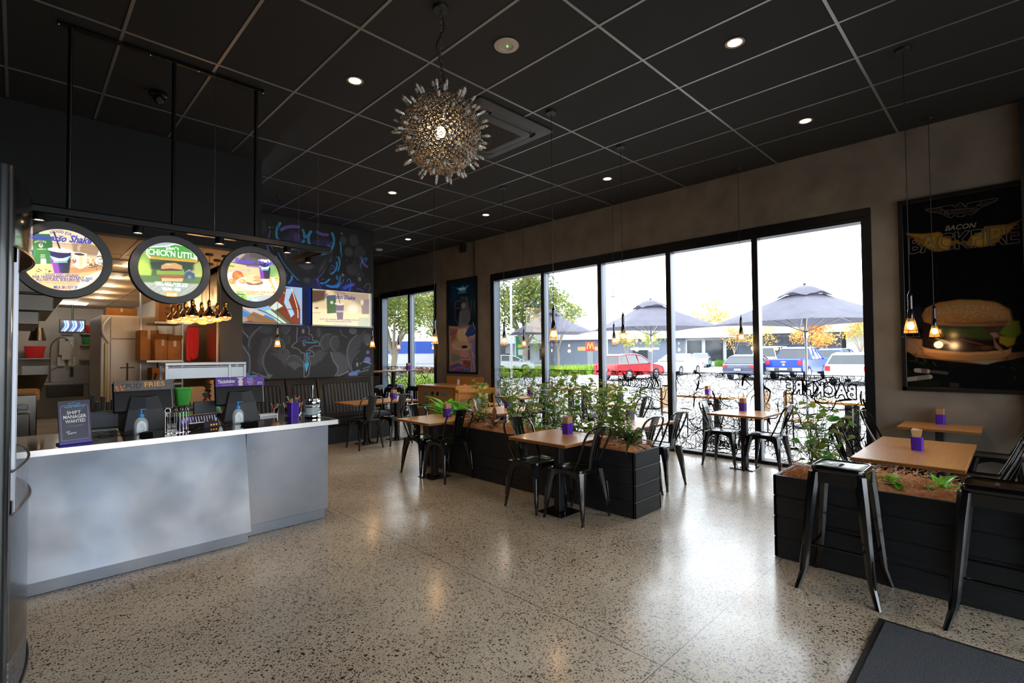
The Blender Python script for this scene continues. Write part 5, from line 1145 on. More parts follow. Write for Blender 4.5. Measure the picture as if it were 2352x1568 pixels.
def outline_text(mb, s, p0, p1, h, w):
    v, f = text_mesh(s, .05, 0); ed = {}
    for fc in f:
        for i in range(len(fc)): e = tuple(sorted((fc[i], fc[(i+1) % len(fc)]))); ed[e] = ed.get(e, 0)+1
    x0, x1 = v[:, 0].min(), v[:, 0].max(); P = [(p1[0]+(p0[0]-p1[0])*(a-x0)/(x1-x0), p1[1]+(p0[1]-p1[1])*(a-x0)/(x1-x0)+b/.69*h) for a, b in v]
    for e, k in ed.items():
        if k == 1: ribbon2(mb, P[e[0]], P[e[1]], w, 0, 0)
def line_art(mb, u0, u1, v0, v1, rnd):
    W_, H_ = u1-u0, v1-v0
    def ok(p): return (min(max(p[0], u0), u1), min(max(p[1], v0), v1))
    def rib(P, w): ribbon(mb, [ok(p) for p in P], w, 0)
    for k in range(int(20*W_*H_)+4):                                   # roses
        cx, cy, r = rnd.uniform(u0, u1), rnd.uniform(v0, v1), rnd.uniform(.07, .16)
        rib([(cx+r*t*math.cos(t*14+k), cy+r*t*math.sin(t*14+k)) for t in np.linspace(.1, 1, 16)], .006)
        for q in range(7):
            a = q*.9+k; rib([(cx+r*1.0*math.cos(a), cy+r*1.0*math.sin(a)), (cx+r*1.6*math.cos(a+.1), cy+r*1.6*math.sin(a+.1)), (cx+r*1.7*math.cos(a+.6), cy+r*1.7*math.sin(a+.6)), (cx+r*1.05*math.cos(a+.8), cy+r*1.05*math.sin(a+.8))], .007)
    for k in range(int(56*W_*H_)+6):                                   # flowing lines
        x, y, a = rnd.uniform(u0, u1), rnd.uniform(v0, v1), rnd.uniform(0, 6.28); P = [(x, y)]
        for i in range(rnd.randint(4, 8)):
            a += rnd.gauss(0, .7); x += .08*math.cos(a); y += .08*math.sin(a); P.append((x, y))
        rib(P, rnd.choice((.005, .007, .009, .016)))
    for k in range(int(26*W_*H_)+4):                                   # cracked ground
        cx, cy = rnd.uniform(u0, u1), rnd.uniform(v0, v0+H_*.45)
        for q in range(5): a = q*1.25+rnd.uniform(-.3, .3); rib([(cx, cy), (cx+.05*math.cos(a), cy+.05*math.sin(a)), (cx+.11*math.cos(a+.3), cy+.11*math.sin(a+.3))], .007)
    for k in range(int(8*W_*H_)+3):                                    # flower leaves and solid darts
        cx, cy = rnd.uniform(u0, u1), rnd.uniform(v0, v1); a = rnd.uniform(0, 6.28)
        rib([(cx, cy), (cx+.09*math.cos(a), cy+.09*math.sin(a)), (cx+.18*math.cos(a+.15), cy+.18*math.sin(a+.15))], rnd.uniform(.014, .034))
    for k in range(int(7*W_*H_)+2):                                    # fringe of blades at the top edge
        cx = rnd.uniform(u0, u1)
        for q in range(6): rib([(cx+q*.02, v1), (cx+q*.02+.02, v1-.03), (cx+q*.02+.01, v1-.07)], .007)
    hx, hy = rnd.uniform(u0, u1-.15), v1-.08
    for q in range(5):                                                # hexagon patch
        cx, cy = hx+(q % 3)*.05, hy-(q//3)*.045+(q % 2)*.02; P = [(cx+.022*math.cos(R(60*i)), cy+.022*math.sin(R(60*i))) for i in range(7)]
        for a_, b_ in zip(P, P[1:]): rib([a_, b_], .010)
    rib([(u0, v1-.002), (u0+W_*.3, v1+0), (u0+W_*.6, v1-.003), (u1, v1)], .009)
def make_window(name, y0, y1, zt, mulls, seed, words):
    fr = MB(); x0, x1 = XW+.03, XW+.19
    fr.box(XW-.012, XW+.12, y0, y1, zt-.155, zt, 0); fr.box(XW-.012, XW+.12, y0, y0+.10, 0, zt-.155, 0); fr.box(XW-.012, XW+.12, y1-.10, y1, 0, zt-.155, 0)
    fr.box(XW-.02, XW+.02, y0, y1, zt-.10, zt-.085, 0)
    root = fr.obj(name, M_frame); root['kind'] = 'structure'
    inner = [y0+.10]+[c for m_ in mulls for c in (m_-.055, m_+.055)]+[y1-.10]
    rl = MB()
    rl.box(XW+.0, XW+.19, y0+.1, y1-.1, 0, .045, 0); rl.box(XW+.121, XW+.19, y0+.02, y1-.02, zt-.15, zt-.02, 0); rl.box(XW+.121, XW+.19, y1-.09, y1-.02, 0, zt-.1, 0)
    rl.obj('sill', M_frame, root)
    for m_ in mulls:
        q = MB(); q.box(XW-.005, XW+.012, m_-.04, m_+.04, .045, zt-.155, 0); q.box(XW+.012, XW+.15, m_-.032, m_+.032, .045, zt-.155, 1); q.obj('mullion', [M_frame, M_mull], root)  # inner face in the unlit tone, sides in the daylit tone, by material
    q = MB(); q.box(XW+.121, XW+.16, y1-.10, y1-.09, .045, zt-.155); q.box(XW+.0, XW+.122, y1-.105, y1-.1, .045, zt-.155); q.obj('jamb_lit_side', M_mull, root)  # thin pale strips that paint daylight onto the side of the jamb
    rnd = random.Random(seed)
    for a, c in zip(inner[0::2], inner[1::2]):
        g = MB(); g.quad((XW+.10, a, .045), (XW+.10, c, .045), (XW+.10, c, zt-.15), (XW+.10, a, zt-.15)); g.obj('glass_pane', M_glass, root, fix=False)
        d = MB(); line_art(d, -c, -a, .06, 1.235, rnd)
        for (yy, zz, ww, hh, s_) in words:
            if a < yy < c: outline_text(d, s_, (-yy-ww/2, zz), (-yy+ww/2, zz-.04), hh, .015)
        d.obj('window_graphic', mat('graphic_black', '0a0a0c', .5), root, rot=FX, loc=(XW+.094, 0, 0), fix=False)
    return root
make_window('window_1', 1.22, 8.06, 3.285, [2.57, 3.88, 5.20, 6.55], 3, [(1.83, .99, .80, .17, 'BACKFIRE'), (4.5, 1.0, .8, .13, 'BACKFIRE'), (3.1, .18, .5, .07, 'CRACKED IT')])
make_window('window_2', 10.05, 12.72, 3.29, [11.27], 8, [(11.8, 1.0, .6, .1, 'BACKFIRE')])
# shop front behind the camera
fr = MB()
for x in (-1.9, -.2, 1.5, 3.2, 4.9, 6.64): fr.box(x, x+.06, -3.68, -3.6, 0, 3.2)
fr.box(-1.9, 6.7, -3.68, -3.6, 3.14, 3.2); fr.box(-1.9, 6.7, -3.68, -3.6, 0, .06)
w3 = struct(fr.obj('window_3', M_frame)); MB().quad((-1.9, -3.64, .05), (6.7, -3.64, .05), (6.7, -3.64, 3.15), (-1.9, -3.64, 3.15)).obj('glass_pane', M_glass, w3, fix=False)
# ---- kitchen shell
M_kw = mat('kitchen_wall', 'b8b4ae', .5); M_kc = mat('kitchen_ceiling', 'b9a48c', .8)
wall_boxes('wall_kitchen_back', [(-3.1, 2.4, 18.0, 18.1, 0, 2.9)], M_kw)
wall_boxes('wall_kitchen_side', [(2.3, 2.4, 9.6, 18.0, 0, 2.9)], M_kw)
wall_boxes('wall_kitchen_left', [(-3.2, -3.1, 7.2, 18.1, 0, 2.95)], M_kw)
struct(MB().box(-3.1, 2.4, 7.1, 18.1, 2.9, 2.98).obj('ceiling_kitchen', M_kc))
kb = MB()
for y in (8.3, 9.6, 10.9, 12.2, 13.5, 14.8, 16.1, 17.4): kb.box(-3, 2.3, y-.012, y+.012, 2.896, 2.9)
for x in (-.9, -.25, .4, 1.0, 1.66): kb.box(x-.012, x+.012, 7.1, 18, 2.896, 2.9)
struct(kb.obj('trim_4', mat('white_rail', '9a8a78', .6)))
struct(MB().box(2.27, 2.3, 9.0, 11.2, 0, 2.88).obj('trim_5', mat('stainless_panel', 'a08868', .28, 1, bump=(.25, 2.2, (1, 1, 6)))))
# ================================================================== FURNITURE
def make_chair():
    t = thing('metal_chair', '', 'chair')
    m = M_blk
    s = MB()
    def ring(w, z, r=.045, cy=.01): return [(x, y, z) for x, y in rrect(w, w, r, 5, 0, cy)]
    s.loft([ring(.355, .455), ring(.362, .470), ring(.358, .478), ring(.335, .481), ring(.322, .474), ring(.15, .470, .03)], True, True)
    s.obj('seat', m, t, True)
    a = MB()
    for k in range(4):
        a.M = Matrix.Rotation(k*PI/2, 4, 'Z') @ Matrix.Translation((0, .18, 0)); a.M = Matrix.Translation((0, .01, 0)) @ a.M
        top = [(-.155+.31*i/12, .466) for i in range(13)]; bot = [(.155-.31*i/12, .362+.078*math.sin(PI*i/12)**.6) for i in range(13)]
        poly = top+bot; n = a.vadd([(x, -.004, z) for x, z in poly]); n2 = a.vadd([(x, .002, z) for x, z in poly]); K_ = len(poly)
        for i in range(12):
            for nn in (n, n2): a.face((nn+i, nn+i+1, nn+K_-2-i, nn+K_-1-i))
        for i in range(K_): j = (i+1) % K_; a.face((n+i, n+j, n2+j, n2+i))
    a.M = None; a.obj('apron', m, t, True)
    for sx in (-1, 1):
        for sy in (-1, 1):
            l = MB(); rings = []
            for z, off, w in ((.465, .152, .050), (.40, .163, .042), (.32, .176, .032), (.2, .192, .023), (.06, .208, .0165), (.055, .209, .013), (.0, .217, .013)):
                cx, cy = sx*off, .01+sy*(off+(.012 if sy < 0 else 0))
                P = []
                for i in range(8):
                    an = R(22.5+45*i); P.append((cx+w*1.08*math.cos(an), cy+w*1.08*math.sin(an), z))
                # outward crease so that the pressed rib of the leg shows
                rings.append(P)
            l.loft(rings)
            g = [(sx*(o_+w_*.80), .01+sy*(o_+w_*.80+(.012 if sy < 0 else 0)), z_) for z_, o_, w_ in ((.34, .173, .034), (.27, .183, .028), (.12, .2, .0195))]
            l.tube(g, [.004, .007, .003], 6)
            l.obj('leg', m, t, True)
    h = MB(); path = catmull([(-.172, -.09, .455), (-.182, -.145, .56), (-.197, -.20, .68), (-.200, -.243, .785), (-.150, -.272, .852), (0, -.282, .874), (.150, -.272, .852), (.200, -.243, .785), (.197, -.20, .68), (.182, -.145, .56), (.172, -.09, .455)], 5)
    h.tube(path, .0105, 8); h.obj('back_hoop', m, t, True)
    b = MB(); rings = []
    for i in range(9):
        u = i/8; z = .468+.400*u; y = -.168-.111*u+.012*math.sin(PI*u); w = .055+.024*u
        rings.append([(-w, y-.004, z), (-w*.5, y-.009, z), (w*.5, y-.009, z), (w, y-.004, z), (w, y+.002, z), (w*.5, y-.003, z), (-w*.5, y-.003, z), (-w, y+.002, z)])
    b.loft(rings)
    for x in (-.022, .022): b.tube([(x, -.196, .56), (x*1.1, -.228, .68), (x*1.2, -.256, .78)], .0045, 6)
    b.tube([(-.026, -.257, .782), (0, -.259, .79), (.026, -.257, .782)], .0045, 6)
    for x in (-.022, .022): b.tube([(x, -.180, .56), (x*1.1, -.212, .68), (x*1.2, -.243, .78)], .004, 6)
    b.obj('backrest', m, t, True)
    return t
C0 = make_chair(); _first = [True]
def chair(x, y, deg, label, group='black metal chairs'):
    if _first[0]:
        _first[0] = False; C0.location = (x, y, 0); C0.rotation_euler = (0, 0, R(deg)); C0['label'] = label; C0['group'] = group; return C0
    return dup(C0, (x, y, 0), R(deg), label, group)
def table(x, y, sx, sy, z, label, group='wooden cafe tables', plate=.3, cols=((0, 0),)):
    t = thing('cafe_table', label, 'table', (x, y, 0), 0, group)
    a = MB(); a.bbox(-sx/2, sx/2, -sy/2, sy/2, z-.028, z, .003); a.obj('tabletop', M_wood, t)
    e = MB()
    for (a0, a1, b0, b1) in ((-sx/2-.0012, -sx/2+.002, -sy/2, sy/2), (sx/2-.002, sx/2+.0012, -sy/2, sy/2), (-sx/2, sx/2, -sy/2-.0012, -sy/2+.002), (-sx/2, sx/2, sy/2-.002, sy/2+.0012)): e.box(a0, a1, b0, b1, z-.025, z-.004)
    e.obj('edge_strip', M_woode, t)
    for cx, cy in cols:
        p = MB(); p.bbox(cx-.038, cx+.038, cy-.038, cy+.038, .012, z-.034, .006); p.box(cx-.16, cx+.16, cy-.02, cy+.02, z-.036, z-.029); p.box(cx-.02, cx+.02, cy-.16, cy+.16, z-.036, z-.029); p.obj('column', M_blkm, t)
        q = MB(); q.bbox(cx-plate/2, cx+plate/2, cy-plate/2, cy+plate/2, 0, .012, .003); q.box(cx-.05, cx+.05, cy-.05, cy+.05, .012, .02); q.obj('base_plate', M_blk, t)
    return t
T = .735
table(3.80, 3.20, .68, .72, T, 'square oak cafe table standing before the long black planter, nearest the middle of the room')
table(3.80, 5.26, .68, .72, T, 'square oak cafe table at the far end of the long black planter, nearer the counter')
table(4.58, 8.08, 1.24, .72, T, 'oak table standing in front of the black padded booth seat', cols=((-.2, 0), (.42, 0)))
table(5.04, 3.25, 1.10, .72, T, 'wide oak table behind the long planter, its top white with window glare', cols=((-.25, 0), (.3, 0)))
table(5.10, 5.35, .90, .72, T, 'oak table half hidden behind the shrubs at the far half of the planter')
table(6.93, 2.60, .70, .70, T, 'square oak table beside the drawn-on window, purple holder on top, chair either side')
table(6.93, 4.62, .70, .70, T, 'oak table at the window, seen past the right end of the shrubs')
table(6.93, 6.75, .70, .70, T, 'oak table at the window, furthest down the tall glazing behind the leaves')
table(5.22, .60, 1.30, .66, T, 'broad oak table behind the bar stools, open wooden sticks in its purple holder', cols=((-.3, 0), (.3, 0)))
table(7.04, .61, .56, .66, T, 'narrow oak table pushed against the grey wall below the big burger poster')
t1 = table(6.55, 10.75, 1.40, .60, 1.17, 'high oak bar table in front of the small far window', 'high bar tables', .36)
table(6.15, 12.6, 1.3, .60, 1.17, 'high oak bar table furthest back, only its lit top edge showing', 'high bar tables', .36)
# chairs (facing angle: 0 = towards +Y, 180 = towards the camera side)
chair(3.80, 2.98, 2, 'black metal chair nearest the camera, its back turned to us at the middle table')
chair(3.78, 3.50, 178, 'black metal chair facing us across the middle table, before the planter')
chair(3.86, 5.06, 0, 'black metal chair with its back to us at the table by the planter far end')
chair(3.84, 5.54, 180, 'black metal chair facing us at the table by the planter far end')
chair(4.18, 7.76, 0, 'black metal chair drawn up to the booth table, the left of two')
chair(4.74, 7.74, 0, 'black metal chair drawn up to the booth table, the right of two, seat lit')
chair(4.80, 2.98, 0, 'black metal chair hard behind the right end of the long planter')
chair(5.38, 3.00, 0, 'black metal chair just right of the long planter, splayed legs free on the floor')
chair(4.80, 3.62, 180, 'black metal chair on the far side of the wide table behind the shrubs, left')
chair(5.35, 3.62, 180, 'black metal chair on the far side of the wide table behind the shrubs, right')
chair(6.95, 2.88, 180, 'black metal chair left of the window table, with the curved hoop back')
chair(6.95, 2.32, 0, 'black metal chair right of the window table, in front of the mullion')
chair(6.95, 4.36, 0, 'black metal chair whose back rises above the shrubs at their right end')
chair(6.95, 4.92, 180, 'black metal chair by the glass behind the densest shrubs')
chair(5.10, 5.08, 0, 'black metal chair behind the shrubs, near side of the half hidden table')
chair(5.10, 5.66, 180, 'black metal chair with a bright grey back panel, behind the red-brown plant')
chair(6.95, 6.48, 0, 'black metal chair near side of the furthest window table')
chair(6.95, 7.08, 180, 'black metal chair facing us beside the left end of the tall window')
chair(5.36, .94, 180, 'black metal chair left of the broad oak table, just over the planter')
chair(5.84, .98, 180, 'black metal chair left of the broad oak table, further from us, against the window')
chair(5.36, .24, 0, 'black metal chair right of the broad oak table, its hoop cut by the frame edge')
chair(5.82, .24, 0, 'black metal chair right of the broad oak table, the further of the front pair')
chair(7.05, 1.02, 180, 'black metal chair left of the wall table, in front of the window jamb')
chair(7.05, .18, 0, 'black metal chair right of the wall table in deep shade')
def make_stool():
    t = thing('bar_stool', '', 'stool'); m = M_blk; z = .80
    s = MB()
    def ring(w, zz, r=.05): return [(x, y, zz) for x, y in rrect(w, w, r, 6)]
    s.loft([ring(.292, z-.045), ring(.302, z-.03), ring(.302, z-.006), ring(.296, z), ring(.272, z), ring(.262, z-.004), ring(.10, z-.004, .02)], True, True)
    s.obj('seat', m, t, True)
    g = MB(); g.prism([(x, y) for x, y in rrect(.095, .020, .0099, 4)], z-.0035, z-.0025); g.obj('hand_slot', mat('slot_black', '010101', .9), t)
    gr = MB(); P = [(x, y, z+.0005) for x, y in rrect(.27, .27, .045, 6)]; gr.tube(P, .0022, 6, closed=True); gr.obj('seat_rim', M_blk, t, True)
    a = MB()
    for k in range(4):
        a.M = Matrix.Rotation(k*PI/2, 4, 'Z') @ Matrix.Translation((0, .147, 0))
        poly = [(-.12, z-.04), (.12, z-.04), (.125, z-.16), (.105, z-.115), (.08, z-.105), (-.08, z-.105), (-.105, z-.115), (-.125, z-.16)]
        a.loft([[(x, -.003, zz) for x, zz in poly], [(x, .003, zz) for x, zz in poly]])
    a.M = None; a.obj('apron', m, t, True)
    for sx in (-1, 1):
        for sy in (-1, 1):
            l = MB(); rings = []
            for zz, off, w in ((z-.04, .126, .034), (.60, .143, .032), (.36, .163, .028), (.17, .180, .024), (.12, .186, .021), (.04, .208, .017), (0, .219, .016)):
                cx, cy = sx*off, sy*off; rings.append([(cx+w*1.08*math.cos(R(22.5+45*i)), cy+w*1.08*math.sin(R(22.5+45*i)), zz) for i in range(8)])
            l.loft(rings)
            l.tube([(sx*(.171+.018), sy*(.171+.018), .28), (sx*(.18+.018), sy*(.18+.018), .18), (sx*(.19+.015), sy*(.19+.015), .11)], [.004, .009, .004], 6)
            l.obj('leg', m, t, True)
    f = MB()
    for k in range(4):
        a0 = Matrix.Rotation(k*PI/2, 4, 'Z'); p, q = a0 @ Vector((-.172, .172, .29 if k % 2 else .25)), a0 @ Vector((.172, .172, .29 if k % 2 else .25)); f.tube([p, q], .008, 6)
    f.obj('footrest', m, t, True)
    return t
S0 = make_stool(); S0.location = (3.885, .84, 0); S0['label'] = 'tall black metal stool with a hand slot, standing whole before the right planter'; S0['group'] = 'black metal bar stools'
dup(S0, (3.90, .10, 0), 0, 'tall black metal stool cut off by the right frame edge, beside the door mat')
for i, (x, y, lb) in enumerate(((6.25, 10.25, 'high black stool tucked under the far bar table, left in its near row'), (6.85, 10.25, 'high black stool tucked under the far bar table, right of its near row'),
    (5.72, 10.35, 'high black stool half hidden by the edge of the painted wall'), (6.35, 11.3, 'high black stool behind the far bar table, centre'), (6.95, 11.3, 'high black stool behind the far bar table, next to the window'), (5.9, 11.95, 'high black stool at the furthest bar table, a lit seat edge'))):
    dup(S0, (x, y, 0), R(5*i), lb, 'high stools at the far bar tables')
# ---- napkin holders
def napkin(x, y, z, rz, label, open_=False, s=1.0):
    t = thing('napkin_holder', label, 'napkin holder', (x, y, z), R(rz), 'purple napkin holders')
    b = MB(); b.loft([[(px*s, py*s, zz) for px, py in rrect(w, d, .012, 3)] for w, d, zz in ((.098, .076, 0), (.106, .08, .108), (.098, .072, .108), (.094, .07, .09))], True, True); b.obj('holder_body', M_purple, t, True)
    if open_:
        q = MB(); rnd = random.Random(2)
        for i in range(3):
            x0 = -.036+.034*i; tl = (-.012, .002, .014)[i]
            q.loft([[(x0-.006, -.024, .09), (x0+.012, -.024, .09), (x0+.012, .024, .09), (x0-.006, .024, .09)], [(x0-.012+tl, -.034, .165), (x0+.026+tl, -.03, .16), (x0+.026+tl, .03, .168), (x0-.012+tl, .034, .165)]])
        q.obj('wooden_sticks', mat('birch', 'd0ab7c', .6), t)
    else:
        q = MB(); q.bbox(-.046, .046, -.033, .033, .09, .17, .004)
        for i in range(9): q.box(-.047, .047, -.03+.007*i, -.027+.007*i, .09, .172)
        q.obj('napkins', M_kraft, t)
    return t
napkin(3.99, 3.24, T, 8, 'purple holder with brown napkins on the middle cafe table')
napkin(4.02, 5.28, T, 3, 'purple holder with brown napkins on the cafe table at the planter far end')
napkin(5.25, .60, T, 2, 'purple holder with fanned wooden cutlery on the broad oak table', True)
napkin(7.24, .62, T, 0, 'purple holder with brown napkins on the wall table under the burger poster')
napkin(7.16, 2.70, T, 0, 'purple holder with brown napkins on the table beside the window mullion')
napkin(4.98, 8.16, T, 6, 'purple holder with brown napkins on the booth table')
napkin(5.33, 3.35, T, 0, 'purple holder with brown napkins behind the right end of the shrubs')
napkin(7.12, 4.66, T, 0, 'purple holder with brown napkins at the window, seen over the shrubs right end')
napkin(5.30, 5.45, T, 0, 'purple holder with brown napkins behind the red-brown plant')
napkin(7.14, 6.72, T, 0, 'purple holder with brown napkins on the furthest window table')
napkin(6.95, 10.7, 1.17, 0, 'purple holder with brown napkins on the high far bar table')
# ---- planters
M_plank = mat('black_stained_timber', '15171b', .5, 0, noise=('1d2127', 5, (1, 1, 9)), bump=(.2, 30, (1, 1, 6)))
M_coir = mat('coir', 'cc9064', .95, noise=('a8693e', 40, (1, 1, 1)))
M_coir2 = mat('coir_fibre', 'dca474', .9)
def planter(name, x0, x1, y0, y1, label, seed):
    t = thing(name, label, 'planter', ((x0+x1)/2, (y0+y1)/2, 0)); w, d = (x1-x0)/2, (y1-y0)/2; hh = .617
    b = MB(); n = 4; g = hh/n
    for k in range(n):
        a, c = k*g+.003, (k+1)*g-.003
        b.bbox(-w, w, -d, -d+.025, a, c, .004); b.bbox(-w, w, d-.025, d, a, c, .004); b.bbox(-w, -w+.025, -d, d, a, c, .004); b.bbox(w-.025, w, -d, d, a, c, .004)
    b.box(-w+.01, w-.01, -d+.01, d-.01, 0.005, .50)
    for (a0, a1, b0, b1) in ((-w+.006, -w+.03, -d+.006, d-.006), (w-.03, w-.006, -d+.006, d-.006), (-w+.006, w-.006, -d+.006, -d+.03), (-w+.006, w-.006, d-.03, d-.006)): b.box(a0, a1, b0, b1, 0.002, hh-.006)
    b.obj('planter_box', M_plank, t)
    rnd = random.Random(seed); nx, ny = 9, int(d*2/.06); m_ = MB(); gr = []
    for j in range(ny+1):
        for i in range(nx+1):
            u, v = -w+.03+(2*w-.06)*i/nx, -d+.03+(2*d-.06)*j/ny; e = min(1, min(i, nx-i, j, ny-j)/1.5)
            gr.append((u, v, hh-.02+e*(.05+.03*math.sin(v*5+seed)*math.sin(u*9)+rnd.uniform(-.012, .018))))
    m_.vadd(gr)
    for j in range(ny):
        for i in range(nx): q = j*(nx+1)+i; m_.face((q, q+1, q+nx+2, q+nx+1))
    c = m_.obj('coir_mulch', M_coir, t, True); c['kind'] = 'stuff'
    f = MB()
    for k in range(int(900*d)):
        x, y = rnd.uniform(-w+.03, w-.03), rnd.uniform(-d+.03, d-.03); z = hh+.02+rnd.uniform(0, .045)+.02*math.sin(y*5+seed); a = rnd.uniform(0, 6.28); L_ = rnd.uniform(.03, .08); P = [(x, y, z)]
        for i in range(3):
            a += rnd.gauss(0, .7); x = min(max(x+L_/3*math.cos(a), -w-.008), w+.008); y += L_/3*math.sin(a); z += rnd.uniform(-.012, .018)
            P.append((x, y, max(z, hh-.005)))
        f.tube(P, .0012+.0007*rnd.random(), 3, caps=False)
    c2 = f.obj('coir_fibres', M_coir2, t, fix=False); c2['kind'] = 'stuff'
    return t
planter('timber_planter', 4.10, 4.585, 2.54, 5.95, 'long black timber planter in the middle of the room, full of leafy shrubs', 1)
planter('timber_planter', 4.10, 4.585, -1.2, 1.335, 'black timber planter at right, behind the two bar stools, sparsely planted', 5)
# ---- plants
def leafmesh(mb, base, d, up, L_, w, curl=.25, mi=0, fold=.15, seg=4):
    d = Vector(d).normalized(); s = d.cross(Vector(up)); s = s.normalized() if s.length > 1e-4 else d.orthogonal().normalized(); n = s.cross(d)
    rows = []
    for i in range(seg+1):
        t = i/seg; ww = w*math.sin(PI*min(1, (t*.92+.06)))**.8 if 0 < i < seg else (.002 if i == seg else w*.1)
        c = Vector(base)+d*(L_*t) - n*(curl*L_*t*t)
        rows.append((c-s*ww/2+n*fold*ww, c, c+s*ww/2+n*fold*ww))
    b = mb.vadd([tuple(p) for r in rows for p in r])
    for i in range(seg):
        for k in (0, 1): q = b+i*3+k; mb.face((q, q+1, q+4, q+3), mi)
M_leaf = [mat('leaf_olive', '74883a', .35, sub=.4, noise=('8a9c48', 30, (1, 1, 1))), mat('leaf_green', '4c8234', .32, sub=.4), mat('leaf_bright', '66b82c', .32, sub=.3), mat('leaf_russet', '704228', .4, sub=.2), mat('leaf_dark', '24401c', .3, sub=.18)]
M_stem = mat('plant_stem', '6a5630', .7)
def shrub(x, y, h, n_stem, label, seed, mats=(0, 1), leaf=.05, dens=26, spread=.16, name='leafy_shrub', group='shrubs in the long planter', z0=.60, wl=.76):
    rnd = random.Random(seed); t = thing(name, label, 'plant', (x, y, z0), 0, group); st = MB(); fo = MB()
    for k in range(n_stem):
        a = rnd.uniform(0, 6.28); r = rnd.uniform(.0, .05); P = [(r*math.cos(a), r*math.sin(a)*1.4, -.02)]; hh = h*rnd.uniform(.72, 1.0); dx, dy = spread*rnd.gauss(0, .6), spread*rnd.gauss(0, .9)
        m_ = 7
        for i in range(1, m_+1):
            u = i/m_; P.append((P[0][0]+dx*u**1.3+rnd.gauss(0, .008), P[0][1]+dy*u**1.3+rnd.gauss(0, .008), hh*u))
        C = catmull(P, 3); st.tube(C, [.0045*(1-.75*i/len(C)) for i in range(len(C))], 5)
        for q in range(dens):
            u = .12+.88*(q+rnd.random())/dens; i = min(len(C)-2, int(u*(len(C)-1))); p = Vector(C[i])
            a = rnd.uniform(0, 6.28)+q*2.4; e = rnd.uniform(-.1, .8); br = rnd.uniform(.0, .055)*(1.2-u)*1.6; d = Vector((math.cos(a)*math.cos(e), math.sin(a)*math.cos(e), math.sin(e)))
            if br > .02: st.tube([p, p+d*br], .0013, 3)
            L_ = leaf*rnd.uniform(.6, 1.2); leafmesh(fo, p+d*br, d+Vector((0, 0, rnd.uniform(-.5, .3))), (rnd.gauss(0, .5), rnd.gauss(0, .5), 1), L_, L_*wl*rnd.uniform(.8, 1.15), rnd.uniform(.0, .4), 0 if rnd.random() < .7 else 1)
    st.obj('stems', M_stem, t, fix=False); fo.obj('foliage', [M_leaf[mats[0]], M_leaf[mats[1]]], t, fix=False)
    return t
for i, (y, h, ns, lb) in enumerate(((4.86, .66, 4, 'tall leafy shrub in the long planter, first from the left, before the high chairs'), (4.38, .76, 5, 'tall leafy shrub in the long planter, rising before the left window jamb'),
    (4.02, .68, 5, 'leafy shrub in the long planter with small pale leaves, left of centre'), (3.72, .80, 6, 'tallest dense shrub in the long planter, in front of the first mullion'), (3.42, .76, 5, 'dense shrub above the middle table napkin holder'),
    (3.12, .74, 6, 'dense shrub with red-brown stems in front of the second mullion'), (2.86, .70, 5, 'shrub near the right end of the long planter, rising over the red car'), (2.72, .52, 3, 'thin shrub at the right end of the long planter'))):
    shrub(4.33+(.05 if i % 2 else -.04), y, h, ns, lb, 11+i, leaf=.066 if i != 2 else .044, dens=40 if i > 1 else 30)
shrub(4.34, 1.10, .66, 6, 'tall airy shrub at the left end of the right planter', 41, leaf=.07, dens=22, spread=.16, group='plants in the right planter')
shrub(4.32, -.24, .70, 3, 'leafy plant mostly outside the frame, one leaf entering at the right edge', 42, leaf=.06, dens=14, spread=.1, group='plants in the right planter')
def rosette(x, y, n, L_, w, label, seed, mats=(2, 2), lift=(.3, 1.1), curl=.5, name='leafy_plant', group='low plants in the long planter', z0=.60):
    rnd = random.Random(seed); t = thing(name, label, 'plant', (x, y, z0), 0, group); fo = MB(); st = MB()
    for k in range(n):
        a = k*2.4+rnd.uniform(-.3, .3); e = rnd.uniform(*lift); hgt = rnd.uniform(.02, .6)*L_; b = Vector((rnd.gauss(0, .02), rnd.gauss(0, .02), 0)); d = Vector((math.cos(a)*math.cos(e), math.sin(a)*math.cos(e), math.sin(e))); q = b+Vector((d.x*.3, d.y*.3, 1))*hgt
        st.tube([b+Vector((0, 0, -.02)), q], .003, 4); leafmesh(fo, q, d, (0, 0, 1), L_*rnd.uniform(.7, 1.1), w*rnd.uniform(.8, 1.1), curl*rnd.uniform(.3, 1.2), 0 if rnd.random() < .6 else 1, seg=6)
    st.obj('stems', M_stem, t, fix=False); fo.obj('foliage', [M_leaf[mats[0]], M_leaf[mats[1]]], t, fix=False)
rosette(4.34, 5.72, 28, .33, .085, 'lush plant with broad arching bright green leaves at the far left planter end', 51)
rosette(4.34, 5.42, 24, .27, .075, 'broad-leaved green plant beside the table at the planter far end', 52, mats=(1, 2))
rosette(4.30, 5.02, 26, .25, .06, 'red-brown leaved plant low in the long planter', 53, mats=(3, 3))
rosette(4.28, 4.66, 22, .21, .055, 'dark red-brown plant with drooping leaves beside the chair back', 54, mats=(3, 4))
rosette(4.36, 3.98, 26, .12, .05, 'low bright green bush behind the near chair', 55, mats=(2, 1))
rosette(4.30, 3.30, 22, .12, .05, 'low bright green bush behind the middle table', 56, mats=(2, 2))
rosette(4.32, 2.72, 34, .25, .036, 'spiky patterned plant with russet stalks at the planter right corner', 57, mats=(4, 3), lift=(-.1, 1.3))
rosette(4.30, .62, 15, .10, .055, 'small bright green seedling in coir right of the near stool', 61, lift=(.1, 1.2), group='seedlings in the right planter', name='seedling')
rosette(4.32, .36, 12, .12, .055, 'small green seedling with pointed leaves in the right planter, centre', 62, lift=(.2, 1.3), group='seedlings in the right planter', name='seedling')
rosette(4.40, .12, 9, .09, .05, 'small green seedling behind the cut-off stool seat', 63, lift=(.2, 1.3), group='seedlings in the right planter', name='seedling')
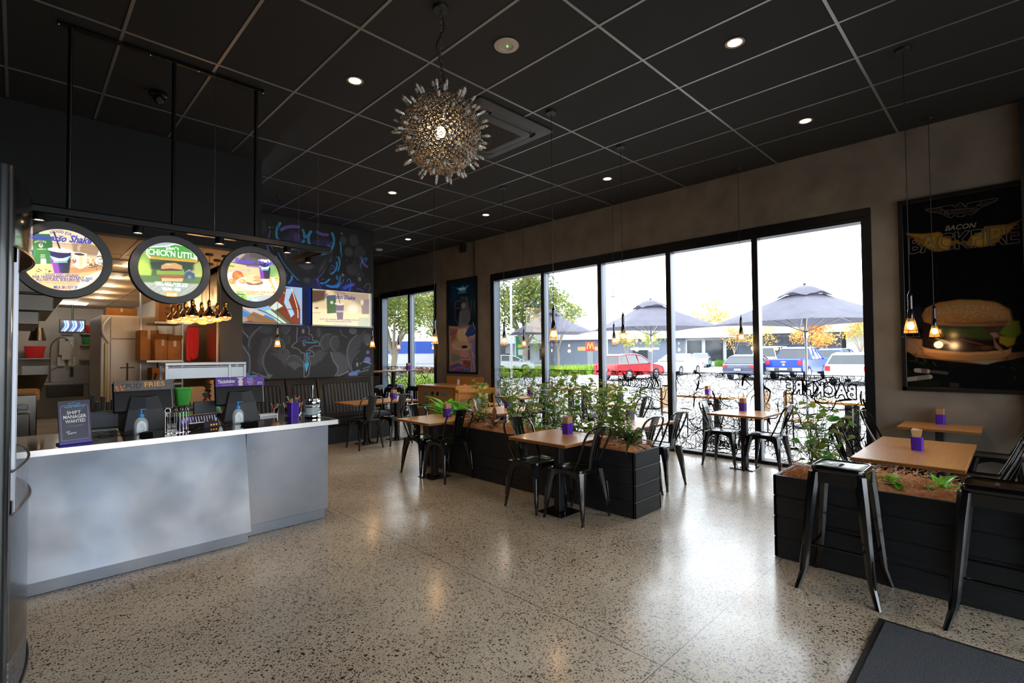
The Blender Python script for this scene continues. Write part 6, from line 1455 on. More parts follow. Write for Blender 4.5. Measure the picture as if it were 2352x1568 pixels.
rosette(4.46, .84, 8, .10, .045, 'small green seedling just behind the near stool seat', 64, lift=(.1, 1.0), group='seedlings in the right planter', name='seedling')
# ---- door mat
t = thing('door_mat', 'dark charcoal ribbed entrance mat in the lower right corner', 'mat', (3.1, -.1, 0))
MB().bbox(-.42, .46, -1.2, .70, 0, .008, .003).obj('mat_border', mat('rubber', '121315', .7), t)
MB().box(-.385, .425, -1.17, .668, .008, .0125).obj('mat_pile', mat('mat_pile', '30343a', .95, noise=('585c64', 160, (1, 1, 1)), bump=(.9, 240, (1, 1, 1))), t)
# ---- booth bench
M_vin = mat('black_vinyl', '16171a', .38, 0, bump=(.12, 60, (1, 1, 1)))
t = thing('booth_bench', 'long black vinyl booth bench with ribbed back panels below the painted wall', 'bench', (3.9, 9.0, 0))
MB().bbox(-1.25, 1.2, -.50, .38, 0, .30, .006).obj('plinth', M_blkm, t)
b = MB(); b.bbox(-1.25, 1.2, -.56, .30, .30, .48, .035); b.obj('seat_cushion', M_vin, t, True)
for a, c in ((-1.25, -.50), (-.495, .06), (.065, 1.2)):
    b = MB(); y0, y1 = .06, .34
    def pt(x, z, o): u = (z-.42)/.74; return (x, y0+.17*u-o, z)
    def slab(x0, x1, z0, z1, o0, bev, q):
        P = []
        for z, i in ((z0, bev), (z0+bev, 0), (z1-bev, 0), (z1, bev)): pass
        q.loft([[pt(x0, z0, 0), pt(x1, z0, 0), pt(x1, z1, 0), pt(x0, z1, 0)], [pt(x0, z0, o0-bev), pt(x1, z0, o0-bev), pt(x1, z1, o0-bev), pt(x0, z1, o0-bev)], [pt(x0+bev, z0+bev, o0), pt(x1-bev, z0+bev, o0), pt(x1-bev, z1-bev, o0), pt(x0+bev, z1-bev, o0)]])
    slab(a+.005, c-.005, .45, 1.14, .06, .02, b)
    b.loft([[(a+.005, .08, .30), (c-.005, .08, .30), (c-.005, .34, .30), (a+.005, .34, .30)], [(a+.005, .26, 1.14), (c-.005, .26, 1.14), (c-.005, .38, 1.14), (a+.005, .38, 1.14)]])
    bk = b.obj('back_panel', M_vin, t, True)
    r_ = MB(); n = max(3, int((c-a-.22)/.062)); w = (c-a-.22)/n
    for i in range(n):
        x = a+.11+w*(i+.5); r_.loft([[(x-w*.48, pt(0, z, .058)[1], z), (x-w*.25, pt(0, z, .074)[1], z), (x+w*.25, pt(0, z, .074)[1], z), (x+w*.48, pt(0, z, .058)[1], z)] for z in (.47, .60, .80, 1.02)], False, False, closed=False)
    r_.obj('ribbed_pad', M_vin, bk, True, fix=False)
    p = MB(); p.tube([pt(a+.105, .47, .07), pt(a+.105, .99, .07), pt(a+.135, 1.03, .07), pt(c-.135, 1.03, .07), pt(c-.105, .99, .07), pt(c-.105, .47, .07)], .008, 6); p.obj('piping', M_vin, bk, True)
# ---- cabinet below the tall poster
M_ply = mat('pale_ply', 'b08458', .5, noise=('9a7048', 8, (1, 1, 12)))
t = thing('service_cabinet', 'pale plywood service cabinet with blue and purple stencil art below the tall poster', 'cabinet', (6.9, 9.0, 0))
MB().bbox(-.40, .42, -.72, .62, 0, .84, .003).obj('cabinet_body', M_ply, t); MB().bbox(-.43, .43, -.76, .65, .84, .87, .003).obj('worktop', M_wood, t); MB().box(.40, .43, -.70, .60, .87, 1.04).obj('splashback', M_wood, t)
for i, (a, c) in enumerate(((-.70, -.06), (-.05, .60))):
    d = MB(); d.bbox(-.418, -.40, a, c, .05, .82, .002); dd = d.obj('door', M_ply, t)
    h = MB(); yy = c-.09 if i == 0 else a+.09; h.M = Matrix.Translation((-.419, yy, .70)) @ Matrix.Rotation(R(90), 4, 'Y'); h.lathe([(.045, -.002), (.045, .002)], n=16); h.M = None; h.obj('finger_hole', mat('hole_dark', '0c0a08', .9), dd)
    g = MB(); rn = random.Random(3+i); cu, cvv = (a+c)/2, .38
    for k in range(9):
        an = k*.7; g.mi_ = k % 2; L_ = rn.uniform(.14, .26); p = (cu+.02*math.cos(an), cvv+.02*math.sin(an)); q_ = (cu+L_*math.cos(an)*.8, cvv+L_*math.sin(an)); nn = (-math.sin(an)*.03, math.cos(an)*.03)
        g.quad((-.4195, p[0]-nn[0]*.3, p[1]-nn[1]*.3), (-.4195, (p[0]+q_[0])/2-nn[0], (p[1]+q_[1])/2-nn[1]), (-.4195, q_[0], q_[1]), (-.4195, (p[0]+q_[0])/2+nn[0], (p[1]+q_[1])/2+nn[1]), k % 2)
    g.quad((-.4195, cu-.1, .72), (-.4195, cu+.12, .73), (-.4195, cu+.07, .67), (-.4195, cu-.05, .66), 0)
    g.obj('stencil_art', [mat('ink_blue', '2a8fd0', .5), mat('ink_violet', '4a3fa0', .5)], dd, fix=False)
t = thing('pump_bottle', 'small clear pump bottle standing on the plywood service cabinet', 'bottle', (6.95, 8.72, .87))
MB().lathe([(.03, 0), (.032, .01), (.03, .11), (.012, .13), (.012, .14)], n=14).obj('bottle_body', mat('clear_bottle', 'c8d4da', .15, alpha=.6), t, True)
q = MB(); q.lathe([(.013, .14), (.013, .16), (.004, .165), (.004, .19)], n=10); q.tube([(0, 0, .19), (-.03, 0, .19)], .004, 6); q.obj('pump', mat('pump_blue', '2a7ac0', .4), t, True)
# ---- high chairs
M_pine = mat('pine', 'd09038', .45, noise=('b87828', 6, (1, 1, 8)))
def highchair(x, y, rz, label):
    t = thing('high_chair', label, 'high chair', (x, y, 0), R(rz), 'wooden high chairs')
    for sx in (-1, 1):
        for sy in (-1, 1):
            l = MB(); l.tube([(sx*.23, sy*.23, 0), (sx*.19, sy*.17, .75 if sy > 0 else .9)], .02, 8); l.obj('leg', M_pine, t, True)
        s = MB(); s.bbox(sx*.2-.012, sx*.2+.012, -.17, .22, .76, .84, .008); s.obj('arm_rail', M_pine, t)
    MB().bbox(-.18, .18, -.17, .17, .5, .525, .005).obj('seat', M_pine, t)
    b = MB(); P = [(-.2, .62), (.2, .62), (.2, .86), (.14, .90), (.05, .90), (0, .935), (-.05, .90), (-.14, .90), (-.2, .86)]; b.loft([[(u, -.19, v) for u, v in P], [(u, -.17, v) for u, v in P]]); b.obj('backrest', M_pine, t)
    MB().bbox(-.2, .2, .2, .225, .78, .86, .006).obj('front_rail', M_pine, t)
    for z in (.2, .3): MB().bbox(-.2, .2, .19, .21, z, z+.04, .004).obj('stretcher', M_pine, t)
highchair(6.55, 7.95, 150, 'orange pine high chair beside the plywood cabinet, left of the pair')
highchair(7.0, 7.72, 200, 'orange pine high chair with scalloped back, close to the tall window jamb')
# ================================================================== SERVICE COUNTER
M_galv = mat('galvanised_sheet', '666b74', .42, .92, noise=('7d7b7c', 1.6, (1, 1, 1), .35, .7), bump=(.04, 3, (1, 1, 1)), rvar=(.36, .52, 2.2, (1, 1, 1)))
t = thing('service_counter', 'long service counter clad in dull galvanised sheet with black top', 'counter', (.6, 5.1, 0))
def cbox(name, m, *b, **k): q = MB(); q.bbox(*b, k.get('b', .003)); return q.obj(name, m, t)
q = MB(); q.loft([[(-1.5, -.60, .10), (.797, -.60, .10), (.797, .30, .10), (-1.5, .30, .10)], [(-1.5, -.448, .884), (.797, -.448, .884), (.797, .30, .884), (-1.5, .30, .884)]]); q.obj('front_panel', M_galv, t)
cbox('end_panel', M_galv, .803, 1.525, -.448, .30, .10, .884); cbox('plinth', M_galv, -1.5, .792, -.545, .2, 0, .098); cbox('plinth', M_galv, .794, 1.515, -.402, .2, 0, .098)
cbox('counter_top', mat('black_gloss_top', '0c0b0b', .07, 0, coat=.6), -1.5, 1.635, -.420, .50, .886, .9262, b=.001)
q = MB(); q.box(-1.5, 1.64, -.428, -.418, .884, .9265); q.box(1.632, 1.642, -.428, .50, .884, .9265); q.obj('steel_edging', mat('edge_steel', 'c0bcb8', .32, .9), t)
q = MB()
for x, z in ((.86, .72), (.85, .42), (1.02, .66), (.9, .5), (.815, .3)): q.sphere((x, -.449, z), .004, 8, 4)
q.obj('rivets', M_white, t)
# --- rear pass bench + gantry
t = thing('pass_bench', 'rear stainless pass bench seen over the counter', 'bench', (1.35, 8.2, 0))
MB().bbox(-.85, .92, -.5, .5, .86, .91, .004).obj('bench_top', mat('dark_gloss_steel', '3a3430', .12, .8), t); MB().bbox(-.8, .9, -.45, .45, 0, .86, .004).obj('bench_base', M_blkm, t)
t = thing('pass_gantry', 'stainless framed heated gantry standing on the pass bench', 'gantry', (1.91, 8.2, .91))
MB().bbox(-.50, .50, -.2, .24, .52, .56, .004).obj('gantry_shelf', M_brush, t)
q = MB(); q.bbox(-.49, .49, -.19, -.17, .34, .49, .003); q.bbox(-.49, .49, -.195, -.18, .495, .51, .003); q.obj('front_rail', M_brush, t)
for x, y in ((-.48, -.18), (.48, -.18), (-.48, .2), (.48, .2), (.28, -.18)): MB().bbox(x-.018, x+.018, y-.018, y+.018, 0, .52, .003).obj('leg', M_brush, t)
# --- tills
def till(x, y, rz, label, hdr, words, pal):
    t = thing('till', label, 'till', (x, y, .9265), R(rz), 'black tills on the counter')
    b = MB(); b.loft([[(-.155, -.13, 0), (0, -.155, 0), (.155, -.13, 0), (.155, .12, 0), (-.155, .12, 0)], [(-.125, -.10, .17), (0, -.128, .17), (.125, -.10, .17), (.115, .0, .17), (-.115, .0, .17)], [(-.095, -.058, .285), (0, -.085, .272), (.095, -.058, .285), (.09, -.02, .285), (-.09, -.02, .285)]]); b.obj('stand', mat('till_grey', '2c2f34', .5), t)
    s = MB(); s.M = Matrix.Translation((0, 0, .275)) @ Matrix.Rotation(R(-14), 4, 'X'); s.bbox(-.215, .215, -.022, .022, -.13, .13, .008); s.box(-.06, .06, -.03, -.02, -.02, .01); s.M = None; s.obj('screen', mat('till_black', '08080a', .3), t)
    h = thing.__call__ if 0 else None
    e = MB(); e.M = Matrix.Translation((0, -.035, .375)) @ Matrix.Rotation(R(-8), 4, 'X'); e.bbox(-.215, .215, -.006, .006, -.045, .045, .002); hd = e.obj('header_sign', mat(pal[0], pal[1], .5, noise=pal[4] if len(pal) > 4 else None), t)
    w = MB(); w.M = Matrix.Translation((0, -.042, .375)) @ Matrix.Rotation(R(-8), 4, 'X') @ Matrix.Rotation(R(90), 4, 'X')
    for (s_, a, c, hh, bold, mi) in words: put_text(w, s_, a, c, hh, .0005, bold, 0, 0, mi)
    if hdr == 'fries':
        rn = random.Random(3)
        for i in range(22):
            x0, y0 = -.205+rn.random()*.06, -.042+rn.random()*.03; a = rn.uniform(.2, 2.2); n = w.vadd([(x0, y0, .0004), (x0+.006, y0-.002, .0004), (x0+.006+.025*math.cos(a), y0+.025*abs(math.sin(a)), .0004), (x0+.025*math.cos(a), y0+.025*abs(math.sin(a)), .0004)]); w.face((n, n+1, n+2, n+3), 1 if i % 3 else 2)
    else:
        for cx, cy, r1, r2, mi in ((-.0, .0, .022, .028, 1), (.045, .01, .008, .007, 2), (.045, -.018, .009, .007, 2), (.125, .0, .008, .007, 2), (.115, -.03, .008, .006, 2), (.0, -.03, .022, .01, 1), (.0, .035, .03, .008, 1)):
            P = [(cx+r1*math.cos(R(i*30)), cy+r2*math.sin(R(i*30)), .0003) for i in range(12)]; n = w.vadd(P); w.face(range(n, n+12), mi)
    w.obj('lettering', [mat(pal[2], pal[2][-6:], .5), mat(pal[3], pal[3][-6:], .5), mat('ink_c8442a', 'c8442a', .5)], hd, fix=False)
    return t
till(.80, 5.44, 3, 'left till with SPUD FRIES strip sign over its back', 'fries', [('SPUD', (-.165, -.02), (-.02, -.018), .038, .01, 0), ('FRIES', (0, -.012), (.15, -.008), .040, .02, 1), ('STACKED WITH CRISP SALTED TASTE', (-.14, -.040), (.12, -.038), .007, 0, 0)], ('plank_print', '4a4442', 'ink_1c1a1c', 'ink_f0a428', ('6e655f', 14, (1, 1, 12))))
till(1.57, 5.42, -4, 'right till with purple Thickshakes strip sign over its back', 'shake', [('Thickshakes', (-.195, -.012), (-.05, -.006), .034, .02, 0), ('The Ultimate in Liquid Excellence', (-.17, -.032), (-.065, -.030), .007, 0, 0), ('Chocolate', (.06, .026), (.11, .027), .011, .01, 0), ('Caramel', (.06, .010), (.11, .011), .011, .01, 0), ('Strawberry', (.055, -.006), (.115, -.005), .011, .01, 0), ('Banana', (.065, -.021), (.11, -.02), .011, .01, 0), ('Lime', (.072, -.036), (.10, -.036), .009, .01, 0), ('$8.00', (.155, -.02), (.195, -.02), .012, .01, 0), ('$9 with', (.15, -.035), (.195, -.034), .009, 0, 0)], ('sign_violet', '5a1f9a', 'ink_f4f0f6', 'ink_e8d8e0'))
def small(name, label, cat, x, y, rz, parts, z=.9265, group=None):
    t = thing(name, label, cat, (x, y, z), R(rz), group)
    for pn, mb, m, sm in parts: mb.obj(pn, m, t, sm)
    return t
small('customer_display', 'grey square customer display back left of the SPUD FRIES till', 'display', .53, 5.58, 0, [('display_panel', MB().bbox(-.11, .11, -.015, .015, .015, .16, .006), mat('till_grey', ''), False), ('display_foot', MB().bbox(-.1, .09, -.12, .02, 0, .014, .004), mat('pale_grey', 'a0a4a4', .5), False)])
small('customer_display', 'grey square customer display back between the tills', 'display', 1.32, 5.62, 0, [('display_panel', MB().bbox(-.1, .1, -.015, .015, .015, .19, .006), mat('till_grey', ''), False), ('display_foot', MB().bbox(-.09, .09, -.08, .02, 0, .014, .004), mat('pale_grey', ''), False)])
# leaflet sign
t = thing('tabletop_sign', 'upright dark blue sign reading SHIFT MANAGER WANTED at the counter left end', 'sign', (.315, 4.835, .9265), 0, None, (R(-9), 0, R(15)))
q = MB(); q.loft([[(-.088, -.004, 0), (.088, -.004, 0), (.088, .004, 0), (-.088, .004, 0)], [(-.108, -.004, .30), (.088, -.004, .31), (.088, .004, .31), (-.108, .004, .30)]][:2]); q.v = []; q.f = []; q.mi = []
q.bbox(-.095, .095, -.004, .004, 0, .315, .002); sg = q.obj('sign_board', mat('sign_navy', '252740', .35), t)
MB().bbox(-.095, .095, -.0045, .06, 0, .022, .002).obj('sign_foot', mat('sign_indigo', '3a2f9a', .35), t)
w = MB(); w.M = Matrix.Translation((0, -.0048, 0)) @ Matrix.Rotation(R(90), 4, 'X')
for s_, a, c, h_, mi in (('SHIFT', (-.045, .216), (.038, .218), .022, 0), ('MANAGER', (-.066, .184), (.068, .186), .024, 0), ('WANTED', (-.056, .152), (.062, .154), .023, 0), ('WORK WITH US', (-.062, .262), (.062, .263), .012, 1), ('JOIN OUR CREW AND GET YOUR SHIFT ON', (-.05, .25), (.05, .251), .004, 2), ('we are hiring for busy friendly people', (-.055, .132), (.055, .133), .004, 2), ('to run our next great shift', (-.04, .124), (.04, .125), .004, 2), ('JUST', (-.055, .084), (-.03, .086), .010, 0), ('SHIFTS', (-.045, .07), (.005, .073), .011, 0)): put_text(w, s_, a, c, h_, 0, .015, .2 if mi == 0 and h_ < .012 else 0, 0, mi)
def outline(w, P, wd, mi):
    for a, c in zip(P, P[1:]+P[:1]):
        dx, dy = c[0]-a[0], c[1]-a[1]; l = math.hypot(dx, dy); nx, ny = -dy/l*wd/2, dx/l*wd/2; n = w.vadd([(a[0]-nx, a[1]-ny, 0), (c[0]-nx, c[1]-ny, 0), (c[0]+nx, c[1]+ny, 0), (a[0]+nx, a[1]+ny, 0)]); w.face((n, n+1, n+2, n+3), mi)
outline(w, [(-.08, .03), (-.08, .265), (-.07, .28), (.07, .28), (.08, .265), (.08, .03)], .0022, 3)
outline(w, [(-.035, .295), (-.01, .293), (0, .302), (.01, .293), (.035, .295), (.015, .278), (-.015, .278)], .002, 1)
w.obj('lettering', [M_txtw, mat('ink_cyan', '58b8d8', .5), mat('ink_grey', '8a8ca0', .5), mat('ink_pink', 'b890d0', .5)], sg, fix=False)
M_pet = mat('clear_plastic', 'd4e0e6', .12, alpha=.38)
def sanitizer(x, y, label):
    q = MB(); q.loft([[(px, py, z) for px, py in rrect(w_, w_*.62, .02, 4)] for w_, z in ((.09, 0), (.094, .01), (.094, .075), (.082, .105), (.055, .125), (.032, .135))], True, True)
    l = MB(); P = [(.032*math.cos(a), .062+.045*math.sin(a)) for a in [PI*i/10 for i in range(11)]]; l.v = []; n = l.vadd([(-.032, -.0300, .012), (.032, -.0300, .012)]+[(u, -.0300+.0, v-.0) for u, v in P]); l.face(range(n, n+13))
    g = MB()
    for i in range(3): g.tube([(-.012, -.0305, .08-.012*i), (.012, -.0305, .08-.012*i)], .0015, 4)
    g.tube([(.008, -.0305, .03), (.018, -.0305, .045), (.012, -.0305, .06)], .002, 4)
    p = MB(); p.lathe([(.018, .135), (.019, .150), (.016, .158), (.006, .160), (.006, .19), (.012, .193), (.012, .2)], n=14); p.tube([(0, 0, .197), (.035, -.005, .197)], .0045, 6)
    f = MB(); f.loft([[(px, py, z) for px, py in rrect(w_, w_*.58, .018, 4)] for w_, z in ((.084, .003), (.086, .05))], True, True)
    return small('sanitizer_bottle', label, 'bottle', x, y, 0, [('bottle_body', q, M_pet, True), ('gel', f, mat('gel', 'dfe8ec', .3, alpha=.5), True), ('bottle_label', l, mat('label_white', 'e8eef2', .5), False), ('label_print', g, mat('ink_sky', '7fb8dc', .5), False), ('pump', p, mat('pump_sky', '2f8ad8', .35), True)], group='hand sanitizer pump bottles')
sanitizer(.73, 5.05, 'clear pump bottle with blue top in front of the SPUD FRIES till'); sanitizer(1.475, 5.13, 'clear pump bottle with blue top in front of the Thickshakes till')
def eftpos(x, y, rz, label):
    q = MB(); q.loft([[(-.04, -.085, 0), (.04, -.085, 0), (.036, .085, 0), (-.036, .085, 0)], [(-.045, -.09, .022), (.045, -.09, .022), (.04, .09, .04), (-.04, .09, .04)]])
    k = MB()
    for i in range(4):
        for j in range(3): k.box(-.028+.02*j, -.014+.02*j, -.075+.02*i, -.062+.02*i, .025+.003*i, .03+.003*i)
    c = MB()
    for j, x_ in enumerate((-.028, -.008, .012)): c.box(x_, x_+.014, -.088, -.078, .024, .0265)
    s = MB(); s.box(-.03, .03, .02, .07, .036, .0395)
    return small('card_terminal', label, 'card terminal', x, y, rz, [('terminal_body', q, M_blkm, False), ('keypad', k, mat('key_grey', '3a3c40', .5), False), ('colour_keys', c, mat('key_amber', 'c87820', .5), False), ('terminal_screen', s, mat('screen_dark', '14181c', .1), False)], group='card terminals')
eftpos(.77, 4.86, 200, 'black card terminal beside the left sanitizer bottle'); eftpos(1.53, 4.90, 215, 'black card terminal beside the right sanitizer bottle')
def cable(label, P, r=.003):
    return tag(MB().tube(catmull(P, 6), r, 6).obj('power_cable', M_blkm, None, True), label, 'cable')
cable('tangled black cable on the counter top behind the navy sign', [(.42+.07*math.cos(i*1.1)+.014*i, 5.16+.09*math.sin(i*1.5), .932+.012*abs(math.sin(i*2.3))) for i in range(22)])
cable('black cable snaking right from the left card terminal', [(.83, 4.92, .93), (.95, 5.08, .94), (1.05, 4.86, .931), (1.14, 5.04, .945), (1.0, 5.2, .93), (.86, 5.2, .931)])
cable('black cable looped in front of the Thickshakes till', [(1.33, 5.16, .931), (1.38, 5.06, .945), (1.45, 5.22, .931), (1.36, 5.26, .95), (1.34, 5.02, .931), (1.47, 5.28, .932), (1.52, 5.3, .96)])
# order-number stands: individual wire stands
M_wire = mat('wire_chrome', 'b8b8bc', .2, 1)
q0 = None
for i in range(12):
    lb = 'wire number stand in the cluster between the tills, ' + ('leftmost', 'second', 'third', 'fourth', 'fifth', 'rightmost')[i//2] + ' column, ' + ('front', 'back')[i % 2]
    x, y = .885+.028*(i // 2), 4.90+.07*(i % 2)+.02*math.sin(i)
    if q0 is None:
        q0 = thing('number_stand', lb, 'number stand', (x, y, .9265), 0, 'wire number stands on the counter')
        r_ = MB(); r_.tube([(0, 0, .003), (0, 0, .165)], .0022, 6); r_.obj('stem', M_wire, q0, True)
        r_ = MB(); r_.tube([(.02*math.cos(a), 0, .185+.02*math.sin(a)) for a in [2*PI*k/14 for k in range(14)]], .0018, 5, closed=True); r_.obj('clip_ring', M_wire, q0, True)
        r_ = MB(); r_.lathe([(.022, 0), (.022, .004)], n=14); r_.obj('foot', M_wire, q0, True)
    else: dup(q0, (x, y, .9265), R(25*i), lb)
# menu leaflet holder
t = thing('menu_block', 'dark menu block with rows of drink prices between the tills', 'menu stand', (1.13, 5.04, .9265), R(18))
q = MB(); q.loft([[(-.165, -.05, 0), (.165, -.05, 0), (.165, .04, 0), (-.165, .04, 0)], [(-.155, -.005, .12), (.155, -.005, .12), (.155, .01, .12), (-.155, .01, .12)]]); q.obj('menu_face', mat('menu_black', '1a1624', .35), t)
w = MB(); w.M = Matrix.Translation((0, -.0512, 0)) @ Matrix.Rotation(R(69.5), 4, 'X')
rn = random.Random(9)
for i in range(13):
    x = -.148+.0235*i; L_ = rn.uniform(.03, .07); n = w.vadd([(x, .112, .0008), (x+.006, .112, .0008), (x+.006, .112-L_, .0008), (x, .112-L_, .0008)]); w.face((n, n+1, n+2, n+3), 0)
    if i not in (6, 7, 8, 9): P = [(x+.004+.009*math.cos(R(45*j)), .022+.009*math.sin(R(45*j)), .0008) for j in range(8)]; n = w.vadd(P); w.face(range(n, n+8), 1)
n = w.vadd([(-.16, .004, .0004), (-.05, .004, .0004), (-.05, .118, .0004), (-.155, .118, .0004)]); w.face((n, n+1, n+2, n+3), 2)
n = w.vadd([(.13, .06, .0008), (.145, .085, .0008), (.155, .075, .0008), (.14, .05, .0008)]); w.face((n, n+1, n+2, n+3), 3)
w.obj('menu_print', [mat('ink_lilac', 'c8c0d8', .5), mat('ink_gold', 'e0a030', .5), mat('ink_violetdk', '32206a', .5), mat('ink_cyan', '')], t, fix=False)
small('card_holder', 'low black card holder with steel rim before the menu block', 'card holder', 1.10, 4.955, 18, [('holder_body', MB().bbox(-.06, .06, -.012, .012, 0, .058, .002), M_blk, False), ('holder_rim', MB().bbox(-.061, .061, -.013, .013, .056, .061, .001), M_white, False)])
# pencil cups
def pencils(x, y, z0, n, seed, cup, group, lab, r=.022, ln=.10):
    rnd = random.Random(seed); cols = ['d8701c', '2a5ac0', 'c02020', '2f8a3a', 'e0b020', '7a4a2a', '1c1c20', 'b04a8a', '3aa0c0', 'e8e0d0', '8a2a2a']
    for i in range(n):
        a = rnd.uniform(0, 6.28); rr = r*rnd.uniform(.3, 1); tilt = rnd.uniform(.1, .5); L_ = ln*rnd.uniform(.85, 1.15); c = cols[(i+seed) % len(cols)]; nm = {'d8701c': 'orange', '2a5ac0': 'blue', 'c02020': 'red', '2f8a3a': 'green', 'e0b020': 'yellow', '7a4a2a': 'brown', '1c1c20': 'black', 'b04a8a': 'pink', '3aa0c0': 'light blue', 'e8e0d0': 'white', '8a2a2a': 'dark red'}[c]
        t = thing('pencil', nm+' colouring pencil '+lab+', at its '+('right', 'back', 'left', 'front')[int((a+PI/4)/(PI/2)) % 4]+(' rim' if rr > r*.65 else ' centre'), 'pencil', (x+rr*.4*math.cos(a), y+rr*.4*math.sin(a), z0), 0, group)
        p0 = Vector((0, 0, 0)); d = Vector((math.cos(a)*tilt, math.sin(a)*tilt, 1)).normalized()
        q = MB(); q.tube([p0, d*L_], .0042, 6); q.obj('barrel', mat('pencil_'+c, c, .4), t)
        q = MB(); q.tube([d*L_, d*(L_+.014)], [.0042, .0006], 6); q.obj('point', mat('pencil_wood', 'd8b080', .6), t)
def tin(x, y, label): return small('steel_tumbler', label, 'tumbler', x, y, 0, [('tumbler_body', MB().lathe([(.022, 0), (.028, .075), (.0295, .077), (.026, .075), (.02, .01)], n=18), mat('mirror_steel', 'c0c0c4', .08, 1), True)], group='steel pencil tumblers')
tin(1.95, 5.52, 'left small steel tumbler of pencils'); pencils(1.95, 5.52, .94, 6, 1, None, 'pencils in the left tumbler', 'in the left steel tumbler')
tin(2.055, 5.50, 'middle small steel tumbler of pencils beside the purple box'); pencils(2.055, 5.50, .94, 7, 4, None, 'pencils in the middle tumbler', 'in the middle steel tumbler')
tin(2.17, 5.46, 'small steel tumbler of pencils right of the purple box, half behind the dispenser'); pencils(2.17, 5.46, .94, 7, 6, None, 'pencils in the right tumbler', 'in the right steel tumbler')
q = MB(); q.loft([[(px, py, z) for px, py in rrect(.088+.01*z, .088+.01*z, .008, 2)] for z in (0, .145)], True, True)
small('pencil_box', 'tall purple square box packed with colouring pencils', 'pencil box', 2.02, 5.24, 12, [('box_body', q, M_purple, False)]); pencils(2.02, 5.24, 1.0, 13, 2, None, 'pencils in the purple box', 'in the purple box', .03, .12)
small('paper_pad', 'small stack of white colouring sheets behind the pencil tumblers', 'paper', 1.86, 5.53, 8, [('sheets', MB().bbox(-.09, .09, -.05, .05, 0, .022, .002), mat('paper_white', 'd8d4d8', .8), False)])
# straw / cutlery dispenser
t = thing('straw_dispenser', 'round chrome and clear straw dispenser with tall pull rod at the counter right end', 'dispenser', (2.13, 5.02, .9265))
def ringz(r, z0, z1, n=32): return MB().lathe([(r-.002, z0), (r, z0+.003), (r, z1-.003), (r-.002, z1)], n=n)
ringz(.078, 0, .035).obj('base_ring', M_chrome, t, True); ringz(.070, .105, .118).obj('middle_ring', M_chrome, t, True); ringz(.074, .135, .175).obj('upper_drum', M_chrome, t, True)
q = MB(); q.lathe([(.068, .035), (.068, .105), (.066, .105), (.066, .036)], n=28, cap=False); q.obj('clear_cylinder', M_pet, t, True)
q = MB(); q.lathe([(.070, .118), (.070, .135), (.068, .135), (.068, .119)], n=28, cap=False); q.obj('clear_collar', M_pet, t, True)
q = MB()
for k in range(7): q.M = Matrix.Rotation(k*2*PI/7, 4, 'Z') @ Matrix.Translation((.048, 0, 0)); q.lathe([(.021, .17), (.021, .192), (.018, .194), (.018, .175)], n=12)
q.M = None; q.obj('top_cups', M_chrome, t, True)
q = MB(); q.cyl((0, 0, .04), (0, 0, .30), .004); q.cyl((0, 0, .29), (0, 0, .325), .009); q.obj('pull_rod', M_chrome, t, True)
q = MB(); q.tube(catmull([(.07, -.01, .17), (.095, -.015, .155), (.10, -.015, .11), (.075, -.01, .08)], 5), .005, 6); q.obj('side_handle', M_blkm, t, True)
w = MB(); w.M = Matrix.Rotation(R(45), 4, 'Z') @ Matrix.Translation((0, -.0705, 0)) @ Matrix.Rotation(R(90), 4, 'X')
put_text(w, 'scoota', (-.034, .072), (.030, .074), .017, 0, .04, .3, 0, 0)
P = [(-.036, .05), (.036, .052), (.036, .066), (-.036, .064)]; n = w.vadd([(a, b_, 0) for a, b_ in P]); w.face((n, n+1, n+2, n+3), 1); w.obj('dispenser_label', [mat('ink_azure', '1a90d8', .4), mat('ink_pale', 'c8dcec', .4)], t, fix=False)
# things on the pass bench
q = MB(); q.loft([[(px, py, z) for px, py in rrect(w_, w_*.8, .03, 3)] for w_, z in ((.15, 0), (.19, .20), (.21, .205), (.21, .225), (.19, .225), (.15, .02))], True, True)
small('green_tub', 'bright green plastic tub on the pass bench between the tills', 'tub', 1.60, 7.95, 0, [('tub_body', q, mat('tub_green', '34a838', .4), True)], z=.91)
q = MB(); q.lathe([(.034, 0), (.036, .01), (.036, .13), (.02, .16), (.014, .165)], n=16); q2 = MB(); q2.lathe([(.037, .11), (.037, .135)], n=16); q3 = MB(); q3.loft([[(-.012, -.012, .165), (.012, -.012, .165), (.012, .012, .165), (-.012, .012, .165)], [(-.035, -.012, .20), (.025, -.012, .205), (.025, .012, .205), (-.035, .012, .20)], [(-.03, -.01, .225), (.012, -.01, .23), (.012, .01, .23), (-.03, .01, .225)]])
small('spray_bottle', 'red spray bottle with black trigger left of the Thickshakes till', 'bottle', 1.56, 6.6, 0, [('bottle_body', q, mat('bottle_red', 'b82828', .3), True), ('bottle_band', q2, mat('ink_blue', ''), True), ('trigger', q3, M_blkm, True)], z=.91)
t = thing('low_shelf', 'dark side shelf under the spray bottle behind the tills', 'shelf', (1.45, 6.6, 0)); MB().bbox(-.3, .3, -.25, .25, .87, .91, .004).obj('shelf_top', mat('dark_gloss_steel', ''), t); MB().bbox(-.28, .28, -.22, .22, 0, .87, .004).obj('shelf_body', M_blkm, t)
q = MB(); rnd = random.Random(4); q.sphere((0, 0, .03), .055, 12, 8, sc=(1.2, 1, .7)); q.v = [(x+rnd.uniform(-.008, .008), y+rnd.uniform(-.008, .008), z+rnd.uniform(-.008, .008)) for x, y, z in q.v]
small('cleaning_cloth', 'crumpled green cloth below the spray bottle', 'cloth', 1.62, 6.5, 0, [('cloth_body', q, mat('cloth_green', '4f9a68', .9), True)], z=.915)
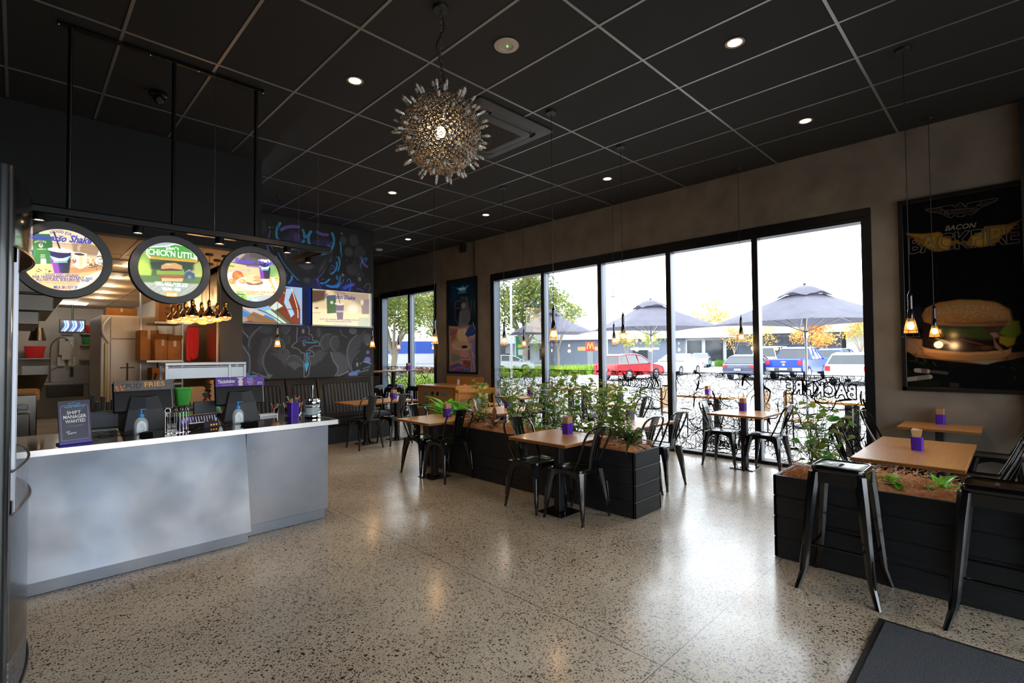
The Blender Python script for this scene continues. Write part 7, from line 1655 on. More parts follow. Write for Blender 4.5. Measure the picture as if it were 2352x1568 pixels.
for i, (x, y, n) in enumerate(((1.78, 8.1, 16), (2.02, 8.05, 22), (2.22, 8.1, 14))):
    t = thing('paper_bag_stack', ('stack of brown paper bags under the gantry, ' + ('left', 'middle', 'right')[i]), 'bag stack', (x, y, .91), 0, 'paper bag stacks')
    q = MB(); rnd = random.Random(i)
    for k in range(n): a = rnd.uniform(-.012, .012); q.box(-.09+a, .09+a, -.13, .13, .014*k, .014*k+.012)
    q.obj('bags', M_kraft, t)
# ================================================================== HANGING LIGHT-BOX RAIL
M_post = mat('black_tube', '0c0c0e', .3, .4)
t = thing('menu_board_frame', 'black steel frame of posts hung from the ceiling over the counter', 'frame', (.93, 5.06, 4.11))
MB().bbox(-.74, .74, -.018, .018, -.03, 0, .003).obj('top_rail', M_post, t)
for x in (-.66, .01, .67): MB().cyl((x, 0, -.03), (x, 0, -1.53), .016, n=10).obj('post', M_post, t, True)
q = MB()
for x in (-.73, -.16, .19, .73): q.sphere((x, -.012, -.034), .008, 8, 5)
q.obj('bolts', M_chrome, t, True)
def lightbox(key, cx, cz, label, tilt=0):
    data, txt = ART[key]; t = thing('round_menu_sign', label, 'menu sign', (cx, 5.045, cz), 0, 'round light-up menu signs', FY)
    r = .286; q = MB(); q.lathe([(r, -.07), (r+.003, -.06), (r+.003, .015), (r, .02), (r-.052, .02), (r-.056, .014), (r-.056, -.05), (.01, -.06)], n=56); q.obj('sign_rim', mat('rim_charcoal', '232325', .45), t, True)
    cv = Canvas(cx-r, cx+r, cz-r, cz+r, 250, 'e0c8a0'); cv.play(data)
    cv.obj('lit_face', mat('lit_print', 'ffffff', .25, attr=True, emit='ffffff', es=.58), t, z=.004, keep=lambda X, Y: X*X+Y*Y < (r-.05)**2, org=(cx, cz))
    w = MB(); ms = []; inks = {}
    for s_, P, h_, c, b_, sh, arc in txt:
        if c not in inks: inks[c] = len(inks); ms.append(mat('lit_ink_'+c, c, .3, emit=c, es=.6))
        def cl(p): 
            dx, dz = p[0]-cx, p[1]-cz; L_ = math.hypot(dx, dz); k = min(1, (r-.058)/L_) if L_ else 1; return (dx*k, dz) if abs(dz) < r-.06 else (dx*k, dz*k)
        p0, p1 = (P[0][0]-cx, P[0][1]-cz), (P[1][0]-cx, P[1][1]-cz); lim = lambda p: (max(-math.sqrt(max(1e-4, (r-.06)**2-p[1]**2)), min(math.sqrt(max(1e-4, (r-.06)**2-p[1]**2)), p[0])), p[1])
        put_text(w, s_, lim(p0), lim(p1), h_, .0062, b_, sh, arc, inks[c])
    w.obj('lettering', ms, t, fix=False)
lightbox('disc_a', .245, 2.287, 'round lit sign for the Espresso Shake, leftmost of three over the counter')
lightbox('disc_b', .928, 2.289, "round lit sign for CHICK'N LITTLE with a burger and blue barn, middle of three")
lightbox('disc_c', 1.583, 2.293, 'round lit sign Fuelling the AM with burger on a white plate, right of three')
t = thing('track_light_rail', 'black suspended light rail running above the round signs with a short return', 'track light', (0, 4.92, 2.65))
q = MB(); q.bbox(-.9, 2.27, -.032, .032, -.062, 0, .01); q.obj('rail', M_post, t, True)
q = MB(); q.box(2.17, 2.235, .032, .76, -.008, 0); q.box(2.168, 2.174, .032, .76, -.05, 0); q.box(2.232, 2.238, .032, .76, -.05, 0); q.obj('return_rail', M_post, t)
for x, y in ((.27, 0), (1.22, 0), (2.14, 0), (2.20, .63)): MB().cyl((x, y, 0), (x, y, 1.46), .0018, n=5).obj('hanging_wire', M_wire, t)
SP = [(.105, 0), (.68, 0), (1.26, 0), (1.84, 0), (2.20, .38)]
for x, y in SP:
    q = MB(); q.lathe([(.034, -.06), (.036, -.064), (.036, -.112), (.031, -.112), (.03, -.102)], x, y, 18); sp_ = q.obj('spot_can', M_post, t, True)
    q = MB(); q.lathe([(.029, -.104), (.0, -.106)], x, y, 16, cap=False); q.obj('spot_lens', M_glowd, sp_, True)
    point('spot_lamp', (x, 4.92+y, 2.53), 7, WARM, .02, 80, .6)
# ================================================================== TELEVISIONS
def tv(key, x0, x1, z0, z1, label):
    data, txt = ART[key]; cx, cz = (x0+x1)/2, (z0+z1)/2; t = thing('television', label, 'television', (cx, 9.30, cz), 0, 'wall televisions', FY); w, h = (x1-x0)/2, (z1-z0)/2
    q = MB(); q.bbox(-w, w, -h, h, -.05, 0, .006); q.obj('screen_bezel', mat('tv_black', '0a0a0c', .25), t)
    q = MB(); q.box(-w+.12, w-.12, -h+.1, h-.1, -.095, -.05); q.obj('wall_bracket', M_blkm, t)
    q = MB(); q.box(-w, w, -h-.006, -h+.008, -.03, .003); q.obj('bottom_trim', M_brush, t)
    cv = Canvas(x0+.012, x1-.012, z0+.016, z1-.012, 260, '8090a0'); cv.play(data); cv.obj('lit_screen', mat('tv_print', 'ffffff', .15, attr=True, emit='ffffff', es=.5), t, z=.002, org=(cx, cz))
    if txt:
        m_ = MB(); ms = []; inks = {}
        for s_, P, h_, c, b_, sh, arc in txt:
            if c not in inks: inks[c] = len(inks); ms.append(mat('tv_ink_'+c, c, .3, emit=c, es=.5))
            put_text(m_, s_, (P[0][0]-cx, P[0][1]-cz), (P[1][0]-cx, P[1][1]-cz), h_, .004, b_, sh, arc, inks[c])
        m_.obj('lettering', ms, t, fix=False)
    q = MB(); s_ = 1 if cx < 3.8 else -1; q.box(s_*w-s_*.03-.006, s_*w-s_*.03+.006, -h+.03, h-.03, -.075, -.055); q.box(-w+.03, w-.03, h-.04, h-.028, -.075, -.055); q.obj('led_strip', mat('led_blue', '1040ff', .4, emit=(.02, .12, 1.0), es=7), t)
tv('tv_a', 2.50, 3.76, 2.12, 2.82, 'wall television on the left showing a tilted roller coaster scene')
tv('tv_b', 3.93, 5.17, 2.115, 2.82, 'wall television on the right showing the Espresso Shake advert')
# ================================================================== POSTERS
def poster(key, y0, y1, z0, z1, nx, label, dim, back='08090b', gl=.1):
    data, txt = ART[key]; cu, cz = -(y0+y1)/2, (z0+z1)/2; w, h = (y1-y0)/2, (z1-z0)/2; t = thing('framed_poster', label, 'poster', (XW-.035, (y0+y1)/2, cz), 0, None, FX)
    q = MB()
    for a in ((-w, w, -h, -h+.045), (-w, w, h-.045, h), (-w, -w+.045, -h, h), (w-.045, w, -h, h)): q.bbox(a[0], a[1], a[2], a[3], -.034, .004, .003)
    q.box(-w+.02, w-.02, -h+.02, h-.02, -.03, -.02); q.obj('poster_frame', mat('poster_frame', '08080a', .35), t)
    cv = Canvas(-y1+.04, -y0-.04, z0+.04, z1-.04, nx, back); cv.play(data); cv.c *= dim; cv.obj('poster_print', mat('poster_print', '101010', gl, attr=True, coat=.6), t, z=-.012, org=(cu, cz))
    m_ = MB(); ms = []; inks = {}
    for s_, P, h_, c, b_, sh, arc in txt:
        if c not in inks: inks[c] = len(inks); ms.append(mat('ink_'+c, c, .4))
        a, b2 = (P[0][0]-cu, P[0][1]-cz), (P[1][0]-cu, P[1][1]-cz); b2 = (min(b2[0], w-.06), b2[1])
        if s_ == 'BACKFIRE':      # outlined letters over the flames
            k = len(ms); ms.append(mat('ink_letter_dark', '2b1a0a', .4))
            v, f = text_mesh(s_, .03, 0)
            ed = {}
            for fc in f:
                for i in range(len(fc)): e = tuple(sorted((fc[i], fc[(i+1) % len(fc)]))); ed[e] = ed.get(e, 0)+1
            x0, x1 = v[:, 0].min(), v[:, 0].max(); L_ = b2[0]-a[0]; sl = (b2[1]-a[1])/L_; cp = h_
            PP = [(a[0]+(p[0]-x0)/(x1-x0)*L_, a[1]+sl*(p[0]-x0)/(x1-x0)*L_+p[1]/.69*cp) for p in v]
            for e, n_ in ed.items():
                if n_ == 1: ribbon2(m_, PP[e[0]], PP[e[1]], .010, -.0095, inks[c]); ribbon2(m_, PP[e[0]], PP[e[1]], .003, -.009, k+1)
            ms.append(mat('ink_6e625c', '6e625c', .4))
            continue
        put_text(m_, s_, a, b2, h_, -.0095, b_, sh, arc, inks[c])
    if txt: m_.obj('lettering', ms, t, fix=False)
poster('poster_a', -.30, .955, 1.085, 3.285, 420, 'big framed dark poster reading BACON BACKFIRE over a seeded burger', .5)
poster('poster_b', 8.50, 9.60, 1.10, 3.305, 200, 'tall framed poster in blue and peach collage beside the tall window', .8, '101a2a')
t = thing('framed_poster', 'sliver of a dark framed burger poster at the wall edge beyond the far window', 'poster', (XW-.035, 13.40, 1.9), 0, None, FX)
MB().bbox(-.6, .6, -.95, 1.3, -.03, 0, .004).obj('poster_frame', mat('poster_frame', ''), t); q = Canvas(-.56, .56, -.9, 1.25, 90, '14100c'); q.item('e', [(0, -.7), (.5, -.7), (0, -.45)], 0, '7a4a24', .9, .05); q.item('e', [(0, .1), (.2, .1), (0, .25)], 0, '2a4a2a', .7, .1); q.item('s', [(-.4, .75), (.4, .7)], .16, '5a2aa0', .9, .03); q.obj('poster_print', mat('poster_print', ''), t, z=.002)
# ================================================================== CEILING FIXTURES
M_amber = mat('amber_glass', 'd88a30', .15, alpha=.45, emit=(1.0, .5, .12), es=.35)
def make_pendant():
    t = thing('cage_pendant', '', 'pendant lamp')                    # origin at the ceiling, lamp bottom at z = -2.45
    MB().lathe([(.052, -.024), (.055, -.02), (.055, 0)], n=18).obj('ceiling_rose', M_blkm, t, True)
    MB().cyl((0, 0, -.02), (0, 0, -2.09), .0035, n=5).obj('cord', M_blkm, t)
    q = MB(); prof = [(.004, -2.06), (.012, -2.085), (.016, -2.095)]
    for i in range(7): z = -2.10-.017*i; prof += [(.0185, z), (.0185, z-.009), (.0155, z-.011), (.0155, z-.016)]
    prof += [(.019, -2.225), (.024, -2.27), (.026, -2.30), (.020, -2.32)]
    q.lathe(prof, n=14); q.obj('handle', M_blk, t, True)
    q = MB(); q.lathe([(.026, -2.295), (.034, -2.33), (.044, -2.39), (.048, -2.415)], n=18, cap=False); q.obj('glass_shade', M_amber, t, True)
    q = MB(); q.sphere((0, 0, -2.355), .026, 12, 8, sc=(1, 1, 1.25)); q.obj('bulb', M_glow, t, True)
    q = MB()
    for k in range(6):
        a = k*PI/3; c, s = math.cos(a), math.sin(a); q.tube([(c*.02, s*.02, -2.235), (c*.028, s*.028, -2.30), (c*.046, s*.046, -2.37), (c*.06, s*.06, -2.448)], .0017, 4)
    for r, z in ((.060, -2.448), (.050, -2.395), (.030, -2.305)): q.tube([(r*math.cos(2*PI*i/18), r*math.sin(2*PI*i/18), z) for i in range(18)], .0017, 4, closed=True)
    q.obj('wire_cage', mat('cage_wire', '2a2622', .3, .8), t)
    return t
P0 = make_pendant()
for i, (x, y, lb) in enumerate(((4.0, 3.42, 'cage pendant over the middle cafe table, largest of those before the window'), (5.30, 3.41, 'cage pendant hanging left of the second umbrella canopy'), (5.29, 5.51, 'cage pendant by the left window jamb'), (7.15, 2.70, 'cage pendant beside the rightmost mullion, over the window table'),
    (7.09, 4.74, 'cage pendant immediately left of another in the third pane'), (7.05, 6.79, 'cage pendant in the first pane, right of the green sign'), (4.60, 8.26, 'cage pendant at the right edge of the painted wall'), (6.81, 10.92, 'faint cage pendant in the small far window'),
    (2.975, 8.35, 'cage pendant in front of the painted wall, below the left television'), (4.0, 5.52, 'cage pendant in front of the tree at the small far window'), (5.33, .63, 'cage pendant over the burger poster, larger and left of the pair'), (7.14, .64, 'cage pendant over the burger poster, smaller and right of the pair'))):
    if i == 0: P0.location = (x, y, ZC); P0['label'] = lb; P0['group'] = 'cage pendants over the tables'
    else: dup(P0, (x, y, ZC), R(11*i), lb)
    point('pendant_lamp', (x, y, ZC-2.50), 1.6, (1, .6, .28), .04)
for i, (x, y, on, lb) in enumerate(((2.217, 4.29, 1, 'lit recessed downlight upper left, above the spiked ball lamp'), (4.20, 1.59, 1, 'lit recessed downlight nearest the camera, top right'), (6.206, 1.603, 1, 'lit recessed downlight above the right end of the window'), (6.144, 4.186, 1, 'lit recessed downlight above the middle of the window'), (6.11, 6.826, 1, 'lit recessed downlight right below the spiked ball'), (4.19, 6.887, 1, 'lit recessed downlight left below the spiked ball'), (6.14, 9.45, 1, 'small lit recessed downlight furthest back over the speaker side'))):
    t = thing('downlight', lb, 'downlight', (x, y, ZC), 0, 'recessed ceiling downlights')
    MB().lathe([(.058, .0), (.075, -.001), (.078, -.005), (.074, -.008), (.056, -.006), (.054, .002)], n=28, cap=False).obj('trim_ring', mat('ring_bronze', '8a7660', .4, .3), t, True)
    MB().lathe([(.055, -.004), (.001, -.0045)], n=24, cap=False).obj('lens', M_glowd, t, True)
    point('downlight_lamp', (x, y, ZC-.03), 26, WARM, .04, 120, .8)
t = thing('emergency_light', 'round white ceiling emergency fitting with a tiny green light', 'ceiling light', (2.86, 2.925, ZC))
MB().lathe([(.10, 0), (.104, -.006), (.10, -.012), (.06, -.014), (.056, -.006), (.03, -.004), (.001, -.004)], n=36, cap=False).obj('fitting_plate', mat('warm_white', 'a89e92', .4), t, True)
MB().sphere((.012, 0, -.009), .006, 8, 6).obj('indicator', mat('green_led', '20ff40', .4, emit=(.1, 1, .2), es=3), t, True)
t = thing('smoke_detector', 'flat white round detector on the ceiling by the painted wall corner', 'detector', (6.2, 10.8, ZC)); MB().lathe([(.06, 0), (.085, -.002), (.09, -.012), (.08, -.03), (.05, -.038), (.001, -.04)], n=24).obj('detector_cover', M_white, t, True)
t = thing('security_camera', 'black dome security camera on the dark ceiling above the counter', 'camera', (.95, 5.80, ZC)); MB().lathe([(.075, 0), (.075, -.035), (.06, -.05)], n=20).obj('camera_base', M_blk, t, True); MB().sphere((0, -.02, -.07), .05, 14, 10).obj('camera_ball', M_blk, t, True); MB().cyl((0, -.05, -.09), (.0, -.075, -.105), .028, n=14).obj('camera_lens', M_post, t, True)
# air-conditioning cassette
M_ac = mat('cassette_dark', '2e3033', .5)
t = thing('air_conditioner', 'dark grey square ceiling air-conditioning cassette behind the spiked ball lamp', 'air conditioner', (3.80, 4.25, ZC-.006))
def rr_(w, r, z): return [(x, y, z) for x, y in rrect(w, w, r, 5)]
q = MB(); q.loft([rr_(1.12, .03, 0), rr_(1.12, .03, -.012), rr_(.98, .06, -.035), rr_(.88, .10, -.035), rr_(.86, .10, -.012)], True, True); q.obj('cassette_panel', M_ac, t, True)
q = MB(); q.loft([rr_(.82, .12, -.012), rr_(.80, .12, -.05), rr_(.70, .08, -.062), rr_(.62, .05, -.062)], True, True); q.obj('centre_panel', M_ac, t, True)
q = MB()
for i in range(26): a = -.28+.0224*i; q.box(a, a+.006, -.29, .29, -.067, -.063)
for i in range(26): a = -.28+.0224*i; q.box(-.29, .29, a, a+.006, -.0675, -.0635)
q.box(-.29, .29, -.29, .29, -.0632, -.0625); q.obj('intake_grille', mat('grille_brown', '24201c', .6), t)
for k in range(4):
    q = MB(); q.M = Matrix.Rotation(k*PI/2, 4, 'Z') @ Matrix.Translation((0, .44, -.035)) @ Matrix.Rotation(R(28), 4, 'X'); q.bbox(-.30, .30, -.03, .03, -.004, .004, .003); q.obj('louvre', mat('louvre_grey', '7c7f84', .4) if k == 3 else M_ac, t)
t = thing('wall_speaker', 'small black two-part speaker high on the grey wall above the tall poster', 'speaker', (XW-.06, 8.92, 3.98))
MB().bbox(-.06, .03, -.07, .02, -.09, .09, .008).obj('speaker_body', M_blkm, t); MB().bbox(-.05, .03, .03, .09, -.085, .085, .006).obj('speaker_wing', M_blkm, t); MB().cyl((.03, 0, 0), (.06, 0, 0), .015).obj('wall_mount', M_blkm, t)
tag(MB().tube([(XW-.018, 8.59, ZC), (XW-.018, 8.59, 3.31)], .012, 8).obj('cable_conduit', M_blkm), 'black conduit running from the ceiling down to the tall poster', 'conduit')
# ---- spark-plug ball lamp
t = thing('ball_lamp', 'spiky ball lamp welded from washers and spark plugs, hung on a chain', 'pendant lamp', (2.20, 2.94, 3.17)); BR = .286
M_rust = mat('rusty_washer', '7a7068', .34, .85, noise=('a39a90', 12, (1, 1, 1)))
def fib(n, ph=0): return [(math.sqrt(max(0, 1-(1-2*(i+.5)/n)**2))*math.cos(i*2.39996+ph), math.sqrt(max(0, 1-(1-2*(i+.5)/n)**2))*math.sin(i*2.39996+ph), 1-2*(i+.5)/n) for i in range(n)]
q = MB(); rnd = random.Random(5)
for p in fib(980):
    p = Vector(p); r_ = rnd.uniform(.0108, .0148); u = p.orthogonal().normalized(); w = p.cross(u); c = p*(BR+rnd.uniform(-.002, .002)); rings = []
    for j in range(10):
        a = 2*PI*j/10; d = u*math.cos(a)+w*math.sin(a); rings.append([tuple(c+d*(r_*1.0)), tuple(c+d*(r_*.8)+p*.0035), tuple(c+d*(r_*.5)+p*.003), tuple(c+d*(r_*.5)-p*.002)])
    b = [q.vadd(x) for x in rings]
    for j in range(10):
        for k in range(3): q.face((b[j]+k, b[(j+1) % 10]+k, b[(j+1) % 10]+k+1, b[j]+k+1))
q.obj('washer_shell', M_rust, t, True, fix=False)
M_cer = mat('plug_ceramic', 'd8d0c4', .35, noise=('a09484', 20, (1, 1, 1)))
sp = None
for k, p in enumerate(fib(100, 1.1)):
    p = (Vector(p)+Vector((rnd.gauss(0, .05), rnd.gauss(0, .05), rnd.gauss(0, .05)))).normalized()
    if sp is None:
        q = MB(); q.lathe([(.007, 0), (.007, .014), (.0125, .015), (.0125, .024), (.0085, .026), (.0085, .034)], n=8, mi=1); q.lathe([(.0085, .034), (.008, .05), (.0095, .051), (.0075, .053), (.0075, .064), (.0055, .07)], n=8, mi=0); q.lathe([(.003, .07), (.0035, .078), (.002, .082)], n=6, mi=2)
        sp = q.obj('spark_plug', [M_cer, M_steel, mat('plug_tip', 'a86440', .4, .6)], t, True)
        o = sp
    else:
        o = sp.copy(); COL.objects.link(o); o.parent = t
    o.location = p*BR; o.scale = (1.35, 1.35, 1); o.rotation_mode = 'QUATERNION'; o.rotation_quaternion = p.to_track_quat('Z', 'Y')
MB().sphere((-.02, -.02, .0), .032, 12, 8, sc=(1, 1, 1.3)).obj('bulb', M_glow, t, True); point('ball_lamp_light', (2.20, 2.94, 3.10), 7, (1, .62, .28), .05)
q = MB(); n = 26; z0 = BR+.01; z1 = ZC-3.17-.02
for i in range(n):
    zc = z0+(z1-z0)*(i+.5)/n; hl = (z1-z0)/n*.66; P = []
    for j in range(12):
        a = 2*PI*j/12; u = .0085*math.cos(a); v = hl*math.sin(a); P.append((u, 0, zc+v) if i % 2 else (0, u, zc+v))
    q.tube(P, .0028, 5, closed=True)
q.obj('chain', mat('chain_zinc', '9a9a9c', .3, 1), t, True)
q = MB(); q.tube(catmull([(0, 0, z1), (.03, 0, z1-.12), (-.04, .0, z1-.28), (.0, 0, z1-.40), (.03, 0, z1-.52), (-.005, 0, z0+.08), (-.02, 0, z0-.02)], 6), .005, 6); q.obj('flex_cord', M_blkm, t, True)
q = MB(); q.lathe([(.055, z1-.005), (.06, z1+.005), (.06, z1+.02)], n=20); q.obj('ceiling_rose', M_blkm, t, True)
# ================================================================== DRINKS FRIDGE
M_fr = mat('fridge_black', '101216', .3, coat=.5); M_alu = mat('fridge_alu', 'b4b8c4', .35, .35)
t = thing('drinks_fridge', 'tall black bow-fronted drinks fridge at the left frame edge', 'fridge', (-.35, 3.65, 0))
y0, y1 = -.53, .53; HF = 2.40
def bow(b, n=14, x0=.35, w=1.0): return [(x0+b*math.sin(PI*i/n)**.9, y0*w+(y1-y0)*w*i/n) for i in range(n+1)]
MB().bbox(-.33, .335, y0+.02, y1-.02, .04, HF-.02, .01).obj('cabinet', M_fr, t)
q = MB(); q.M = None
for yy in (y0, y1):
    q.loft([[(.30+.035*math.cos(R(a)), yy+.03*math.sin(R(a)), z) for a in range(0, 360, 30)] for z in (.02, HF-.01, HF)])
q.obj('corner_post', M_fr, t, True)
def bowpanel(name, z0, z1, b0, b1, m_, x0=.34):
    q = MB(); A, B = bow(b0, x0=x0, w=.97), bow(b1, x0=x0, w=.97); A2 = A+[(x0-.05, y1*.97), (x0-.05, y0*.97)]; B2 = B+[(x0-.05, y1*.97), (x0-.05, y0*.97)]; q.loft([[(x, y, z0) for x, y in A2], [(x, y, z1) for x, y in B2]]); return q.obj(name, m_, t, True)
bowpanel('header_panel', 2.05, HF-.04, .068, .062, mat('header_gloss', '2a2826', .12, .6, coat=.6)); bowpanel('kick_panel', .22, .86, .064, .062, M_fr); bowpanel('kick_grille', .03, .22, .062, .064, mat('grille_silver', '8a8c92', .35, .6, noise=('3a3c40', 60, (1, 1, 1))))
for z, b in ((2.05, .07), (.86, .067), (.03, .066), (1.05, .06)): MB().tube([(x, y, z) for x, y in bow(b, x0=.342, w=.97)], .006, 6).obj('curved_trim', mat('trim_dark_chrome', '5a5c62', .25, .8), t, True)
q = MB(); A = bow(.058, x0=.342, w=.97); n0 = q.vadd([(x, y, .86) for x, y in A]); n1 = q.vadd([(x, y, 1.05) for x, y in A])
for i in range(14): q.face((n0+i, n0+i+1, n1+i+1, n1+i))
q.obj('acrylic_guard', mat('acrylic', 'b8bcc4', .1, alpha=.35), t, True, fix=False)
q = MB(); q.bbox(.335, .352, y0+.05, y0+.10, .86, 2.05, .003); q.bbox(.335, .356, y1-.14, y1-.03, .86, 2.05, .003); q.bbox(.335, .35, y0+.05, y1-.04, 1.98, 2.05, .003); q.bbox(.335, .35, y0+.05, y1-.04, .86, .92, .003); dr = q.obj('door_frame', M_alu, t)
MB().box(.338, .342, y0+.10, y1-.14, .92, 1.98).obj('door_glass', mat('dark_glass', '0a0c10', .05), dr)
q = MB(); q.M = Matrix.Translation((.357, y1-.085, 1.25)) @ Matrix.Rotation(R(90), 4, 'Y'); q.lathe([(.016, -.002), (.016, .003)], n=16); q.M = None; q.obj('door_lock', M_blkm, dr, True)
# ================================================================== KITCHEN
for i, y in enumerate((9.2, 10.67, 12.0, 13.3, 14.6)):
    x = 1.16+.04*i; t = thing('downlight', 'warm kitchen ceiling downlight, '+('nearest', 'second', 'third', 'fourth', 'furthest')[i]+' of the row seen between the round signs', 'downlight', (x, y, 2.896), 0, 'kitchen ceiling downlights')
    MB().lathe([(.085, 0), (.095, -.004), (.085, -.008)], n=24).obj('trim_ring', M_white, t, True); MB().lathe([(.08, -.009), (.001, -.0095)], n=24, cap=False).obj('lens', mat('kitchen_glow', 'ffffff', .5, emit=(1, .8, .55), es=4), t, True)
    point('kitchen_lamp', (x, y, 2.82), 7, (1, .72, .42), .06)
t = thing('panel_light', 'square white ceiling panel light deep in the kitchen', 'ceiling light', (.95, 16.4, 2.893)); MB().box(-.3, .3, -.3, .3, -.012, 0).obj('panel_face', mat('panel_glow', 'ffffff', .5, emit=(1, .93, .8), es=2), t); point('kitchen_lamp', (.9, 16.2, 2.7), 14, (1, .9, .78), .2)
for i, (x, y) in enumerate(((1.55, 8.9), (1.52, 10.2))):
    t = thing('ceiling_vent', 'grey slatted vent in the kitchen ceiling, '+('nearer', 'further')[i]+' of two', 'vent', (x-.5, y, 2.895), 0, 'kitchen ceiling vents'); q = MB()
    for k in range(9): q.box(-.25, .25, -.2+.048*k, -.18+.048*k, -.01, 0)
    q.obj('slats', mat('vent_grey', '9a8c7c', .6), t)
M_merc = mat('mercury_glass', 'd8b088', .06, 1); M_brass = mat('brass', 'b88a30', .25, 1)
bp = None; nb = 0
for ix in range(3):
    for iy in range(4):
        x, y = 1.60+.19*ix, 7.45+.38*iy; z = (-.03, .02, -.02, .03)[(ix+iy) % 4]
        lb = 'large mirrored-top filament bulb over the pass, '+('left', 'middle', 'right')[ix]+' row, '+('nearest', 'second', 'third', 'furthest')[iy]
        if bp is None:
            bp = thing('bulb_pendant', lb, 'pendant lamp', (x, y, 2.9), 0, 'bulb cluster over the pass')
            MB().lathe([(.045, -.025), (.048, -.02), (.048, 0)], n=16).obj('ceiling_rose', M_blkm, bp, True); MB().cyl((0, 0, -.02), (0, 0, -.62), .0035, n=5).obj('cord', M_blkm, bp)
            MB().lathe([(.006, -.60), (.014, -.615), (.022, -.63), (.022, -.665), (.018, -.67), (.02, -.70)], n=12).obj('lamp_holder', M_brass, bp, True)
            MB().lathe([(.019, -.69), (.024, -.715), (.052, -.755), (.072, -.80), (.076, -.825)], n=20, cap=False).obj('bulb_glass', M_merc, bp, True)
            MB().lathe([(.076, -.826), (.068, -.85), (.04, -.868), (.001, -.872)], n=20, cap=False).obj('bulb_bowl', mat('bulb_bowl', 'ffc070', .1, emit=(1, .5, .15), es=.5, alpha=.35), bp, True); MB().sphere((0, 0, -.81), .022, 10, 6).obj('filament', mat('filament', 'ffffff', .5, emit=(1, .6, .25), es=18), bp, True)
        else: dup(bp, (x, y, 2.9), 0, lb)
for x, y in ((1.65, 7.5), (2.0, 7.6), (1.7, 8.3), (2.02, 8.5)): point('bulb_lamp', (x, y, 1.95), 5, (1, .52, .18), .08)
# cool-room box
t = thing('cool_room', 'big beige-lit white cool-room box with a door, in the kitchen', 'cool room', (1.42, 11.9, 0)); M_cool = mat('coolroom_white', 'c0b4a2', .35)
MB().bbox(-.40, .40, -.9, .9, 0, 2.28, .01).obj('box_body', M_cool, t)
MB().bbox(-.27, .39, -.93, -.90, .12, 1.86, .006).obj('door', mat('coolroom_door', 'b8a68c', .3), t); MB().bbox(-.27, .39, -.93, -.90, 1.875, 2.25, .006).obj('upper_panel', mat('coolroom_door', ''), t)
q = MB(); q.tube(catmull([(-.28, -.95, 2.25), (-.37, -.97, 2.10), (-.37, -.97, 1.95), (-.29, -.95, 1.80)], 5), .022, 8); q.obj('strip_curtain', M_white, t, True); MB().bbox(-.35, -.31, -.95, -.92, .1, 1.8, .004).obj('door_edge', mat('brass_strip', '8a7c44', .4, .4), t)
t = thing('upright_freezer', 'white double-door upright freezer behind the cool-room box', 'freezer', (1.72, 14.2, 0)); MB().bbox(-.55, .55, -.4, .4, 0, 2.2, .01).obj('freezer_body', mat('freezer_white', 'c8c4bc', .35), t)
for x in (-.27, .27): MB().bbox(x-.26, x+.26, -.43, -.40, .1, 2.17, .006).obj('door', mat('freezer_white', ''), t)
# extraction hood and cook line
M_ss = mat('kitchen_stainless', '78726a', .3, 1, bump=(.1, 3, (1, 1, 1)))
t = thing('extraction_hood', 'stepped stainless extraction hood above the cook line at left', 'hood', (-.45, 10.2, 2.1)); q = MB(); q.bbox(-1.4, .93, -1.2, 1.6, .30, .75, .01); q.bbox(-1.4, .80, -1.0, 1.5, .08, .30, .01); q.bbox(-1.4, .66, -.9, 1.4, -.1, .08, .01); q.obj('hood_body', M_ss, t)
t = thing('cook_line', 'stainless cooking equipment line at the kitchen left side', 'cooker', (-.6, 9.2, 0)); MB().bbox(-1.2, .72, -1.2, 2.2, 0, .92, .01).obj('range_body', M_ss, t); MB().bbox(.25, .78, -1.0, -.6, .0, 1.12, .01).obj('fryer_stack', M_ss, t); MB().bbox(-.4, .7, -1.25, -1.2, .96, 1.02, .006).obj('front_rail', M_chrome, t)
q = MB(); q.loft([[(.1, .5, .92), (.8, .5, .92), (.8, .56, .92), (.1, .56, .92)], [(.5, 1.2, 1.30), (.95, 1.2, 1.30), (.95, 1.26, 1.30), (.5, 1.26, 1.30)]]); q.obj('raised_lid', M_ss, t)
for i, (x, y, z, w_, c, lb) in enumerate(((-.05, 8.5, .93, .22, 'e09830', 'flattened orange cardboard sheet on the cook line'), (.02, 8.8, 1.02, .2, 'a8783c', 'open brown carton with loose flaps on the cook line'), (-.2, 9.2, 1.0, .25, '8a5c30', 'dark brown carton deeper on the cook line'))):
    q = MB(); q.bbox(-w_, w_*.9, -.15, .15, 0, .05 if i == 0 else .14, .003); q.loft([[(-w_, -.15, .05), (w_*.9, -.15, .05), (w_*.9, -.14, .055), (-w_, -.14, .055)], [(-w_*.7, -.32, .02), (w_*.6, -.32, .02), (w_*.6, -.31, .025), (-w_*.7, -.31, .025)]])
    small('carton', lb, 'carton', x, y, 6*i, [('carton_body', q, mat('carton_'+c, c, .8), False)], z=z, group=None)
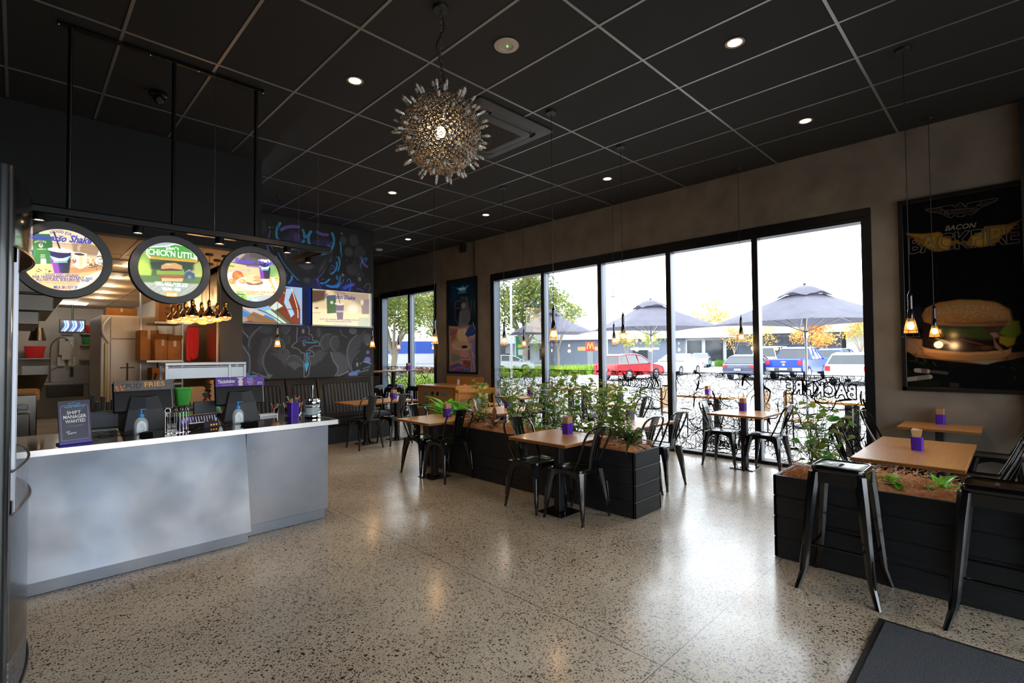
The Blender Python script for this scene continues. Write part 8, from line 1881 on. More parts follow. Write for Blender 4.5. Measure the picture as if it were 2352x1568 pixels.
# sink wall
t = thing('sink_bench', 'long stainless sink bench at the kitchen back wall', 'sink', (.8, 17.55, 0)); MB().bbox(-.7, .95, -.4, .42, .86, .93, .01).obj('bench_top', M_ss, t); MB().bbox(-.25, .45, -.42, -.38, .55, .86, .01).obj('sink_bowl', mat('dark_bowl', '3a342e', .35, .8), t); MB().box(-.7, .95, .40, .43, .93, 1.35).obj('splashback', M_ss, t)
for x in (-.66, .9): MB().bbox(x-.03, x+.03, -.36, -.30, 0, .86, .004).obj('leg', M_ss, t)
t = thing('pre_rinse_tap', 'tall curved chrome pre-rinse tap over the kitchen sink', 'tap', (.62, 17.5, .93)); MB().tube(catmull([(0, 0, 0), (0, 0, .7), (.04, 0, 1.0), (.22, -.04, 1.15), (.40, -.08, 1.0), (.43, -.08, .7), (.42, -.08, .35)], 7), .016, 8).obj('spring_hose', M_steel, t, True); MB().tube(catmull([(0, 0, .28), (.15, -.05, .38), (.32, -.1, .40), (.32, -.1, .30)], 5), .014, 8).obj('spout', M_chrome, t, True); MB().cyl((.42, -.08, .12), (.42, -.08, .38), .028).obj('spray_head', M_blkm, t, True)
def wallbox(name, lb, cat, x, z, w_, h_, d_, m_, parts=(), group=None, y=17.98):
    t = thing(name, lb, cat, (x, y, z), 0, group); MB().bbox(-w_/2, w_/2, -d_, 0, 0, h_, .01).obj('body', m_, t)
    for pn, b, mm in parts: MB().bbox(*b, .004).obj(pn, mm, t)
wallbox('towel_dispenser', 'white paper towel dispenser on the kitchen back wall', 'dispenser', .95, 1.62, .30, .50, .18, M_white, (('paper_tail', (-.1, .1, -.19, -.18, -.12, .02), M_white), ('window', (-.03, .03, -.185, -.18, .38, .42), M_blkm)))
wallbox('soap_dispenser', 'white soap dispenser with blue tip under the towel dispenser', 'dispenser', .84, 1.33, .15, .25, .12, M_white, (('nozzle', (-.05, .05, -.125, -.02, -.05, .01), mat('tip_blue', '1f5ab8', .4)),), 'soap dispensers on the kitchen wall'); wallbox('soap_dispenser', 'white soap dispenser with green tip, right of the blue-tipped one', 'dispenser', 1.06, 1.33, .15, .25, .12, M_white, (('nozzle', (-.05, .05, -.125, -.02, -.05, .01), mat('tip_green', '6aa83a', .4)),), 'soap dispensers on the kitchen wall')
wallbox('clock_display', 'grey wall timer display above the towel dispenser', 'display', .96, 2.14, .22, .26, .08, mat('grey_case', '8a8884', .5), (('read_out', (-.08, .08, -.085, -.08, .10, .22), mat('lcd', '4a5a44', .4)),))
t = thing('kitchen_monitor', 'blue-lit monitor hung below the kitchen ceiling', 'monitor', (1.0, 16.8, 2.35)); MB().bbox(-.25, .25, -.03, .03, -.17, .17, .008).obj('monitor_case', M_blkm, t); cv = Canvas(-.22, .22, -.14, .14, 60, '101828')
for i in range(9): cv.item('s', [(-.2+.05*i, -.13), (-.12+.05*i, 0), (-.15+.05*i, .12)], .03, ('6a9ae8', 'a8c8f0', '203a78')[i % 3], .9, .02)
cv.obj('lit_screen', mat('screen_blue', 'ffffff', .3, attr=True, emit='ffffff', es=1.0), t, z=0).matrix_local = Matrix.Translation((0, -.032, 0)) @ Matrix.Rotation(R(90), 4, 'X'); MB().cyl((0, 0, .17), (0, 0, .54), .02).obj('bracket', M_blkm, t)
t = thing('wall_shelf', 'short steel shelf holding a red tub left of the sink tap', 'shelf', (.33, 17.75, 1.55), 0, 'kitchen wall shelves'); MB().bbox(-.3, .3, -.3, .22, -.03, 0, .004).obj('shelf_board', M_ss, t)
for i, z in enumerate((1.5, 1.9, 2.2)):
    t = thing('wall_shelf', 'steel wall shelf on the kitchen back wall, '+('lowest', 'middle', 'top')[i]+' of three', 'shelf', (1.5, 17.8, z), 0, 'kitchen wall shelves'); MB().bbox(-.28, .28, -.2, .18, -.03, 0, .004).obj('shelf_board', M_ss, t)
def tub(x, y, z, m_, lb, w_=.25, h_=.2): q = MB(); q.loft([[(px, py, zz) for px, py in rrect(a, a*.8, .03, 2)] for a, zz in ((w_*.8, 0), (w_, h_), (w_*.9, h_), (w_*.7, .02))], True, True); small('storage_tub', lb, 'tub', x, y, 0, [('tub_body', q, m_, True)], z=z, group='coloured tubs in the kitchen')
tub(1.52, 17.75, 2.2, mat('tub_red', 'c01c1c', .4), 'red plastic tub on the top kitchen wall shelf', .42, .22); tub(1.38, 17.75, 1.9, mat('tub_green2', '1c8a34', .4), 'left green tub on the middle kitchen wall shelf'); tub(1.64, 17.75, 1.9, mat('tub_green2', ''), 'right green tub on the middle kitchen wall shelf'); tub(.33, 17.6, 1.55, mat('tub_red', ''), 'dark red tub beyond the lamp shade at the cook line', .4, .3)
t = thing('heat_lamp', 'brushed steel bucket-shaped heat lamp left of the sink tap', 'heat lamp', (.28, 13.0, 2.9)); MB().lathe([(.08, -.78), (.13, -1.02), (.125, -1.02), (.075, -.79)], n=20).obj('lamp_shade', M_ss, t, True); MB().cyl((0, 0, 0), (0, 0, -.79), .01).obj('cord', M_blkm, t)
for i, (x, c, lb, tilt) in enumerate(((1.27, '1c4a7a', 'mop with a long blue handle leaning by the cool room', .10), (1.62, 'a8744a', 'broom with a wooden handle and green head leaning by the cool room', .06))):
    t = thing('mop' if i == 0 else 'broom', lb, 'mop' if i == 0 else 'broom', (x, 15.6, 0)); MB().tube([(-.12 if i else -.05, -.2, .08), (0, 0, 1.95)], .02, 8).obj('handle', mat('pole_'+c, c, .5), t, True); MB().bbox(-.3 if i else -.2, .08, -.3, -.15, 0, .12, .02).obj('head', mat('broom_green', '3aa050', .7), t)
# shelving with boxes along the right kitchen wall
t = thing('kitchen_shelving', 'stainless shelving loaded with cartons against the right kitchen wall', 'shelving', (1.5, 9.95, 0))
for z in (.6, 1.12, 1.50, 2.14): MB().bbox(.0 if z < 2 else .1, .52, 0, .7, z-.04, z, .004).obj('shelf_board', M_ss, t)
for x, y in ((.50, .02), (.50, .68), (.02, .68)): MB().bbox(x-.015, x+.015, y-.015, y+.015, 0, 2.7, .003).obj('upright', M_ss, t)
def carton(x, y, z, w_, d_, h_, rz, lb, txt=None, flap=False):
    t = thing('cardboard_box', lb, 'box', (x, y, z), R(rz), 'cardboard boxes on the kitchen shelving'); MB().bbox(-w_/2, w_/2, -d_/2, d_/2, 0, h_, .004).obj('box_body', M_card, t); MB().box(-.02, .02, -d_/2-.001, -d_/2, h_*.7, h_).obj('tape', mat('tape', 'b8a890', .4), t)
    if flap: q = MB(); q.loft([[(-w_/2, -d_/2, h_), (w_/2, -d_/2, h_), (w_/2, -d_/2+.005, h_), (-w_/2, -d_/2+.005, h_)], [(-w_/2, -d_/2-.12, h_+.09), (w_/2, -d_/2-.12, h_+.09), (w_/2, -d_/2-.115, h_+.09), (-w_/2, -d_/2-.115, h_+.09)]]); q.obj('flap', M_card, t)
    if txt: w = MB(); w.M = Matrix.Translation((0, -d_/2-.0015, 0)) @ Matrix.Rotation(R(90), 4, 'X'); put_text(w, 'We are', (-w_*.25, h_*.55), (w_*.1, h_*.55), .05, 0, .02); put_text(w, 'decent.', (-w_*.25, h_*.32), (w_*.14, h_*.32), .05, 0, .02); w.obj('lettering', M_blkm, t, fix=False)
carton(1.85, 10.2, 2.14, .34, .34, .36, 0, 'cardboard box printed We are decent. on the top shelf', True)
carton(1.72, 10.18, 1.50, .22, .30, .34, 6, 'open cardboard box in the middle of the loaded shelf', None, True); carton(1.91, 10.15, 1.50, .20, .3, .32, -4, 'cardboard box with a label, right on the loaded shelf', None, True); carton(1.57, 10.42, 1.50, .24, .34, .50, 3, 'taller cardboard box at the left edge of the loaded shelf'); carton(1.50, 12.9, 2.29, .5, .4, .25, 0, 'brown box lying on top of the cool-room box'); carton(1.75, 10.3, 1.12, .3, .4, .25, 0, 'brown box in shade on the lower shelf')
t = thing('hanging_apron', 'bright red aprons hanging on the stainless kitchen panel', 'apron', (2.16, 9.8, 2.05)); q = MB()
for k, x in enumerate((-.10, -.05, 0)): q.loft([[(x-.03, -.02*k, 0), (x+.03, -.02*k, 0), (x+.03, -.02*k+.03, 0), (x-.03, -.02*k+.03, 0)], [(x-.045, -.02*k-.01, -.3), (x+.035, -.02*k, -.3), (x+.03, -.02*k+.03, -.3), (x-.04, -.02*k+.03, -.3)], [(x-.035, -.02*k, -.55+.05*k), (x+.02, -.02*k, -.58+.03*k), (x+.02, -.02*k+.02, -.58+.03*k), (x-.03, -.02*k+.02, -.55)]])
q.obj('apron_cloth', mat('apron_red', 'c81410', .7), t, True); MB().cyl((-.12, .0, .01), (.112, 0, .01), .008).obj('hook_rail', M_chrome, t)
small('ladle', 'steel ladle hung on the cool-room door', 'ladle', 1.38, 10.94, 0, [('handle', MB().cyl((0, 0, 0), (0, 0, -.30), .012), mat('wood_handle', '5a3020', .6), True), ('bowl', MB().sphere((0, -.0, -.36), .05, 12, 8, sc=(.7, .3, 1.4)), M_steel, True), ('crossbar', MB().cyl((-.1, .01, -.08), (.1, .01, -.08), .008), M_blkm, True)], z=1.45)
q = MB(); q.lathe([(.16, 0), (.16, .22), (.17, .225), (.15, .22)], n=24)
small('stock_pot', 'dark steel pot on the pass bench behind the left till', 'pot', 1.2, 8.3, 0, [('pot_body', q, mat('dark_gloss_steel', ''), True), ('handle', MB().cyl((.12, 0, .2), (.16, 0, .42), .014), M_blkm, True)], z=.91)
q = MB(); rnd = random.Random(8)
for k in range(14): x = -.35+.05*k; q.box(x, x+.035, -.05, .05, 0, rnd.uniform(.08, .19))
small('sauce_row', 'dark row of bottles and tools along the pass bench', 'kitchen tools', .95, 8.0, 0, [('tools', q, M_blkm, False)], z=.91)['kind'] = 'stuff'
# ================================================================== OUTSIDE
G0 = -.12
struct(MB().box(WT, 200, -60, 200, G0-.1, G0-.02).obj('ground', mat('asphalt', '9c9c9e', .85, noise=('8a8a8c', 1.5, (1, 1, 1)))))
struct(MB().box(-40, WT, -60, -3.75, G0-.1, G0-.02).obj('ground', mat('paving', 'b4b2ae', .8, noise=('a4a29e', 3, (1, 1, 1)))))
o = struct(MB().box(WT, 19, -20, 40, G0-.02, G0).obj('pavement', mat('paving', '')))
q = MB()
for y in range(-2, 9): q.box(26.5, 31.5, 3.2+2.75*y-.05, 3.2+2.75*y+.05, G0-.02, G0-.012)
struct(q.obj('parking_lines', mat('line_white', 'd8d8d8', .7)))
struct(MB().box(18.9, 19.1, -20, 40, G0-.02, G0+.06).obj('kerb', mat('kerb_concrete', 'a8a8a4', .8)))
M_blk_ext = mat('tyre', '141416', .8); M_cgl = mat('car_glass', '20282c', .08, coat=.3); M_rim = mat('alloy', '9a9c9e', .35, .8); M_red = mat('tail_red', 'c01418', .3); M_plate = mat('number_plate', 'd8d8d4', .5); M_bump = mat('bumper_dark', '3a3c42', .5)
# ---- cars: side profile lofted over the width with tumblehome
PROF = {  # x forward; (lower body top line), (glasshouse)
 'wagon': dict(L=4.6, W=1.78, H=1.50, belt=.93, body=[(-2.28, .32), (-2.32, .55), (-2.30, .90), (-2.2, .95), (.85, .97), (1.55, .90), (2.12, .76), (2.27, .55), (2.24, .30)], top=[(-2.18, .94), (-1.90, 1.42), (-1.2, 1.50), (-.2, 1.49), (.25, 1.40), (1.0, .97)], pil=[-1.25, -.25]),
 'hatch': dict(L=4.35, W=1.84, H=1.50, belt=.98, body=[(-2.10, .34), (-2.18, .55), (-2.14, .92), (-1.95, 1.02), (.8, 1.0), (1.5, .92), (2.05, .75), (2.18, .5), (2.14, .3)], top=[(-1.98, 1.0), (-1.55, 1.40), (-.8, 1.50), (-.1, 1.49), (.35, 1.38), (1.1, .97)], pil=[-1.1, -.15]),
 'sedan': dict(L=4.6, W=1.82, H=1.48, belt=.94, body=[(-2.26, .34), (-2.32, .6), (-2.28, .94), (-1.7, 1.02), (.9, .98), (1.6, .90), (2.15, .74), (2.28, .5), (2.24, .3)], top=[(-1.75, 1.0), (-1.05, 1.42), (-.5, 1.48), (.1, 1.46), (.5, 1.36), (1.25, .97)], pil=[-.75, .0]),
 'ute': dict(L=5.35, W=1.88, H=1.85, belt=1.12, body=[(-2.60, .55), (-2.66, .7), (-2.66, 1.18), (-1.0, 1.18), (-.98, 1.16), (1.1, 1.18), (1.9, 1.12), (2.5, .98), (2.66, .7), (2.6, .42)], top=[(-.95, 1.16), (-.75, 1.72), (-.4, 1.82), (.35, 1.80), (.65, 1.68), (1.25, 1.17)], pil=[-.2, .5]),
 'suv': dict(L=4.7, W=1.86, H=1.75, belt=1.08, body=[(-2.28, .45), (-2.34, .7), (-2.3, 1.1), (-2.1, 1.12), (1.0, 1.12), (1.75, 1.06), (2.25, .9), (2.34, .6), (2.3, .4)], top=[(-2.15, 1.1), (-1.9, 1.65), (-1.4, 1.75), (-.1, 1.74), (.35, 1.6), (1.1, 1.1)], pil=[-1.2, -.2]),
 'van': dict(L=5.0, W=1.9, H=2.0, belt=1.15, body=[(-2.45, .4), (-2.5, .7), (-2.48, 1.15), (1.4, 1.15), (2.2, .95), (2.45, .7), (2.4, .4)], top=[(-2.46, 1.14), (-2.35, 1.9), (-2.0, 2.0), (.9, 1.98), (1.2, 1.85), (1.8, 1.12)], pil=[-.8, .5])}
def car(kind, x, y, rz, col, label, name='car', s=1.06, low=None):
    p = PROF[kind]; t = thing(name, label, 'car', (x, y, G0-.02), R(rz), 'parked cars outside'); t.scale = (s, s, s); W = p['W']/2
    m_ = mat('paint_'+col, col, .28, .1, coat=.6)
    ax = (-p['L']*.285, p['L']*.30); wr = .33 if kind not in ('ute', 'suv') else .39
    # body with arches
    bt = p['body']; bot = []
    for a in (ax[1], ax[0]):
        bot += [(a+wr*1.15*math.cos(PI*i/8), .30+max(0, (wr*1.12)*math.sin(PI*i/8))) for i in range(9)]
    z0 = .28 if kind not in ('ute', 'suv') else .42
    poly = bt+[(xx, max(z0, zz)) for xx, zz in bot]
    q = MB(); ins = [(-W, .10), (-W, 0), (-W+.0, 0)]
    def ringy(yy, sh, zb): return [(xx*(1-sh), yy, zz-(zb if zz > .8 else 0)) for xx, zz in poly]
    q.loft([ringy(-W+.06, .03, .05), ringy(-W, .008, .02), ringy(-W+.14, 0, 0), ringy(0, -.005, -.0), ringy(W-.14, 0, 0), ringy(W, .008, .02), ringy(W-.06, .03, .05)])
    q.obj('car_body', m_, t, True)
    tp = p['top']; n = len(tp)
    def gh(sc, zoff, inset): return [(tp[i][0]*sc, tp[i][1]+zoff) for i in range(n)]
    q = MB(); rings = []
    for yy, f in ((-1, 0), (-.0, 1), (1, 0)): pass
    rings = [[(xx, (-W+.04+(.20 if i in range(1, n-1) else 0)) , zz) for i, (xx, zz) in enumerate(tp)], [(xx, (W-.04-(.20 if i in range(1, n-1) else 0)), zz) for i, (xx, zz) in enumerate(tp)]]
    q.loft(rings); q.obj('glasshouse', M_cgl, t)
    rf = MB(); a = [(xx, zz+.012) for xx, zz in tp[1:-1]]; wv = W-.23
    rf.loft([[(xx, -wv, zz-.05), (xx, -wv+.06, zz+.004), (xx, wv-.06, zz+.004), (xx, wv, zz-.05)] for xx, zz in a]); rf.obj('roof', m_, t, True)
    pl = MB()
    for sy in (-1, 1):
        def edge(i): return Vector((tp[i][0], sy*(W-.035-(.20 if 0 < i < n-1 else 0)), tp[i][1]))
        for i in range(n-1): pl.tube([edge(i), edge(i+1)], .03, 5)
        for px in p['pil']:
            zt = np.interp(px, [v[0] for v in tp], [v[1] for v in tp]); pl.tube([(px, sy*(W-.04), p['belt']), (px, sy*(W-.235), zt)], .03, 5)
    for i in (0, 1): pass
    pl.tube([(tp[1][0], -W+.24, tp[1][1]), (tp[1][0], W-.24, tp[1][1])], .035, 5); pl.tube([(tp[0][0], -W+.05, tp[0][1]), (tp[0][0], W-.05, tp[0][1])], .04, 5)
    pl.obj('pillars', m_, t, True)
    for axx in ax:
        for sy in (-1, 1):
            w = MB(); w.M = Matrix.Translation((axx, sy*(W-.11), wr)) @ Matrix.Rotation(R(90), 4, 'X'); w.lathe([(wr*.66, -.11), (wr, -.10), (wr, .10), (wr*.66, .11)], n=20); ww = w.obj('wheel', M_blk_ext, t, True)
            w = MB(); w.M = Matrix.Translation((axx, sy*(W-.11), wr)) @ Matrix.Rotation(R(90), 4, 'X'); w.lathe([(wr*.64, -.112), (wr*.64, .112)], n=16); w.obj('rim', M_rim, ww)
    xr = bt[1][0]*1.005; zb = p['belt']
    for sy in (-1, 1):
        q = MB(); q.bbox(xr-.03 if kind != 'ute' else xr-.02, xr+.12, sy*(W-.13)-.11, sy*(W-.13)+.11, zb-.26, zb-.02 if kind in ('ute', 'suv', 'wagon') else zb-.08, .02); q.obj('tail_light', M_red, t)
        q = MB(); xf = bt[-2][0]; q.bbox(xf-.22, xf-.02, sy*(W-.2)-.13, sy*(W-.2)+.13, .60 if kind not in ('ute', 'suv') else .85, .72 if kind not in ('ute', 'suv') else 1.0, .02); q.obj('headlight', M_rim, t)
        q = MB(); q.bbox(.72 if kind != 'sedan' else .85, .84 if kind != 'sedan' else .97, sy*(W+.06)-.07, sy*(W+.06)+.07, p['belt']+.0, p['belt']+.13, .02); q.obj('side_mirror', m_, t)
    q = MB(); zb0 = .34 if kind not in ('ute', 'suv') else .52
    q.bbox(xr-.07, xr+.1, -W+.05, W-.05, zb0, zb0+.20, .03); q.bbox(-xr-.1, -xr+.04, -W+.05, W-.05, zb0, zb0+.16, .03); q.obj('bumpers', M_bump if kind in ('ute',) else m_, t)
    q = MB(); q.box(xr-.085, xr-.07, -.19, .19, zb0+.06 if kind == 'ute' else zb0+.24, zb0+.17 if kind == 'ute' else zb0+.35); q.obj('number_plate', M_plate, t)
    if kind == 'ute':
        q = MB(); q.box(xr-.022, xr-.018, -.85, .85, 1.145, 1.175); q.bbox(xr-.05, xr-.01, -.14, .14, .97, 1.05, .02); q.sphere((xr-.01, 0, .86), .08, 12, 8, sc=(.3, 1, 1)); q.obj('tailgate_badge', M_rim, t); q = MB(); q.bbox(xr-.1, xr+.08, -W+.05, -W+.5, zb0, zb0+.18, .02); q.bbox(xr-.1, xr+.08, W-.5, W-.05, zb0, zb0+.18, .02); q.obj('chrome_step', M_steel, t)
    return t
car('wagon', 27.7, 17.35, -4, '9c141c', 'old red station wagon parked tail towards the window, second pane from the left group')
car('sedan', 36.2, 18.45, 181, 'c8ccd0', 'white sedan nosed towards us beside the red wagon')
car('hatch', 32.5, 11.68, 0, '343a52', 'dark grey-blue hatchback with red tail lights left of the widest mullion', s=1.0)
car('ute', 34.3, 9.5, -1, '0838b0', 'bright blue utility truck seen from behind, beside the umbrella pole')
car('wagon', 30.7, 5.75, -1, 'd8dadc', 'white wagon with dark rear window at the right end of the glazing')
car('suv', 44.6, 9.6, -6, '2a5ab8', 'blue car parked in the next row behind the white wagon')
car('van', 48.0, 15.3, 0, 'd0d0d0', 'white van partly behind the blue utility truck')
car('sedan', 29.3, 33.0, -44, 'd2d6da', 'white coupe side-on behind the grass strip, leftmost pane')
car('sedan', 33.4, 34.1, -44, 'c8ced4', 'pale silver car just behind the white coupe')
car('ute', 50.2, 51.8, -42, '34383c', 'dark grey pickup driving on the far road by the fast-food sign', s=.95)
car('hatch', 55.2, 25.4, 200, '8098a8', 'pale blue-grey car in front of the far shop windows')
car('hatch', 28.4, 51.0, -50, 'a8b0b4', 'silver car behind trees in the small far window'); car('hatch', 52, 32.4, 0, '2c62b0', 'blue car half hidden beside the pale jamb of the third pane')
# ---- umbrellas
M_can = mat('canvas_grey', '5a5864', .85, sub=.15, noise=('504e5a', 3, (1, 1, 1)))
def umbrella(x, y, d, rz, zr, zt, label):
    t = thing('parasol', label, 'umbrella', (x, y, G0), R(rz), 'grey square parasols outside'); zr -= G0; zt -= G0
    q = MB(); n = 10; K_ = 4*n
    def per(i, r, sag): 
        k = i//n; f = (i % n)/n; a0, a1 = R(90*k), R(90*(k+1)); px, py = (1-f)*math.cos(a0)+f*math.cos(a1), (1-f)*math.sin(a0)+f*math.sin(a1); return px*r*d, py*r*d, sag*math.sin(PI*f)
    rows = []
    for j in range(7):
        u = j/6; r = .18+.82*u; rows.append([(per(i, r, 0)[0], per(i, r, 0)[1], zt-.21-(zt-.21-zr)*u**.92+per(i, r, 1)[2]*.05*u*(1 if j < 6 else .5)) for i in range(K_)])
    base = [q.vadd(r_) for r_ in rows]
    for a, b in zip(base, base[1:]):
        for i in range(K_): j = (i+1) % K_; q.face((a+i, a+j, b+j, b+i))
    q.obj('canopy', M_can, t, True, fix=False)
    q = MB(); rows = []
    for u in (0.02, .09, .16, .23, .29): rows.append([(per(i, u, 0)[0], per(i, u, 0)[1], zt-.02-.26*(u/.29)**1.6+per(i, u, 1)[2]*.10*(u/.29)+.012*math.sin(i*1.3)*(u/.29)) for i in range(K_)])
    base = [q.vadd(r_) for r_ in rows]
    for a, b in zip(base, base[1:]):
        for i in range(K_): j = (i+1) % K_; q.face((a+i, a+j, b+j, b+i))
    q.obj('vent_cap', M_can, t, True, fix=False)
    MB().cyl((0, 0, .06), (0, 0, zt), .026, n=10).obj('pole', mat('pole_silver', '98989c', .4, .6), t, True); MB().sphere((0, 0, zt+.02), .035, 8, 6).obj('finial', M_can, t, True)
    MB().lathe([(.3, 0), (.3, .05), (.05, .07)], n=20).obj('base_weight', M_blkm, t)
    hub = MB(); hub.lathe([(.05, zr-.32), (.05, zr-.2)], n=10); hub.obj('hub', M_steel, t)
    for k in range(8):
        a = R(45*k); r = .98 if k % 2 == 0 else .70; e = (r*d*math.cos(a), r*d*math.sin(a), zr+.02+(0 if k % 2 == 0 else .03)); m_ = (e[0]*.5, e[1]*.5, zr+(zt-.3-zr)*.45)
        q = MB(); q.tube([(0, 0, zr-.2), m_], .010, 5); q.tube([(.03*math.cos(a), .03*math.sin(a), zt-.35), m_, e], .010, 5); q.obj('rib', M_steel, t)
    return t
umbrella(12.3, 3.27, 1.98, 18, 2.16, 3.0, 'large grey square parasol filling the rightmost pane')
umbrella(13.5, 7.72, 2.05, 8, 2.25, 3.13, 'grey square parasol behind the third and fourth panes')
umbrella(14.9, 13.0, 2.05, 4, 2.33, 3.30, 'grey parasol behind the leftmost two panes, lower and further off')
umbrella(9.2, 18.3, 1.6, 10, 2.0, 2.8, 'grey parasol edge seen in the small far window')
# ---- outdoor tables and chairs
M_tan = mat('tan_seat', 'a8845c', .6)
def outdoor_set(x, y, lab):
    t = thing('outdoor_table', 'outdoor table beyond the drawn-on glass, '+lab, 'table', (x, y, G0), 0, 'outdoor tables'); MB().bbox(-.4, .4, -.5, .5, .82, .86, .005).obj('tabletop', M_wood, t)
    for sx in (-1, 1): MB().bbox(sx*.25-.05, sx*.25+.05, -.05, .05, .0, .82, .005).obj('leg', M_blkm, t)
    for k, yy in enumerate((-.75, .75)):
        c = thing('outdoor_chair', 'tan outdoor chair at the outdoor table '+lab+', '+('near' if k == 0 else 'far')+' side', 'chair', (x, y+yy, G0), R(180*k), 'outdoor chairs'); MB().bbox(-.2, .2, -.2, .2, .46, .49, .005).obj('seat', M_tan, c); MB().bbox(-.19, .19, -.22, -.19, .55, .98, .006).obj('backrest', M_tan, c)
        for sx in (-1, 1):
            for sy in (-1, 1): MB().cyl((sx*.18, sy*.18, 0), (sx*.17, sy*.18, .96 if sy < 0 else .46), .014, n=6).obj('leg', M_blkm, c)
outdoor_set(9.35, 4.1, 'behind the window table'); outdoor_set(9.5, 7.4, 'behind the shrubs'); outdoor_set(9.6, 1.9, 'at the right end of the glazing')
napkin(9.3, 4.15, G0+.86, 0, 'purple holder with brown napkins on the outdoor table behind the graphics')
# ---- trees
M_bark = mat('bark', '8a8070', .85)
def tree(x, y, h, r, trunk, cols, label, seed, n=1500, ls=.16, cz=None, branches=6, name='tree', tr=.12):
    rnd = random.Random(seed); t = thing(name, label, 'tree', (x, y, G0)); cz = cz if cz else h-r
    q = MB(); q.tube(catmull([(0, 0, 0), (rnd.gauss(0, .03), 0, trunk*.5), (rnd.gauss(0, .08), rnd.gauss(0, .08), trunk)], 4), [tr*(1.15-.03*i) for i in range(9)], 8)
    B = []
    for k in range(branches):
        a = k*2.4; e = (r*.75*math.cos(a), r*.75*math.sin(a), cz+r*rnd.uniform(-.3, .6)); m_ = (e[0]*.45, e[1]*.45, trunk+(e[2]-trunk)*.55); q.tube(catmull([(0, 0, trunk*.85), m_, e], 4), [tr*.6*(1-.1*i) for i in range(9)], 6); B.append(e)
    q.obj('trunk', M_bark, t, True)
    f = MB(); cl = [(e[0]+rnd.gauss(0, r*.15), e[1]+rnd.gauss(0, r*.15), e[2]) for e in B]+[(r*.8*rnd.gauss(0, .5), r*.8*rnd.gauss(0, .5), cz+r*rnd.uniform(-.6, .9)) for _ in range(12)]
    for i in range(n):
        c = cl[i % len(cl)]; p = Vector((c[0]+rnd.gauss(0, r*.22), c[1]+rnd.gauss(0, r*.22), c[2]+rnd.gauss(0, r*.18))); d = Vector((rnd.gauss(0, 1), rnd.gauss(0, 1), rnd.gauss(0, .8))).normalized(); u = d.orthogonal().normalized(); s_ = ls*rnd.uniform(.6, 1.3)
        b = f.vadd([p-u*s_*.4, p+d*s_*.9-u*s_*.2, p+d*s_*.9+u*s_*.3, p+u*s_*.5]); f.face((b, b+1, b+2, b+3), rnd.randrange(len(cols)))
    f.obj('foliage', [mat('tree_'+c, c, .7, sub=.35) for c in cols], t, fix=False)
Y1 = ['6c7830', '7c8438', '8a8430', '56702c']
tree(40.5, 38.9, 10.6, 4.4, 2.6, Y1, 'big yellow-green tree in the leftmost pane', 1, 4200, .34, 7.2, 9, tr=.3)
tree(47.5, 39.9, 8.6, 2.9, 2.4, Y1, 'smaller yellow-green tree behind the first mullion', 2, 2400, .3, 6.0)
tree(15.0, 24.6, 6.3, 2.0, 1.9, ['6c8430', '7c8838', '5c782c', '94843c'], 'leafy tree with a pale trunk in the small far window, left half', 3, 4600, .17, 4.0, 8, tr=.17)
tree(22.6, 30.6, 7.0, 2.3, 2.4, ['6c8430', '7c8838', '5c782c', '94843c'], 'slender tree in the small far window, right half', 4, 4200, .2, 4.8, 8, tr=.12)
tree(36.3, 23.1, 4.0, .9, 1.6, ['7a9a38', '9aa04c', 'b07838'], 'young street tree behind the pendants in the third pane', 5, 500, .14, 2.9, 6, tr=.05)
tree(40.6, 23.2, 4.0, .9, 1.5, ['7a9a38', '6a8a34', 'b07838'], 'young street tree left of the parasol pole in the third pane', 6, 500, .14, 2.9, 6, tr=.05)
tree(48.5, 12.4, 5.0, 1.55, 1.7, ['c08840', 'b8963c', 'c07840'], 'orange autumn tree beside the parasol pole', 7, 1500, .17, 3.2, 7, tr=.06)
tree(52.5, 17.9, 4.9, 1.5, 1.7, ['c08840', 'b8963c', 'a89040'], 'thin autumn tree behind the blue truck, left', 8, 500, .14, 2.9, 7, tr=.05)
tree(44.0, 8.1, 4.7, 1.2, 1.7, ['b8963c', '9aa04c', 'c07840'], 'autumn tree at the right end of the glazing', 9, 700, .15, 3.2, 7, tr=.06)
tree(47.0, 18.4, 4.2, 1.1, 1.7, ['c08840', 'a89040', 'c07840'], 'thin orange tree left of the widest mullion', 10, 420, .14, 2.9, 6, tr=.05)
tree(80.0, 34.5, 9.0, 3.0, 3, ['a8984c', '9a8c48'], 'far autumn tree above the grey shop roof', 11, 900, .35, 6.5, 7, tr=.1)
tree(60.0, 53.0, 6.5, 2.6, 2, ['6a8a3a', '8a9440'], 'tree beyond the green roadside sign', 12, 700, .3, 4.2, 6, tr=.15)
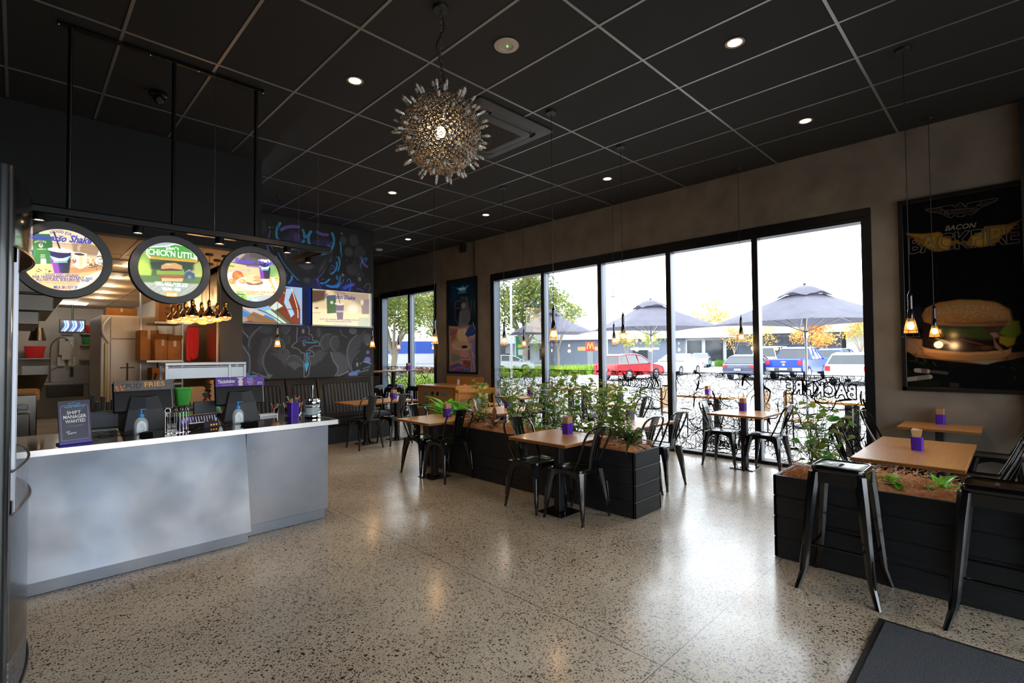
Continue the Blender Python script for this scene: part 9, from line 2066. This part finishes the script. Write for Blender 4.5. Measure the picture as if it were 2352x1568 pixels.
# ---- grasses
def grass(poly, n, hgt, cols, label, seed, name='ornamental_grass'):
    rnd = random.Random(seed); f = MB(); (ax_, ay), (bx, by), (cx, cy), (dx, dy) = poly
    for i in range(n):
        u, v = rnd.random(), rnd.random(); x = (ax_*(1-u)+bx*u)*(1-v)+(dx*(1-u)+cx*u)*v; y = (ay*(1-u)+by*u)*(1-v)+(dy*(1-u)+cy*u)*v; cxx = round(x/1.3)*1.3; cyy = round(y/1.3)*1.3; x = x*.6+cxx*.4; y = y*.6+cyy*.4; h_ = hgt*rnd.uniform(.5, 1)*(1.15-.5*min(1, math.hypot(x-cxx, y-cyy))); a = rnd.uniform(0, 6.28); l = rnd.uniform(.1, .5)*h_; w = .03
        b = f.vadd([(x-w*math.sin(a), y+w*math.cos(a), G0), (x+w*math.sin(a), y-w*math.cos(a), G0), (x+l*math.cos(a)+w*.6*math.sin(a), y+l*math.sin(a), G0+h_), (x+l*math.cos(a), y+l*math.sin(a), G0+h_)]); f.face((b, b+1, b+2, b+3), rnd.randrange(len(cols)))
    o = f.obj(name, [mat('grass_'+c, c, .6, sub=.3) for c in cols], None, fix=False); tag(o, label, 'grass', None, 'stuff')
grass([(22.5, 24.5), (32.5, 23.3), (38.5, 27.0), (24, 30.2)], 5200, .75, ['80a01c', '5c7c1c', '94a82c', '4c6c1c'], 'strip of bright lime grass in front of the white cars', 1)
grass([(57.5, 22.6), (59, 22.0), (60, 24.6), (58, 25.8)], 1200, .8, ['6aa028', '80b030'], 'small green planting beyond the kerb right of the white sedan', 2)
grass([(11.5, 17.5), (13, 17.0), (14, 19.5), (12, 20)], 700, .9, ['8aa838', 'a0b848'], 'pale grass clump outside the small far window', 3)
grass([(24, 36), (28, 34.5), (30, 38), (25, 40)], 900, .6, ['8a4a3c', '6a5a34'], 'low russet hedge seen in the small far window', 4, 'hedge')
# ---- buildings
def bld(name, x, y, rz, label): return thing(name, label, 'building', (x, y, G0), R(rz))
def B(t, nm, m_, *b): return MB().box(*b).obj(nm, m_, t)
M_bw = mat('fascia_white', 'c8c8ca', .7); M_bg = mat('shop_grey', '626a78', .7); M_shop = mat('shop_glass', '2c3238', .1); M_shopf = mat('shop_frame', '3a4450', .5)
t = bld('shop_building', 57, 31.5, -61, 'long low building with grey wall and white fascia behind the parked sedan')
B(t, 'wall', M_bg, -15, 3, 0, 8, 0, 3.4); B(t, 'fascia', M_bw, -15.5, 12, -.8, 9, 3.4, 4.4); B(t, 'wall', M_bw, 3, 12, .4, 8, 0, 3.4); q = MB(); q.loft([[(-15.5, -.8, 4.4), (12, -.8, 4.4), (12, 9, 4.4), (-15.5, 9, 4.4)], [(-15.5, 3, 5.4), (12, 3, 5.4), (12, 8, 5.4), (-15.5, 8, 5.4)]]); q.obj('roof', mat('roof_pale', 'a8b0b8', .6), t)
for x0, x1, z0, z1 in ((3.3, 5.0, .6, 3.1), (5.4, 7.4, .6, 3.1), (7.8, 9.4, .6, 3.1), (9.8, 11.5, .6, 3.1)): w_ = B(t, 'shop_window', M_shop, x0, x1, .30, .42, z0, z1); B(w_, 'window_frame', M_bw, x0-.12, x0, .25, .42, 0, 3.3)
w_ = B(t, 'roller_door', M_shop, -3.2, -1.4, -.06, .05, 0, 2.0); B(w_, 'door_frame', M_bw, -3.5, 0, -.09, -.0, 2.0, 2.3); B(t, 'long_window', mat('warm_pane', 'c89a60', .4), -10.2, -7.6, -.05, .02, 2.0, 2.5)
t = bld('glass_shop', 57, 13.2, -77, 'wide glazed shopfront with a pale canopy behind the blue truck')
B(t, 'canopy', mat('canopy_grey', '9aa2a4', .7), -9, 14, -1.2, 8, 3.5, 4.5); B(t, 'shop_interior', M_shop, -8.5, 14, 2, 8, 0, 3.5); B(t, 'red_display', mat('display_red', '8a1820', .6), -4, .5, 1.6, 1.9, .8, 3.0); B(t, 'shop_wall', mat('pale_panel', 'a8a6a4', .7), 1.5, 4.0, .4, 2, 0, 3.5)
for x in (-8.4, -5.6, -3.4, -1.2, 1.0, 4.4, 6.2, 8.8, 11.4): B(t, 'mullion', M_shopf, x, x+.14, .3, .5, 0, 3.5)
B(t, 'shop_glazing', mat('shopfront_glass', '5a6470', .05, alpha=.45), -8.4, 1.0, .4, .42, 0, 3.5); B(t, 'transom', M_shopf, -8.4, 1, .3, .5, 2.3, 2.45)

t = bld('white_building', 61, 60, -49, 'white restaurant building with flat canopy behind the dark pickup')
B(t, 'wall', mat('wall_pale', 'bcc2c6', .7), -13, 9, 2, 12, 0, 3.4); B(t, 'canopy', M_bw, -9, 12, -1, 12, 3.4, 5.6)
for x in (-6, -3.8, .5, 3.5): B(t, 'window_panel', M_shop, x, x+1.3, 1.9, 2.02, .6, 3.0)
for x in (-8, -1.5, 5.5): B(t, 'column', mat('post_steel', '7a828a', .5), x, x+.3, -.6, -.3, 0, 3.4)
t = bld('blue_building', 52, 76, -28, 'blue-banded building beyond the trees in the small far window'); B(t, 'wall', mat('blue_band', '2c50a8', .6), -16, 14, 0, 8, 1.9, 4.1); B(t, 'base_wall', M_bw, -16, 14, .1, 8, 0, 1.9); B(t, 'sign_panel', M_bw, 2, 5.5, -.1, 0, 2.6, 3.4)
# ---- street furniture
t = thing('restaurant_sign', 'red roadside sign with a yellow M on a grey post', 'sign', (46.3, 34.2, G0), R(-47)); MB().bbox(-.5, .5, -.2, .2, 1.95, 2.9, .03).obj('sign_box', mat('sign_red', 'd01c14', .4), t); MB().box(-.3, .3, -.1, .1, 0, 1.95).obj('sign_post', mat('post_grey', '6a6e70', .5), t)
w = MB()
for s_ in (-1, 1): w.tube(catmull([(s_*.34, -.215, 2.12), (s_*.30, -.215, 2.5), (s_*.19, -.215, 2.76), (s_*.07, -.215, 2.5), (0, -.215, 2.2)], 6), .045, 6)
w.obj('sign_emblem', mat('emblem_yellow', 'ffc020', .4, emit=(1, .6, .05), es=.3), t, True)
t = thing('petrol_sign', 'tall green and white roadside price sign below the big tree', 'sign', (44.0, 42.9, G0), R(-46)); MB().bbox(-.6, .6, -.1, .1, 1.2, 3.85, .03).obj('sign_panel', mat('sign_green', '1c8a60', .4), t); MB().box(-.35, .35, -.12, -.1, 1.5, 2.2).obj('price_panel', M_bw, t); MB().box(-.4, .3, -.12, -.1, 2.4, 2.8).obj('price_strip', mat('strip_yellow', 'c8c040', .5), t); MB().box(-.75, -.6, -.12, .1, 0, 3.8).obj('sign_edge', M_bw, t); MB().box(-.5, .5, -.08, .08, 0, 1.2).obj('sign_base', M_bg, t)
t = thing('power_pole', 'power pole with crossarm and grey transformer above the third pane', 'pole', (46.5, 32.1, G0)); MB().cyl((0, 0, 0), (0, 0, 11.5), .16, .11, 10).obj('pole', mat('pole_wood', '9a948c', .8), t)
for z in (10.6, 9.2): MB().box(-.9, .9, -.06, .06, z, z+.12).obj('crossarm', mat('pole_wood', ''), t, rot=(0, 0, R(-40)))
MB().bbox(.35, 1.25, -.75, -.1, 7.9, 9.0, .06).obj('transformer', mat('transformer_grey', 'a0a4a8', .5), t)
for i, (x, y) in enumerate(((15.4, 15.6), (17.5, 36.0))): tag(MB().cyl((x, y, G0), (x, y, 5.2), .05, n=8).obj('flag_pole', mat('pole_white', 'c8c8c8', .5)), ('white post at the left edge of the tall window', 'white post in the small far window')[i], 'pole')
# external return of the building above/around the windows
struct(MB().box(WT, WT+.12, -3.7, 1.1, 0, 4.2).obj('wall_outer', M_out)); struct(MB().box(WT, WT+.12, 1.1, 14.6, 3.35, 4.2).obj('wall_outer', M_out))
struct(MB().box(-3.2, 7.7, -3.7, 18.2, 4.22, 4.35).obj('roof_slab', M_out))
